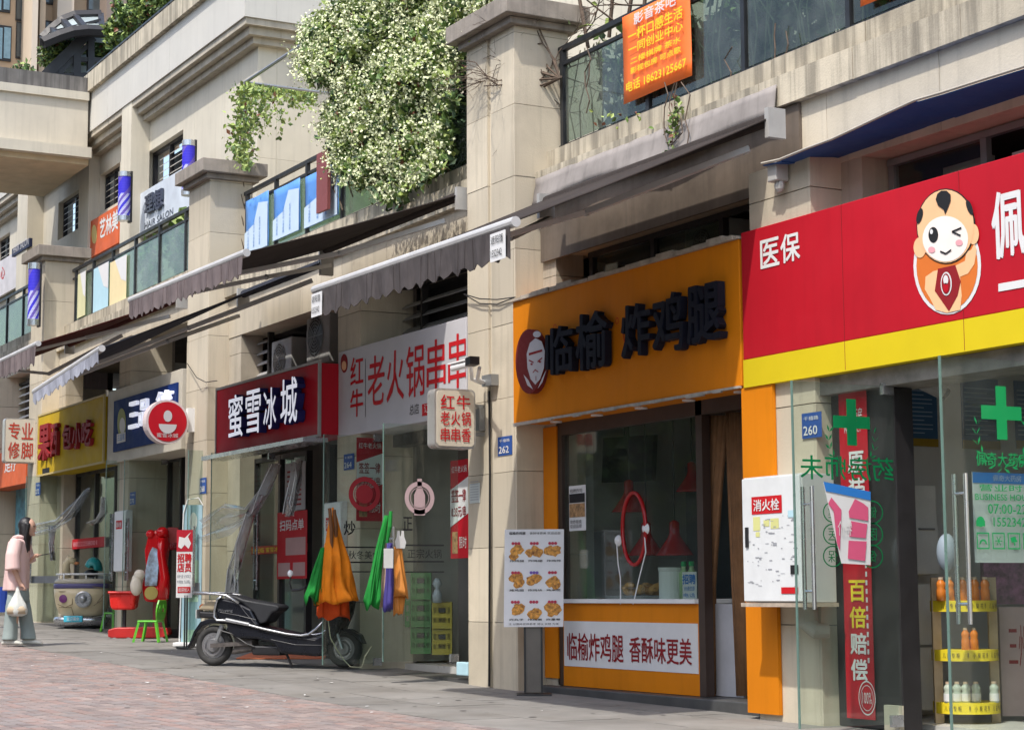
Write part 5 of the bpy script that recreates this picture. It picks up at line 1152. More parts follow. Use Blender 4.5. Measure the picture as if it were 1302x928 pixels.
for (px0, py0, px1, py1, lb, col) in ((352, 652, 390, 736, 'red ordering poster inside the tea shop window', SRED), (362, 590, 388, 650, 'pale grey notice above the red poster in the tea shop window', FLAT('paper_grey', (.22, .16, .16)))):
    t, o, w_, h = sheetpx('window_poster', lb, 'poster', px0, py0, px1, py1, 8.96, col)
    if col is SRED: text('扫码点单', o+X_*w_*.1+Z_*h*.72, FR, w_*.8, h*.16, PW, t, bold=.02); b = MB(); rect(b, o, FR, w_*.3, h*.35, w_*.66, h*.26); rect(b, o, FR, w_*.05, h*.04, w_*.4, h*.2); rect(b, o, FR, w_*.55, h*.04, w_*.4, h*.2); b.build('white_print', FLAT('print_dull_pink', (.45, .28, .27)), t)
    else: b = MB(); [rect(b, o, FR, w_*.12, h*(.1+.1*k), w_*.7, h*.04) for k in range(8)]; b.build('small_print', PDR, t)
for (px0, py0, px1, py1, Y, s_, lb) in ((303, 696, 391, 706, 8.97, '欢迎光临 蜜雪冰城欢迎您', 'thin red and yellow strip across the tea shop window'), (68, 688, 134, 700, 8.97, '电话 18022258001', 'red strip with a phone number across the barbecue shop window'), (200, 688, 236, 700, 8.97, '欢迎光临', 'dull red strip across the drinks shop door'), (245, 698, 300, 708, 8.9, '欢迎光临 欢迎光临', 'dull orange strip behind the torn plastic curtain')):
    t, o, w_, h = sheetpx('window_strip', lb, 'banner', px0, py0, px1, py1, Y, SRED if px0 < 240 else FLAT('strip_red', (.38, .05, .03)), 'red strips on the shop windows'); text(s_, o+X_*w_*.15+Z_*h*.2, FR, w_*.7, h*.6, PY if px0 == 303 else PNK, t)
bld(A(214, 600, 9.5).x, A(237, 600, 9.5).x, 9.4, 9.45, 2.55, 3.0, 'inner_sign', FLAT('dull_red', (.16, .02, .02)))
t, o, w_, h = sheetpx('teal_poster', 'teal and white tall poster in the far left doorway', 'poster', 17, 618, 36, 760, 8.9, mat('teal_print', (.10, .30, .36), .5, var=.6, scale=5))
bld(-19.0, -16.35, 8.55, 9.0, -.1, .07, 'step', mat('dark_step_stone', (.06, .06, .06), .5))
t = thing('meter_box', 'small white box on the dark step at the foot of the big pillar', 'box', A(587, 858, 8.6)); a, b_ = A(580, 858, 8.52), A(594, 842, 8.52); MB().box(a.x, b_.x, 8.52, 8.6, a.z, b_.z).build('box', PLB, t, bevel=.01)
t = thing('dark_umbrella_pot', 'dim metal pot stand inside the tea shop window', 'pot', A(330, 740, 9.8)) if False else None
# counter glimpsed inside the tea shop
bld(-22.6, -20.0, 10.2, 10.8, .15, 1.2, 'inner_counter', mat('dim_counter', (.12, .10, .09), .5)); bld(-31, -25, 10.6, 11.2, .3, 1.4, 'inner_counter', mat('dim_counter', (.12, .10, .09), .5))
bld(-18.6, -16.6, 10.5, 11.0, .1, 1.0, 'inner_counter', mat('dim_counter', (.12, .10, .09), .5))
# beer crates
def crate(px, py0, py1, wpx, dep, m, label, grp):
    p = D(px, py1, dep); k = FOC/dep; W_, H = wpx/k, (py1-py0)/k; t = thing('beer_crate', label, 'crate', p, grp); o = p-UH*W_/2; T_ = -TH*.3
    b = MB(); b.obox(o, UH*W_, Z_*.02, T_)
    for zz in (.02, H*.42, H*.82): b.obox(o+Z_*zz, UH*W_, Z_*H*.16, T_*.05); b.obox(o+Z_*zz+T_*.95, UH*W_, Z_*H*.16, T_*.05); b.obox(o+Z_*zz+T_*.051, UH*W_*.04, Z_*H*.16, T_*.898); b.obox(o+Z_*zz+T_*.051+UH*W_*.96, UH*W_*.04, Z_*H*.16, T_*.898)
    for f_ in (0, .22, .72, .93): b.obox(o+UH*W_*f_+Z_*.021-T_*.01, UH*W_*.07, Z_*H*.96, T_*.05)
    b.obox(o+T_*.2+Z_*.03, UH*W_, Z_*H*.9, T_*.6)
    b.build('crate_body', m, t); b = MB(); b.obox(o+UH*W_*.33+Z_*H*.62+TH*.004, UH*W_*.34, Z_*H*.17, TH*.004); b.build('handle_slot', BLACK, t)
    text('啤酒', o+UH*W_*.35+Z_*H*.25, (UH, Z_, TH), W_*.3, H*.14, PK, t, proud=.006)
GC, YCc = mat('crate_green', (.05, .22, .05), .5, var=.1), mat('crate_yellow', (.50, .40, .03), .5, var=.1)
dC = 20.6
for i, (y0, y1) in enumerate(((728, 762), (763, 797), (798, 831))):
    nmv = ['top', 'middle', 'bottom'][i]; crate(535, y0, y1, 26, dC, GC, nmv+' green beer crate in the right hand stack', 'green beer crates')
    if i: crate(510, y0, y1, 22, dC+.1, GC, nmv+' green beer crate in the lower stack left of the tall one', 'green beer crates')
for i, (y0, y1) in enumerate(((766, 799), (800, 832))): crate(562, y0, y1, 25, dC, YCc, ['upper', 'lower'][i]+' of the two yellow beer crates', 'yellow beer crates')
t = thing('water_jug', 'small pale jug standing on the yellow crates', 'jug', D(556, 766, dC)); p = D(556, 766, dC-.05); MB().lathe(p, [(.001, 0), (.05, 0), (.055, .08), (.04, .12), (.02, .16), (.055, .2), (.03, .26), (.001, .27)], 14).build('jug_body', mat('jug_glass', (.4, .45, .5), .2), t, smooth=True)
# ================================================================== RAINCOATS
def coat(nm, label, rows, X, m, depth=.09, folds=5, seed=0, cat='raincoat', group='raincoats hung on the glass doors', tie=None):
    p = AX((rows[0][1]+rows[0][2])/2, rows[0][0], X); t = thing(nm, label, cat, p, group); b = MB(); rs = np.random.RandomState(seed); n = 84; rings = []; ph = rs.uniform(0, 6)
    R2 = []
    for i in range(len(rows)-1):
        for s_ in range(4): f_ = s_/4; R2.append(tuple(rows[i][k]*(1-f_)+rows[i+1][k]*f_ for k in range(3)))
    R2.append(rows[-1])
    for i, (py, l, r) in enumerate(R2):
        a, c = AX(l, py, X), AX(r, py, X); cen, hw = (a+c)/2, (c.y-a.y)/2; g = min(1, i/len(R2)+.25)
        ring = []
        for k in range(n):
            th = 2*math.pi*k/n; nz = noise.noise(Vector((math.cos(th)*1.6+seed, math.sin(th)*1.6, i*.16))); fo = 1+.28*g*math.sin(folds*th+ph+i*.12)+.9*g*nz+.10*g*math.sin(11*th+ph*3+i*.2)+.06*g*math.sin(17*th+ph-i*.3)
            ring.append(cen+Y_*(hw*math.cos(th)*(1+.04*math.sin(folds*th+ph)+.28*nz*g))+X_*(depth*g*fo*math.sin(th))+Z_*((-.035*math.sin(folds*th*.5+ph)+.10*nz)*(i/len(R2))**3))
        rings.append(ring)
    b.loft(rings); o = b.build('cloth', m, t, smooth=True)
    if tie: MB().tube([AX(*q, X+.02) for q in tie], .012, 6).build('strap', m, t)
    return t
CO, CG, CRd = mat('raincoat_orange', (.72, .21, .012), .75, var=.22, scale=5, bump=.3, bscale=30, spec=.2), mat('raincoat_green', (.012, .19, .03), .75, var=.22, scale=5, bump=.3, bscale=30, spec=.2), mat('raincoat_vermilion', (.55, .07, .012), .75, var=.22, scale=5, bump=.3, bscale=30, spec=.2)
coat('raincoat', 'long vermilion raincoat hanging lowest behind the orange one', [(690, 418, 434), (740, 408, 442), (784, 404, 447)], XA+.07, CRd, .08, 6, 1)
coat('raincoat', 'bright orange raincoat with deep folds on the left glass door', [(655, 420, 428), (686, 414, 436), (715, 411, 443), (745, 408, 449), (765, 410, 455)], XA+.25, CO, .12, 7, 2, tie=[(423, 645), (424, 660), (425, 690)])
coat('raincoat', 'narrow orange sleeve of a second raincoat left of the big orange one', [(690, 413, 419), (740, 402, 414), (767, 399, 410)], XA+.19, CO, .05, 5, 3)
coat('raincoat', 'green raincoat at the left of the left coat bunch', [(696, 408, 414), (730, 396, 411), (763, 388, 405)], XA+.22, CG, .06, 5, 4)
coat('raincoat', 'green raincoat at the left of the right coat bunch', [(655, 489, 494), (700, 477, 488), (740, 468, 484), (768, 463, 482)], XBv+.18, CG, .06, 5, 5)
coat('raincoat', 'pale and orange striped cloth in the right coat bunch', [(660, 490, 495), (710, 484, 493), (770, 480, 490)], XBv+.15, FLAT('cloth_pale_orange', (.5, .36, .27)), .04, 6, 6)
coat('raincoat', 'deep blue cloth hanging in the right coat bunch', [(690, 492, 499), (740, 490, 500), (775, 487, 498)], XBv+.2, FLAT('cloth_violet', (.06, .05, .22)), .04, 5, 7)
coat('raincoat', 'dull orange raincoat at the right of the right coat bunch', [(695, 501, 511), (730, 500, 515), (757, 498, 520)], XBv+.18, mat('raincoat_dull_orange', (.55, .20, .03), .6), .06, 5, 8)
coat('raincoat', 'tattered orange cloth hanging below the dull orange raincoat', [(755, 499, 516), (779, 500, 512)], XBv+.14, mat('raincoat_dull_orange', (.55, .20, .03), .6), .03, 8, 9)
for (x0_, y0_, x1_, y1_, Xo, lb_) in ((419, 646, 422, 700, XA+.3, 'left brown strap hanging from the door handle to the orange raincoat'), (425, 648, 427, 690, XA+.3, 'right brown strap hanging from the door handle to the orange raincoat'), (497, 650, 492, 690, XBv+.25, 'green strap hanging from the second door handle')):
    t = thing('strap', lb_, 'strap', AX(x0_, y0_, Xo), 'straps on the door handles'); MB().tube([AX(x0_, y0_, Xo), AX((x0_+x1_)/2+1, (y0_+y1_)/2, Xo+.02), AX(x1_, y1_, Xo)], [.018, .022, .016], 8).build('band', FLAT('strap_brown', (.16, .07, .03)) if Xo < -17.5 else CG, t)
t, o, w_, h = sheetpxs('white_card', 'blank white card hanging over the right coat bunch', 'card', 488, 697, 500, 722, XBv+.3, PW)
t = thing('paper_tag', 'white rabbit-eared paper tag beside the right coat bunch', 'tag', AX(509, 690, XBv+.2)); b = MB(); c = AX(509, 689, XBv+.2); b.prism([(-.045, -.06), (.045, -.06), (.06, 0), (.04, .05), (.035, .11), (.012, .11), (.008, .06), (-.008, .06), (-.012, .11), (-.035, .11), (-.04, .05), (-.06, 0)], c, Y_, Z_, X_*.006); b.build('tag', PW, t)
# ================================================================== MENU STAND
base = G(679, 883); F = Fr(base, 679, 883); k = F.k
t = thing('menu_stand', 'white menu board with nine fried food pictures in front of the big pillar', 'sign stand', base)
pst = mat('stand_greybrown', (.14, .125, .11), .5, metal=.3)
MB().obox(F(668, 880, -.03), UH*(21/k), Z_*(90/k), TH*.03).build('post_panel', pst, t)
for x in (666.5, 688): MB().obox(F(x, 880, -.035), UH*(2.5/k), Z_*(200/k), TH*.045).build('post', BLACK, t)
MB().obox(F(657, 884, -.18), UH*(44/k), Z_*.02, TH*.34).build('base', BLACK, t, bevel=.004)
o = F(641, 797.5, .03); W_, H = 76/k, 124/k; vt = (Z_+UH*.016).normalized(); fr = (UH, vt, TH)
bo = MB().obox(o-TH*.02, UH*W_, vt*H, TH*.02).build('board', FLAT('board_white', (.80, .80, .82)), t, bevel=.003)
FD = mat('food_print_orange', (.72, .27, .04), .5, var=.75, scale=38, col2=(.5, .1, .01)); rs = np.random.RandomState(11)
for r in range(3):
    for c in range(3):
        cx, cy = W_*(.2+.31*c), H*(.79-.30*r); b = MB(); nbl = rs.randint(4, 8)
        for q in range(nbl):
            ang = rs.uniform(0, 6.28); rr = W_*rs.uniform(.0, .095); x_, y_ = cx+rr*math.cos(ang), cy+rr*math.sin(ang)-H*.02; R_ = W_*rs.uniform(.06, .095)
            poly(b, o, fr, [(x_+R_*rs.uniform(.7, 1.2)*math.cos(a_), y_+R_*rs.uniform(.7, 1.1)*math.sin(a_)) for a_ in np.linspace(0, 6.28, 11)[:-1]], .003+.0003*q)
        b.build('food_picture', FD, bo)
        for q in range(3):
            b = MB(); disc(b, o, fr, cx+W_*(-.06+.05*q), cy+H*.065, W_*.026, proud=.0055+.0002*q, n=12); b.build('price_bubble', FLAT('print_rose', (.50, .06, .10)) if (r, c) != (1, 1) else FLAT('print_violet', (.2, .12, .45)), bo)
        text(['炸鸡腿', '炸鸡翅', '炸鸡排', '烤鸡翅', '炸鸡块', '鸡米花', '炸丸子', '炸鸡架', '炸里脊'][r*3+c], o+UH*(cx-W_*.11)+vt*(cy-H*.125), fr, W_*.24, H*.022, PK, bo, bold=.02)
text('临榆炸鸡腿', o+UH*W_*.08+vt*H*.945, fr, W_*.27, H*.03, PK, bo, bold=.02); text('香酥味更美 欢迎品尝', o+UH*W_*.42+vt*H*.947, fr, W_*.52, H*.025, PK, bo)
text('注 以图片仅供参考 请以 实物 为准', o+UH*W_*.08+vt*H*.02, fr, W_*.84, H*.022, PK, bo)
# ================================================================== DOOR MAT, LIGHT BLUE BANNER, RED SIGN
t = thing('door_mat', 'faded orange mat on the pavement behind the scooter', 'mat', G(370, 832)); q = [G(300, 838), G(412, 838), G(425, 827), G(330, 827)]
b = MB(); b.hexa([p+Z_*.004 for p in q]+[p+Z_*.016 for p in q]); b.build('mat_sheet', mat('mat_orange', (.55, .16, .07), .9, var=.15, bump=.4), t)
base = G(243, 822); F = Fr(base, 243, 819); k = F.k
t = thing('light_blue_banner', 'tall light blue roll-up banner in front of the middle pillar', 'banner stand', base)
o = F(230, 815); W_, H = 25/k, 176/k; MB().obox(o, UH*W_, Z_*H, -TH*.01).build('banner_sheet', mat('banner_lightblue', (.30, .46, .54), .45, var=.12, scale=2), t)
b = MB(); rect(b, o, (UH, Z_, TH), W_*.15, H*.3, W_*.7, H*.3); rect(b, o, (UH, Z_, TH), W_*.1, 0, W_*.8, H*.1); b.build('print', FLAT('print_pale_green', (.40, .56, .45)), t); b = MB(); disc(b, o, (UH, Z_, TH), W_*.55, H*.88, .05, .12); b.build('print', PW, t)
b = MB().tube([F(228, 815, .01), F(231, 650, .01), F(236, 632, .01), F(250, 630, .01), F(256, 640, .01)], .008, 6); b.build('pole', WHITE, t); MB().obox(F(222, 818, -.1), UH*(40/k), Z_*.05, TH*.25).build('base', WHITE, t, bevel=.01)
base = G(235, 825); F = Fr(base, 235, 824); k = F.k; t = thing('red_notice_stand', 'narrow white notice with red characters on a black pole beside the scooter tail', 'sign stand', base)
o = F(223, 759, .02); W_, H = 20.5/k, 86/k; fr = (UH, Z_, TH); bo = MB().obox(o-TH*.012, UH*W_, Z_*H, TH*.012).build('board', PW, t)
b = MB(); rect(b, o, fr, 0, H*.68, W_, H*.32); b.build('red_print', FLAT('print_crimson', (.42, .015, .03)), bo); b = MB(); poly(b, o, fr, [(W_*.1, H*.75), (W_*.3, H*.72), (W_*.5, H*.78), (W_*.75, H*.72), (W_*.9, H*.8), (W_*.7, H*.9), (W_*.9, H*.97), (W_*.5, H*.88), (W_*.15, H*.9)], .006); b.build('splash_print', PW, bo)
text('招聘', o+UH*W_*.07+Z_*H*.52, fr, W_*.86, H*.13, PR, bo, bold=.04); text('店员', o+UH*W_*.07+Z_*H*.38, fr, W_*.86, H*.13, PR, bo, bold=.04)
for i in range(2): text('时间 电话'[3*i:3*i+2], o+UH*W_*.08+Z_*H*(.29-.08*i), fr, W_*.8, H*.05, FLAT('print_grey', (.28, .29, .32)), bo)
b = MB(); rect(b, o, fr, W_*.1, H*.07, W_*.8, H*.09); b.build('red_print', PR, bo); text('欢迎加入', o+UH*W_*.15+Z_*H*.085, fr, W_*.7, H*.06, PW, bo, proud=.006)
MB().obox(F(233.5, 822), UH*(1.8/k), Z_*(66/k), TH*.02).obox(F(236.5, 822), UH*(1.8/k), Z_*(66/k), TH*.02).build('pole', BLACK, t); MB().obox(F(226, 823, -.12), UH*(18/k), Z_*.015, TH*.24).build('base', BLACK, t)
# ================================================================== PLASTIC CURTAINS
def vinyl(label, pts, wd, Y0=8.3, m=VINYL, seed=0):
    P = [A(x, y, Y0+dy) for x, y, dy in pts]; t = thing('plastic_curtain', label, 'plastic curtain', P[-1]); rs = np.random.RandomState(seed); n = 9
    L = []
    for i, p in enumerate(P):
        d = (P[min(i+1, len(P)-1)]-P[max(i-1, 0)]).normalized(); s_ = Vector((-d.z, 0, d.x)).normalized(); w_ = wd[i]
        L.append([p+s_*(w_*(j/(n-1)-.5))+Y_*(rs.uniform(-.04, .04)+.05*math.sin(j*2.1+i)) for j in range(n)])
    b = MB()
    for r0, r1 in zip(L[:-1], L[1:]):
        for j in range(n-1): b.quad(r0[j], r1[j], r1[j+1], r0[j+1])
    b.build('sheet', m, t, smooth=True)
    e = MB()
    for j in (1, 5): e.tube([L[i][j] for i in range(len(L))], .005, 5)
    e.build('fold', mat('vinyl_fold_white', (.75, .77, .78), .25), t); return t
vinyl('clear plastic curtain gathered and tied back across the tea shop window', [(352, 590, .3), (335, 625, .15), (318, 652, 0), (290, 660, -.05), (256, 676, -.1)], [.2, .36, .14, .4, .3], seed=1)
vinyl('short strand of clear plastic curtain hanging down from the tie', [(318, 652, 0), (306, 690, 0), (300, 730, .05), (296, 770, .05)], [.1, .22, .3, .34], seed=2)
vinyl('loop of clear plastic hanging near the right end of the tea shop window', [(378, 585, .3), (376, 610, .25), (370, 640, .2), (366, 655, .2)], [.2, .3, .22, .08], seed=3)
vinyl('clear plastic curtain tied back across the barbecue shop window', [(112, 622, .3), (92, 650, .1), (70, 668, 0), (42, 674, -.1)], [.2, .34, .2, .2], seed=4)
vinyl('pale bunch of clear plastic hanging at the tie of the barbecue shop curtain', [(67, 668, 0), (66, 690, 0), (68, 712, .02)], [.15, .2, .1], seed=5)
vinyl('curved strand of clear plastic at the right of the barbecue shop window', [(132, 632, .3), (130, 650, .3), (124, 662, .3), (114, 666, .3)], [.06, .1, .08, .04], seed=6)
# ================================================================== SCOOTER
q0 = G(272, 846); q1 = G(434, 850.5)
hd = (q1-q0); hd.z = 0; WB = hd.length; hd.normalize(); hu = ((q1-q0).normalized()); sdv = Vector((hd.y, -hd.x, 0))
kk = 162/WB; kv = FOC/((q0-CAM).dot(WV))
def Q(cx, cy, t_=0):
    px, py = 230+cx/5.208, 720+cy/5.207; s_ = (px-272)/kk; return q0+hd*s_+Z_*((845.5-py)/kv + (q1.z-q0.z)*s_/WB)+sdv*t_
SC = thing('electric_scooter', 'black electric scooter with chrome guard rails parked nose-in at the glass door', 'scooter', q0)
BLP = mat('scooter_black_paint', (.008, .009, .013), .28, var=.1, spec=.4)
SEATM = mat('seat_vinyl', (.014, .015, .018), .6, var=.15, bump=.2)
def wheel(c, R, nm_hub=True):
    b = MB(); n = 30; m_ = 10; rings = []
    for i in range(n+1):
        a = 2*math.pi*i/n; d = hd*math.cos(a)+Z_*math.sin(a); rings.append([c+d*(R-.045+.045*math.cos(2*math.pi*j/m_))+sdv*.05*math.sin(2*math.pi*j/m_) for j in range(m_)])
    b.loft(rings, cap=False); w_ = b.build('wheel', RUBBER, SC, smooth=True)
    b = MB(); b.lathe(c-sdv*.03, [(R-.085, 0), (R-.07, .0), (R-.07, .06), (R-.085, .06)], 28, sdv)
    b.build('rim', mat('rim_alloy', (.30, .30, .31), .35, metal=.7), w_)
    b = MB(); b.lathe(c-sdv*.05, [(.001, 0), (R*.36, 0), (R*.4, .03), (R*.4, .07), (R*.3, .1), (.001, .1)], 20, sdv)
    for i in range(5):
        a = 2*math.pi*i/5+.3; d = hd*math.cos(a)+Z_*math.sin(a); b.bar(c+d*R*.3, c+d*(R-.08), .035, .03, up=sdv)
    b.build('hub', mat('rim_alloy', (.30, .30, .31), .35, metal=.7), w_)
    b = MB(); ringd(b, c+sdv*.054, (hd, Z_, sdv), 0, 0, R*.42, R*.5, 0, 24); b.build('brake_disc', CHROME, w_)
wheel(Q(222, 520), .222); wheel(Q(1085, 520), .205)
def side(nm, pts, m, wd, par=SC, off=0, bevel=.02):
    P = [Q(*p) for p in pts]; b = MB(); n = len(P)
    b.v += [tuple(p+sdv*(off-wd/2)) for p in P]+[tuple(p+sdv*(off+wd/2)) for p in P]
    b.f += [tuple(range(n)), tuple(range(n, 2*n))[::-1]]+[((i+1) % n, i, n+i, n+(i+1) % n) for i in range(n)]; b.m += [0]*(n+2)
    return b.build(nm, m, par, bevel=bevel)
side('tail_panel', [(290, 205), (400, 228), (500, 275), (560, 385), (400, 372), (330, 352), (292, 345), (262, 300), (270, 230)], BLP, .31)
side('body_panel', [(330, 352), (560, 385), (600, 392), (700, 412), (860, 442), (935, 445), (985, 420), (985, 560), (930, 572), (700, 560), (660, 500), (540, 470), (400, 470), (350, 430)], BLP, .30, bevel=.03)
side('seat', [(330, 182), (400, 192), (450, 212), (520, 224), (600, 236), (672, 246), (690, 262), (672, 285), (640, 300), (600, 360), (560, 372), (520, 300), (440, 238), (340, 205)], SEATM, .28, bevel=.035)
side('tail_lamp', [(205, 222), (285, 218), (270, 292), (130, 288), (150, 262)], mat('tail_beige', (.30, .25, .17), .35), .2)
side('number_box', [(130, 295), (270, 300), (262, 345), (140, 340)], BLACK, .16)
side('fender', [(70, 500), (52, 528), (62, 545), (85, 500), (110, 440), (150, 395), (210, 372), (300, 380), (330, 352), (262, 345), (200, 345), (140, 365), (95, 430)], BLP, .13, bevel=.008)
side('battery_box', [(490, 512), (686, 512), (686, 574), (500, 574)], BLACK, .2)
side('motor_case', [(350, 430), (500, 470), (500, 545), (430, 560), (350, 575), (380, 500)], mat('grimy_metal', (.07, .06, .055), .6, var=.4, scale=20), .16)
side('front_shield', [(985, 430), (1000, 330), (1060, 240), (1100, 180), (1130, 190), (1110, 300), (1060, 420), (1010, 500)], BLP, .3)
side('front_fender', [(1000, 470), (1040, 405), (1120, 392), (1190, 430), (1215, 490), (1195, 470), (1150, 425), (1090, 415), (1040, 440)], BLP, .12, bevel=.01)
T = .17
for s_ in (1, -1):
    MB().tube([Q(125, 178, s_*T), Q(200, 176, s_*T), Q(300, 184, s_*T), Q(345, 190, s_*T), Q(430, 238, s_*T)], .014, 8).build('rack_rail', CHROME, SC, smooth=True)
    MB().tube([Q(315, 196, s_*T), Q(285, 215, s_*T), Q(268, 280, s_*T), Q(265, 330, s_*T), Q(282, 352, s_*T), Q(345, 354, s_*T), Q(500, 380, s_*T), Q(600, 404, s_*T), Q(750, 432, s_*T), Q(840, 440, s_*T), Q(890, 432, s_*T), Q(940, 395, s_*T), Q(1000, 330, s_*T)], .0135, 8).build('guard_rail', CHROME, SC, smooth=True)
    MB().tube([Q(345, 345, s_*T), Q(500, 374, s_*T)], .016, 8).build('foot_peg', GREYM, SC)
    MB().tube([Q(300, 385, s_*.1), Q(262, 485, s_*.1)], [.028, .022], 10).build('shock', GREYM, SC)
    MB().tube([Q(1085, 520, s_*.08), Q(1040, 380, s_*.08), Q(1010, 300, s_*.06)], .02, 8).build('fork', GREYM, SC)
for i in range(3): MB().tube([Q(150+i*70, 178, -T), Q(150+i*70, 178, T)], .009, 6).build('rack_bar', CHROME, SC)
MB().tube([Q(125, 178, -T), Q(125, 178, T)], .02, 8).build('rack_end', CHROME, SC)
MB().bar(Q(222, 520, .09), Q(500, 496, .09), .03, .045).build('swing_arm', mat('grimy_metal', (.07, .06, .055), .6), SC)
MB().bar(Q(722, 555, .08), Q(765, 640, .1), .018, .02).build('kickstand', BLACK, SC)
MB().tube([Q(1010, 300), Q(985, 180), Q(940, 120)], .03, 8).build('steering_stem', BLACK, SC)
MB().tube([Q(900, 130, -.3), Q(950, 115, -.12), Q(950, 115, .12), Q(900, 130, .3)], .017, 8).build('handlebar', BLACK, SC)
for s_ in (1,):
    MB().tube([Q(800, 150, s_*.25), Q(790, 100, s_*.27), Q(800, 60, s_*.28)], .008, 6).build('mirror_stalk', BLACK, SC)
    MB().ball(Q(797, 42, s_*.28), .045, 12, 8, (.7, .7, .85)).build('mirror', mat('mirror_white', (.72, .74, .76), .15), SC, smooth=True)
MB().tube([Q(900, 130, .3), Q(860, 145, .28), Q(800, 150, .25)], .014, 8).build('grip', BLACK, SC)
b = MB(); letter(b, 'Wuyang', Q(286, 305, .158), (hd, Z_, sdv), .18, .045, proud=.003); b.build('lettering', CHROME, SC)
t = thing('string', 'pale string trailing from the scooter front across the ground', 'string', Q(1150, 600)); MB().tube([Q(1025, 340, .2), Q(1040, 450, .2), Q(1080, 520, .2), Q(1130, 590, .2), Q(1180, 628, .25), Q(1240, 632, .2), Q(1262, 560, .2), Q(1280, 500, .1)], .006, 5).build('cord', FLAT('string_pale', (.45, .45, .3)), t)

SCD = mat('scooter_seam', (.05, .05, .055), .5)
for pts in (((300, 300), (420, 318), (540, 345)), ((420, 235), (470, 300), (540, 375)), ((600, 420), (760, 450), (930, 470)), ((640, 470), (800, 500), (980, 500))):
    MB().tube([Q(x, y, .157 if y < 390 else .152) for x, y in pts], .004, 5).build('seam', SCD, SC)
MB().ball(Q(140, 270, .02), .035, 10, 8).build('rear_indicator', mat('amber_lens', (.5, .14, .02), .2), SC); MB().obox(Q(118, 345, -.08), sdv*.16, Z_*.1, -hd*.008).build('number_plate', FLAT('plate_white', (.5, .5, .48)), SC)
MB().tube([Q(300, 420, .13), Q(380, 440, .14), Q(470, 500, .13), Q(520, 520, .11)], .008, 6).build('brake_cable', BLACK, SC)
# ================================================================== PEDESTRIAN
base = D(22, 823, 24.6); base = Vector((base.x, base.y, gz(base.x)+.004)); W0 = Fr(base, 22, 823)
KP = W0.k
def w(cx, cy, b=0): return W0(cx/5.155, 650+cy/5.155, b)         # crop pixels of the figure
PER = thing('person', 'person with long dark hair in pink shirt and grey-green trousers holding a phone', 'person', base)
def ell(c, ra, rb, n=20, tilt=0, ax=None, zt=0):
    u_, t_ = UH, TH
    return [c+u_*ra*math.cos(2*math.pi*k/n)+t_*rb*math.sin(2*math.pi*k/n)+Z_*(zt*math.cos(2*math.pi*k/n)) for k in range(n)]
SKINM = mat('skin', (.55, .33, .24), .5, var=.05)
def remesh(o, vs=.009, sm=3):
    md = o.modifiers.new('r', 'REMESH'); md.mode = 'VOXEL'; md.voxel_size = vs; md.use_smooth_shade = True
    m2 = o.modifiers.new('s', 'SMOOTH'); m2.iterations = sm; m2.factor = .5
b = MB()
hc = w(168, 118)                         # head centre
b.ball(hc+Z_*.012, .092, 16, 12, (1, 1, 1.18)); b.ball(hc+UH*.02-Z_*.055, .062, 12, 8, (1, .95, 1)); b.ball(hc+UH*.088-Z_*.012, .017, 8, 6, (1, .8, 1.3)); b.ball(hc+UH*.072-Z_*.052, .02, 8, 6, (1, 1.3, .6)); b.ball(hc+UH*.068-Z_*.092, .024, 8, 6)
b.ball(hc-UH*.005+TH*.09-Z_*.01, .022, 8, 6, (.7, .4, 1.3))
b.tube([hc-Z_*.06-UH*.01, w(140, 185)], [.052, .056], 12)
b.loft([ell(w(125, 190), .07, .10), ell(w(115, 240), .10, .17), ell(w(110, 330), .10, .15), ell(w(108, 440), .10, .14), ell(w(110, 540), .11, .16), ell(w(112, 580), .10, .16)])
for s_, ax in ((1, 95), (-1, 140)):      # legs
    b.tube([w(112, 560, s_*.08), w(ax+5, 700, s_*.09), w(ax, 850, s_*.09)], [.085, .06, .042], 12)
sh, el, wr = w(118, 215, .17), w(112, 400, .22), w(150, 488, .2)
b.tube([sh, el, wr], [.05, .04, .028], 10)
b.tube([wr, wr+UH*.03-Z_*.03], [.03, .032], 8)
for i in range(4): p = wr+UH*(.035)-Z_*(.03+.0)+TH*(.02-.014*i); b.tube([p, p+UH*.03-Z_*.03, p+UH*.012-Z_*.055], [.011, .010, .008], 6)
p = wr+TH*.01-Z_*.01; b.tube([p, p+UH*.035+Z_*.005, p+UH*.05-Z_*.025], [.012, .011, .009], 6)
sh2, el2, wr2 = w(125, 215, -.15), w(150, 350, -.18), w(215, 302, -.02)
b.tube([sh2, el2, wr2], [.05, .04, .026], 10)
for i in range(4): p = wr2+UH*.02+TH*(.03-.014*i)-Z_*.005; b.tube([p, p+UH*.04+Z_*.004, p+UH*.06+Z_*.018], [.011, .010, .008], 6)
b.tube([wr2, wr2+UH*.04], [.027, .03], 8); b.tube([wr2+TH*.02, wr2+TH*.035+UH*.03+Z_*.02], [.012, .010], 6)
body = b.build('body', SKINM, PER); remesh(body, .008)
b = MB()
for s_ in (.045, -.045): b.ball(hc+UH*.083+TH*s_+Z_*.012, .010, 8, 6, (.5, 1.2, .6))
b.build('eyes', BLACK, PER); b = MB(); b.ball(hc+UH*.091-Z_*.054, .013, 8, 6, (.4, 1.6, .4)); b.build('mouth', FLAT('lip_red', (.4, .1, .09)), PER)
HAIR = mat('dark_hair', (.010, .008, .008), .4, var=.3, scale=30, bump=.4, bscale=120)
b = MB(); b.ball(hc-UH*.035+Z_*.03, .102, 18, 12, (1.0, 1.02, 1.08))
b.loft([ell(hc-UH*.05+Z_*.02, .075, .105), ell(hc-UH*.045-Z_*.07, .08, .11), ell(w(150, 190), .07, .11), ell(w(158, 235), .045, .10), ell(w(168, 275), .02, .06)])
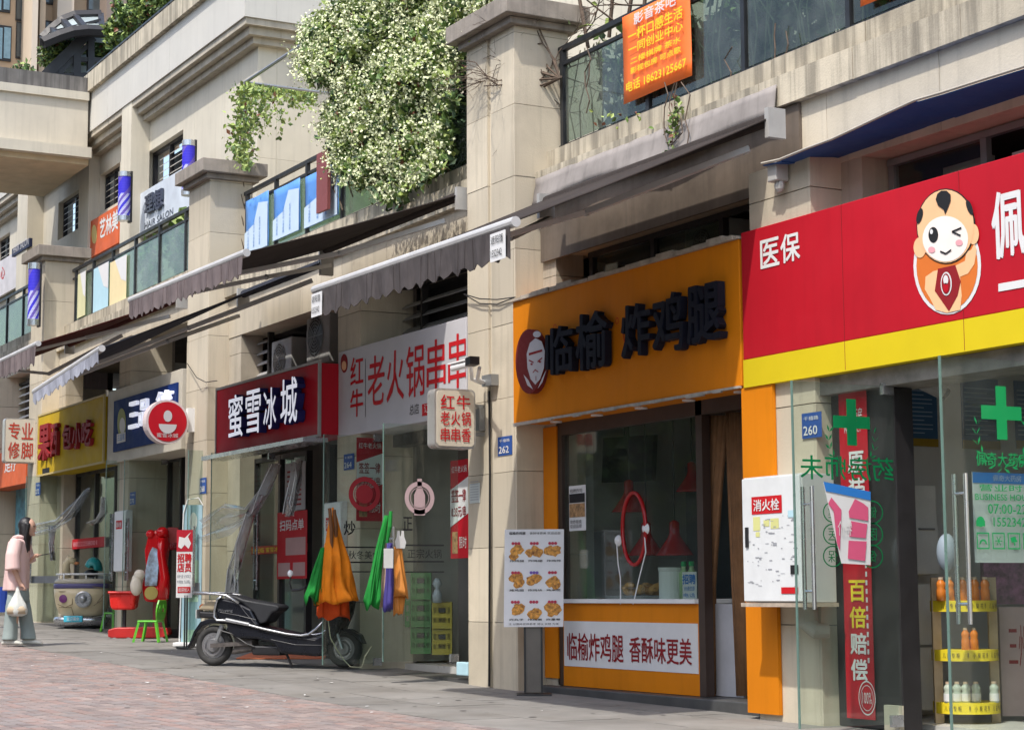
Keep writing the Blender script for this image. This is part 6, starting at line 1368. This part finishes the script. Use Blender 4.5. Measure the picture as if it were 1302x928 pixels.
b.tube([hc+UH*.02+TH*.09+Z_*.05, w(160, 190, .09), w(168, 240, .08), w(172, 285, .06)], [.03, .035, .03, .01], 10)
h = b.build('hair', HAIR, PER); remesh(h, .010, 2)
# cut the face free: a fringe sits above it
JK = mat('shirt_pink', (.66, .46, .43), .8, var=.05, bump=.3, bscale=25)
b = MB()
R_ = []
for cy, cx, ra, rb, fo in ((172, 128, .055, .07, 0), (190, 116, .10, .13, 0), (215, 108, .135, .20, 0), (260, 104, .145, .215, .02), (330, 100, .15, .21, .04), (420, 98, .155, .21, .07), (480, 97, .158, .215, .09), (532, 97, .16, .22, .10)):
    c = w(cx, cy); R_.append([c+UH*ra*math.cos(t_)*(1+fo*math.sin(5*t_+cy*.01))+TH*rb*math.sin(t_)*(1+fo*math.cos(4*t_)) for t_ in [2*math.pi*k/28 for k in range(28)]])
b.loft(R_)
b.tube([w(112, 205, .16), w(100, 300, .235), w(105, 398, .25)], [.085, .095, .105], 14)
b.tube([w(122, 210, -.14), w(140, 300, -.2), w(160, 350, -.2)], [.08, .085, .085], 14)
j = b.build('shirt', JK, PER); remesh(j, .011, 2)
b = MB(); c = [w(118+50*math.cos(t_)*1.0, 190-14*math.sin(t_)+abs(math.cos(t_))*10, .13*math.sin(t_)) for t_ in [2*math.pi*k/16 for k in range(17)]]; b.tube(c, .022, 8, False); b.build('collar', JK, j)
TR = mat('trousers_greygreen', (.25, .30, .29), .8, var=.12, bump=.3, bscale=20)
b = MB(); b.loft([ell(w(108, 515), .13, .18), ell(w(112, 560), .14, .18), ell(w(112, 600), .14, .18)])
for s_, pts in ((1, ((104, 560), (88, 640), (80, 730), (76, 800), (72, 850))), (-1, ((120, 560), (142, 640), (155, 730), (168, 800), (176, 848)))):
    b.loft([[w(x, y, s_*.09)+UH*r*math.cos(t_)*(1+.08*math.sin(5*t_+y))+TH*r*math.sin(t_) for t_ in [2*math.pi*k/18 for k in range(18)]] for (x, y), r in zip(pts, (.095, .09, .088, .092, .10))])
j = b.build('trousers', TR, PER); remesh(j, .011, 2)
SHO = mat('shoe_offwhite', (.55, .55, .50), .6, var=.1)
for x, s_ in ((75, .16), (120, .04), ):
    p = w(x, 872, s_ if s_ > .1 else .1)
for (x, s_) in ((70, .09), (175, -.09)):
    p = w(x, 884, s_); b = MB(); rs_ = []
    for u_, hh, ww in ((-.09, .05, .03), (-.06, .085, .045), (0, .09, .05), (.08, .07, .052), (.14, .05, .045), (.18, .03, .03)):
        rs_.append([p+UH*u_+TH*ww*math.cos(t_)+Z_*(max(0, hh*(.5+.5*math.sin(t_)))) for t_ in [2*math.pi*k/12 for k in range(12)]])
    b.loft(rs_); o = b.build('shoe', SHO, PER, smooth=True)
t = thing('phone', 'dark phone held up in the pedestrian\'s hands', 'phone', w(250, 298)); MB().obox(w(238, 306, -.03), UH*.14+Z_*.025, TH*.07, Z_*.009).build('phone_body', BLACK, t)
t = thing('shopping_bag', 'translucent white plastic bag with beige contents hanging from the pedestrian\'s hand', 'bag', w(135, 690, .2)); b = MB(); R_ = []
for cy, ra, rb in ((505, .012, .012), (540, .03, .02), (580, .07, .045), (620, .115, .07), (660, .135, .08), (685, .12, .07), (698, .06, .04)):
    c = w(132, cy, .2); R_.append([c+UH*ra*math.cos(t_)*(1+.08*math.sin(6*t_+cy*.02))+TH*rb*math.sin(t_)*(1+.1*math.sin(5*t_)) for t_ in [2*math.pi*k/26 for k in range(26)]])
b.loft(R_); b.build('bag_sheet', mat('bag_plastic', (.55, .56, .52), .35, var=.1, bump=.5, bscale=40), t, smooth=True)
b = MB(); b.loft([[w(132, cy, .2)+UH*r*math.cos(t_)+TH*r*.6*math.sin(t_)*1.01 for t_ in [2*math.pi*k/18 for k in range(18)]] for cy, r in ((632, .118), (655, .138), (683, .122))]); b.build('contents', mat('bag_contents_beige', (.45, .36, .25), .7, var=.2), t, smooth=True)
p = D(2, 778, 30); t = thing('blue_tub', 'blue plastic tub cut off by the left picture edge behind the pedestrian', 'tub', p); MB().lathe(p, [(.001, 0), (.16, 0), (.2, .4), (.19, .4), (.15, .02)], 20).build('tub', mat('tub_blue', (.02, .06, .35), .4), t)
# ================================================================== KIDDIE RIDES
base = G(100, 799); F = Fr(base, 100, 799); k = F.k
t = RD = thing('kiddie_ride', 'rounded beige kiddie ride with a white rail, chrome bumper and a silver porthole', 'kiddie ride', base)
BE = mat('ride_beige', (.62, .52, .33), .4, var=.1); BLM = mat('ride_violet', (.10, .09, .22), .35); R = 36/k
def rounded(c, zs, m, nm, exp=2.6, parent=RD, dz=.8):
    b = MB(); rings = []
    for py, rr in zs:
        cc = F(100, py, -.25); ring = []
        for i in range(32):
            a = 2*math.pi*i/32; ca, sa = math.cos(a), math.sin(a); f_ = (abs(ca)**exp+abs(sa)**exp)**(-1/exp); ring.append(cc+UH*rr/k*ca*f_+TH*rr/k*sa*f_*dz)
        rings.append(ring)
    b.loft(rings); return b.build(nm, m, parent, smooth=True)
bo = rounded(0, [(783, 24), (780, 29), (770, 33), (758, 35.5), (748, 36)], BE, 'body')
rounded(0, [(748, 36.4), (744, 36.6), (742, 36)], BLM, 'band'); rounded(0, [(742, 35.5), (738, 35), (736, 33)], mat('ride_pale_top', (.46, .42, .33), .4), 'rim')
b = MB()
for s_ in (0, .5): pass
pts = [F(100, 730, -.25)+UH*34/k*math.cos(a)+TH*26/k*math.sin(a) for a in np.linspace(0, 2*math.pi, 25)]; b.tube(pts, .014, 8, False)
for a in (.5, 1.3, 2.2, 3.4, 5): q = F(100, 730, -.25)+UH*34/k*math.cos(a)+TH*26/k*math.sin(a); b.tube([q, q-Z_*8/k], .012, 6)
b.build('rail', WHITE, RD)
rounded(0, [(795, 30), (793, 34), (788, 35.5), (784, 34)], CHROME, 'bumper', 3)
rounded(0, [(804, 20), (800, 22), (796, 22)], BLACK, 'underframe', 4)
pc = lambda px, py, dd=.0: F(px, py, -.25+35.5/k*.8+dd)
b = MB(); b.lathe(pc(107, 762, -.03), [(.001, .0), (10.5/k, 0), (10.5/k, .05), (8.6/k, .06), (8.6/k, .04), (.001, .04)], 26, TH); b.build('porthole', mat('porthole_silver', (.42, .43, .44), .3, metal=.5), RD)
b = MB(); b.ball(pc(107, 761, .01), 5/k, 12, 8, (1, 1, 1)); b.build('porthole_dome', mat('porthole_silver', (.42, .43, .44), .3, metal=.5), RD, smooth=True)
MB().lathe(pc(81, 761, -.06), [(.001, 0), (5.5/k, 0), (5/k, .05), (.001, .06)], 20, TH).build('purple_badge', mat('badge_purple', (.16, .03, .16), .4), RD)
MB().obox(pc(83, 790.5, .0), UH*(24/k), Z_*(8/k), TH*.03).build('cyan_plate', mat('plate_cyan', (.05, .45, .60), .4), RD, bevel=.01); text('欢迎乘坐', pc(87, 789, .035), (UH, Z_, TH), 16/k, 5/k, PW, RD)
b = MB()
for pl in ([(75, 752), (88, 752), (93, 757), (93, 768), (84, 772), (74, 768)], [(118, 746), (132, 748)], [(124, 766), (130, 758), (134, 752)], [(76, 772), (92, 772), (95, 782)], [(120, 770), (128, 764), (132, 764)]):
    b.tube([pc(x, y, -.012-(abs(x-100)/36)**4*.09) for x, y in pl], .006, 5)
b.build('panel_line', mat('panel_line_brown', (.2, .15, .08), .6), RD)
c0 = F(80, 735, -.2); b = MB(); b.tube([c0, F(78, 718, -.2), F(82, 711, -.2), F(90, 714, -.2)], [.07, .065, .065, .05], 12); b.build('goose_head', BE, RD, smooth=True); b = MB(); b.ball(F(92, 716, -.2), .045, 10, 8, (1.2, 1, .6)); b.build('beak', mat('beak_orange', (.5, .2, .08), .4), RD)
b = MB(); cc = F(112, 724, -.3)
for i in range(9):
    for j in range(14):
        q = []
        for ii, jj in ((i, j), (i+1, j), (i+1, j+1), (i, j+1)):
            th = math.pi*(-.05+.95*jj/14); ph = math.pi*(.1+.8*ii/9); q.append(cc+UH*.145*math.cos(th)*math.sin(ph)*1.0+Z_*.20*math.sin(th)*math.sin(ph)+TH*.16*math.cos(ph))
        b.quad(*q)
o = b.build('hood', mat('hood_teal', (.02, .25, .24), .3), RD, smooth=True); md = o.modifiers.new('s', 'SOLIDIFY'); md.thickness = .03
MB().ball(F(108, 729, -.35), .11, 10, 8, (1.2, 1, .6)).build('seat', BLACK, RD, smooth=True)
base = G(147, 797); F = Fr(base, 147, 797); k = F.k
t = thing('blue_bin', 'small blue plastic bin beside the beige kiddie ride', 'bin', base); MB().obox(F(137, 797, -.1), UH*(18/k), Z_*(58/k), -TH*.25).build('bin', mat('bin_blue', (.02, .045, .28), .35), t, bevel=.02)
text('空气能', F(140, 752, -.095), (UH, Z_, TH), 12/k, 6/k, PW, t)
# red riding machine with an arch
base = G(195, 812); F = Fr(base, 195, 812); k = F.k
t = AR = thing('red_arch_ride', 'tall glossy red ride with a curved arch back and a printed centre panel', 'kiddie ride', base)
GR = mat('glossy_red', (.60, .008, .012), .12, var=.05)
b = MB(); P_ = [F(x, y, -.1)-F(178, 770, -.1) for x, y in ((181, 765), (177, 745), (182, 720), (180, 700), (184, 682), (190, 674), (208, 673), (210, 690), (207, 715), (211, 745), (208, 766))]; b.prism([(p.dot(UH), p.z) for p in P_], F(178, 770, -.06), UH, Z_, -TH*.3); b.build('arch', GR, AR, bevel=.05)
b = MB(); b.tube([F(205, 760, -.02), F(208, 735, -.02), F(203, 705, -.02), F(203, 684, -.02)], [.09, .07, .06, .06], 12); b.build('arch_edge', GR, AR, smooth=True)
for px, py, r in ((203, 677, .09), (188, 679, .07), (203, 752, .12)): MB().ball(F(px, py, -.08), r, 14, 10, (1, 1, .9)).build('arch_lobe', GR, AR, smooth=True)
MB().lathe(F(192, 754, .02), [(.05, 0), (.095, .0), (.095, .03), (.05, .03)], 18, TH).build('ring', mat('badge_gold', (.4, .32, .08), .4), AR)
PNL = mat('ride_print_panel', (.30, .42, .62), .4, var=.8, scale=9, col2=(.55, .40, .3)); b = MB(); b.prism([(0, 0), (.17, 0), (.19, .30), (.17, .52), (.1, .55), (.05, .45), (.0, .2)], F(183, 745, -.03), UH, Z_, TH*.03); b.build('printed_panel', PNL, AR)
MB().obox(F(190, 803, -.2), UH*(16/k), Z_*(45/k), -TH*.2).build('column', mat('ride_dark_red', (.22, .03, .04), .4), AR, bevel=.02)
b = MB(); b.prism([(0, .02), (.08, 0), (.80, .0), (.88, .05), (.86, .14), (.7, .16), (.1, .15), (0, .12)], F(135, 811, -.1), UH*.98, Z_, -TH*.35); b.build('base', mat('ride_base_red', (.45, .02, .018), .35), AR, bevel=.015)
for px in (144, 162, 204): MB().lathe(F(px, 814, -.08), [(.001, 0), (.045, 0), (.045, .03), (.001, .03)], 14, TH).build('caster', mat('caster_grey', (.25, .25, .25), .4), AR)
MB().obox(F(207, 690, -.25), UH*(14/k), Z_*(20/k), TH*.02).build('bridge_panel', mat('dull_red_board', (.3, .03, .03), .5), AR)
t = thing('toy_shopping_cart', 'bright red plastic basket of the toy ride between the green chairs', 'toy cart', F(153, 795)); b = MB()
def cartring(py, x0, x1, d): return [F(x0, py, -.05), F(x1, py, -.05), F(x1, py, -.05-d), F(x0, py, -.05-d)]
b.loft([cartring(775, 141, 167, .26), cartring(771, 138, 169, .3), cartring(753, 136, 171, .34)]); b.build('basket', RED, t, bevel=.03)
b = MB(); b.tube([F(136, 753, -.03), F(171, 753, -.03), F(171, 753, -.40), F(136, 753, -.40), F(136, 753, -.03)], .018, 8, False); b.build('rim', RED, t); MB().tube([F(154, 775, -.2), F(154, 800, -.2)], .03, 8).build('stem', BLACK, t)
t = thing('plush_figure', 'plain white plush figure sitting on the red arch ride', 'plush toy', F(172, 755)); b = MB(); b.ball(F(172, 745, .0), .11, 12, 9, (.8, .8, 1.3)); b.ball(F(176, 731, .0), .08, 12, 9); b.tube([F(168, 735), F(178, 729, .05)], .03, 8); o = b.build('body', mat('plush_white', (.68, .62, .52), .9, bump=.4), t); remesh(o, .012)
base = G(213, 800); F = Fr(base, 213, 800)
t = thing('claw_machine', 'dim green and blue machine standing behind the red arch ride', 'machine', base); MB().obox(F(206, 765, -.5), UH*(18/k), Z_*(55/k), -TH*.3).build('upper_case', mat('machine_green', (.05, .13, .09), .4), t); MB().obox(F(206, 765, -.49), UH*(18/k), Z_*(9/k), TH*.02).build('blue_band', mat('machine_blue', (.02, .06, .25), .4), t); MB().obox(F(206, 802, -.5), UH*(18/k), Z_*(37/k), -TH*.3).build('lower_case', mat('machine_olive', (.10, .09, .03), .5), t); MB().obox(F(213, 740, -.485), UH*(5/k), Z_*(14/k), TH*.01).build('slot', BLACK, t)
# green children's chairs
CGm = mat('chair_green', (.10, .42, .03), .35, var=.06)
def chair(base, ang, label, sc=1.0):
    t = thing('child_chair', label, 'chair', base, 'green plastic children\'s chairs'); u_ = (UH*math.cos(ang)+TH*math.sin(ang)); f_ = (-UH*math.sin(ang)+TH*math.cos(ang)); B_ = Vector(base)
    P = lambda a, b_, c: B_+u_*a*sc+f_*b_*sc+Z_*c*sc
    MB().hexa([P(-.15, -.14, .27), P(.14, -.13, .27), P(.14, .13, .27), P(-.15, .14, .27), P(-.15, -.14, .30), P(.14, -.13, .295), P(.14, .13, .295), P(-.15, .14, .30)]).build('seat', CGm, t, bevel=.012)
    for a, b_ in ((-.13, -.12), (-.13, .12), (.12, -.11), (.12, .11)): MB().bar(P(a, b_, .28), P(a*1.5, b_*1.25, 0), .032, .032).build('leg', CGm, t)
    b = MB(); n = 8; rows = []
    for i in range(6): z = .30+.27*i/5; h = (.10+.04*math.sin(math.pi*i/5)); rows.append([P(.13+.03*i/5+.03*(j/n-.5)**2, h*1.1*(2*j/n-1), z) for j in range(n+1)])
    for i in range(5):
        for j in range(n):
            if i in (2, 3) and j in (2, 5): continue
            b.quad(rows[i][j], rows[i][j+1], rows[i+1][j+1], rows[i+1][j])
    o = b.build('backrest', CGm, t); md = o.modifiers.new('s', 'SOLIDIFY'); md.thickness = .018
    return t
chair(G(192, 816), .25, 'near green child chair with its back to the red notice stand')
chair(G(147, 803), .9, 'far green child chair behind the red toy base, facing away')
# ================================================================== PLANTS AND TWIGS ON THE BALCONIES
rs = np.random.RandomState(21)
FR_ = thing('pergola_frame', 'thin steel pipe frame standing on the balcony beside the middle pillar', 'frame', A(312, 240, 9.0))
z1 = A(312, 105, 9.0).z; xa = A(312, 105, 9.0).x
MB().tube([(xa, 9.0, 5.3), (xa, 9.0, z1)], .026, 8).build('upright', GREYM, FR_); MB().tube([(xa, 9.0, z1), (-17.5, 9.0, z1)], .024, 8).build('front_pipe', GREYM, FR_); MB().tube([(xa, 9.0, z1), (xa, 12.5, z1)], .02, 8).build('side_pipe', GREYM, FR_)
P = []
for i in range(900): tt = rs.rand(); py = 105+tt*112; P.append(Vector(A(312+rs.normal()*8-(4 if tt > .5 else 0), py, 8.95+rs.normal()*.12)))
for i in range(700): tt = rs.rand(); P.append(A(318+tt*85, 108+tt*8+abs(rs.normal())*10*(1 if rs.rand() < .8 else 2.2), 9.0+tt*1.5+rs.normal()*.1))
for i in range(150): P.append(A(330+rs.normal()*14, 150+rs.normal()*16, 9.1))
t = thing('climbing_vine', 'thin yellow-green creeper climbing the pipe frame beside the middle pillar', 'vine', (xa, 9, 5.4)); leaves('foliage', np.array(P), .048, [(LG, .35), (LGL, .63), (LRD, .02)], parent=t, seed=8)
b = MB()
for kx in range(3): b.tube([Vector((xa+.04*math.sin(i*1.3+kx*2), 8.97+.04*math.cos(i*1.3+kx*2), 5.4+i*(z1-5.4)/14)) for i in range(15)], .008, 5)
b.build('stem', WOOD, t)
def twig(b, p, d, L, r, lev):
    pts = [p]; n = 4
    for i in range(n): d = (d+Vector(rs.normal(size=3))*.22).normalized(); p = p+d*L/n; pts.append(p)
    b.tube(pts, [r*(1-.6*i/n) for i in range(n+1)], 4, False)
    if lev:
        for j in range(3): twig(b, pts[rs.randint(1, n+1)], (d+Vector(rs.normal(size=3))*.75).normalized(), L*.6, r*.55, lev-1)
t = thing('bare_bush', 'bare brown twigs reaching out from the balcony corner in front of the big pillar', 'bush', A(712, 110, 8.9)); b = MB()
for s_ in ((-1, -.25, .35), (-.9, -.3, .0), (-.8, -.2, .7), (-1, -.35, .2), (-.5, -.3, .9), (-.3, -.1, 1.0), (-.9, -.1, .5), (-1, -.3, -.15), (-.7, -.3, .3), (-.6, -.2, .6), (-.95, -.35, .1)): twig(b, A(712, 100, 8.9), Vector(s_).normalized(), .85, .012, 3)
b.build('twigs', WOOD, t)
t = thing('trellis_vine', 'tangle of dry vine and leaning sticks above the upper railing', 'vine', (-14, 9.1, 6.1)); b = MB()
for i in range(9): p = Vector((-15.1+i*.45+rs.normal()*.1, 9.1, 6.05)); b.tube([p, p+Vector((rs.normal()*.35, 0, .7)), p+Vector((rs.normal()*.6, .1, 1.3))], .02, 5)
for i in range(10): twig(b, Vector((-15+i*.5, 9.1, 6.2)), Vector((rs.normal(), -.1, .5)).normalized(), .7, .01, 2)
b.build('twigs', WOOD, t)
P = []
while len(P) < 900:
    x, z = rs.uniform(-15.2, -8), rs.uniform(5.9, 7.1)
    if rs.rand() < .35+noise.noise(Vector((x*1.3, z*1.5, 3))): P.append((x, 9.25+rs.normal()*.15, z))
leaves('foliage', np.array(P), .08, [(LG, .5), (LGD, .3), (LGL, .2)], parent=t, seed=12)
# growth pressed behind the grimy balcony glass
P = []
while len(P) < 9000:
    x, z = rs.uniform(-15.2, -7.5), rs.uniform(5.0, 6.0)
    if rs.rand() < .5+noise.noise(Vector((x*1.1, z*1.2, 8))): P.append((x, 9.25+rs.uniform(0, .4), z))
t = thing('balcony_hedge', 'dark planting seen dimly behind the streaked balcony glass', 'hedge', (-11, 9.4, 5)); leaves('foliage', np.array(P), .09, [(LG, .3), (LGD, .6), (LRD, .1)], parent=t, seed=13)
b = MB()
for i in range(60): x = -15.1+i*.12+rs.normal()*.05; b.tube([(x, 9.1, 5.0), (x+rs.normal()*.1, 9.07, 5.5), (x+rs.normal()*.25, 9.08, 6.05)], .008, 4)
b.build('stem', FLAT('dry_stem', (.35, .32, .22)), t)
t = thing('ledge_creeper', 'small creeper trailing over the ledge below the orange banner', 'vine', A(855, 150, 8.65)); P = []
for i in range(110): tt = rs.rand(); P.append(A(862-tt*12+rs.normal()*4, 120+tt*80, 8.66+rs.normal()*.03))
for i in range(20): P.append(A(790+rs.normal()*20, 150+rs.normal()*6, 8.7))
leaves('foliage', np.array(P), .035, [(LG, .5), (LGL, .3), (LRD, .2)], parent=t, seed=14)
b = MB()
for j in range(4):
    x0 = 845+j*9; b.tube([A(x0+rs.normal()*5, 105+i*16, 8.68-.01*i) for i in range(6)], .006, 4)
for x0, y0 in ((748, 60), (745, 80), (1000, 40), (930, 60), (985, 30)): b.tube([A(x0+rs.normal()*3, y0+i*16, 8.93) for i in range(5)], .007, 4)
b.build('stem', WOOD, t)
t = thing('potted_palm', 'green plant seen behind the green glass rail left of the middle pillar', 'plant', (-26, 9.4, 5.5)); P = []
for cx, cy in ((228, 325), (190, 335), (233, 300)):
    for i in range(260): P.append(A(cx+rs.normal()*6, cy+rs.normal()*12, 9.35+rs.normal()*.1))
leaves('foliage', np.array(P), .10, [(LG, .5), (LGL, .5)], parent=t, seed=15)
# trees across the road: they show only as the green in the shop glass
for i, (x, y, r) in enumerate(((-22, -9, 2.6), (-31, -10, 3.0), (-41, -9, 2.8), (-14, -10, 2.4))):
    bush('street_tree', ['street tree across the road, second from the camera end', 'largest street tree across the road', 'street tree across the road at the far end', 'street tree across the road nearest the camera'][i], 'tree', (x, y, gz(x)+r+2.0), r, 2600, [(LG, .5), (LGD, .4), (LGL, .1)], .34, 'street trees across the road', 1.0)
    MB().tube([(x, y, gz(x)-.1), (x+.1, y, gz(x)+1.5), (x, y+.1, gz(x)+3.5)], [.2, .15, .1], 10).build('trunk', WOOD, [o for o in COL.objects if o.name.startswith('street_tree')][-1])
# out-of-view blocks across the street, added to stop bright sky reflecting in the glass
for i, (xa_, xb_, H_, c_, lb) in enumerate(((8, -38, 13, (.34, .31, .27), 'unseen beige block added across the street against bright sky reflections, opposite the pharmacy'), (-42, -85, 16, (.30, .22, .17), 'unseen brown block added across the street against bright sky reflections, farther along'))):
    t = thing('sky_blocker_building', lb, 'building', (xa_, -17, gz(xa_))); zb_ = min(gz(xa_), gz(xb_))-.3; m_ = mat('opposite_wall_'+('beige', 'brown')[i], c_, .85, var=.1, scale=.6)
    MB().box(xb_, xa_, -30, -17, zb_, H_).build('wall', m_, t)
    nx = int((xa_-xb_)/3.2); first = None
    for r_ in range(int(H_/3)-1):
        for k_ in range(nx):
            x0_, z0_ = xb_+1+k_*3.2, 3.9+r_*3
            if first is None: first = MB().box(x0_, x0_+1.7, -17.0, -16.95, z0_, z0_+1.5).build('window', GW, t); fx, fz = x0_, z0_
            else: c = first.copy(); COL.objects.link(c); c.location = (x0_-fx, 0, z0_-fz)
    MB().box(xb_+.5, xa_-.5, -16.98, -16.9, zb_+.5, 3.1).build('shop_front', DARKM, t); MB().box(xb_, xa_, -17.6, -16.4, 3.2, 3.5).build('canopy', m_, t)
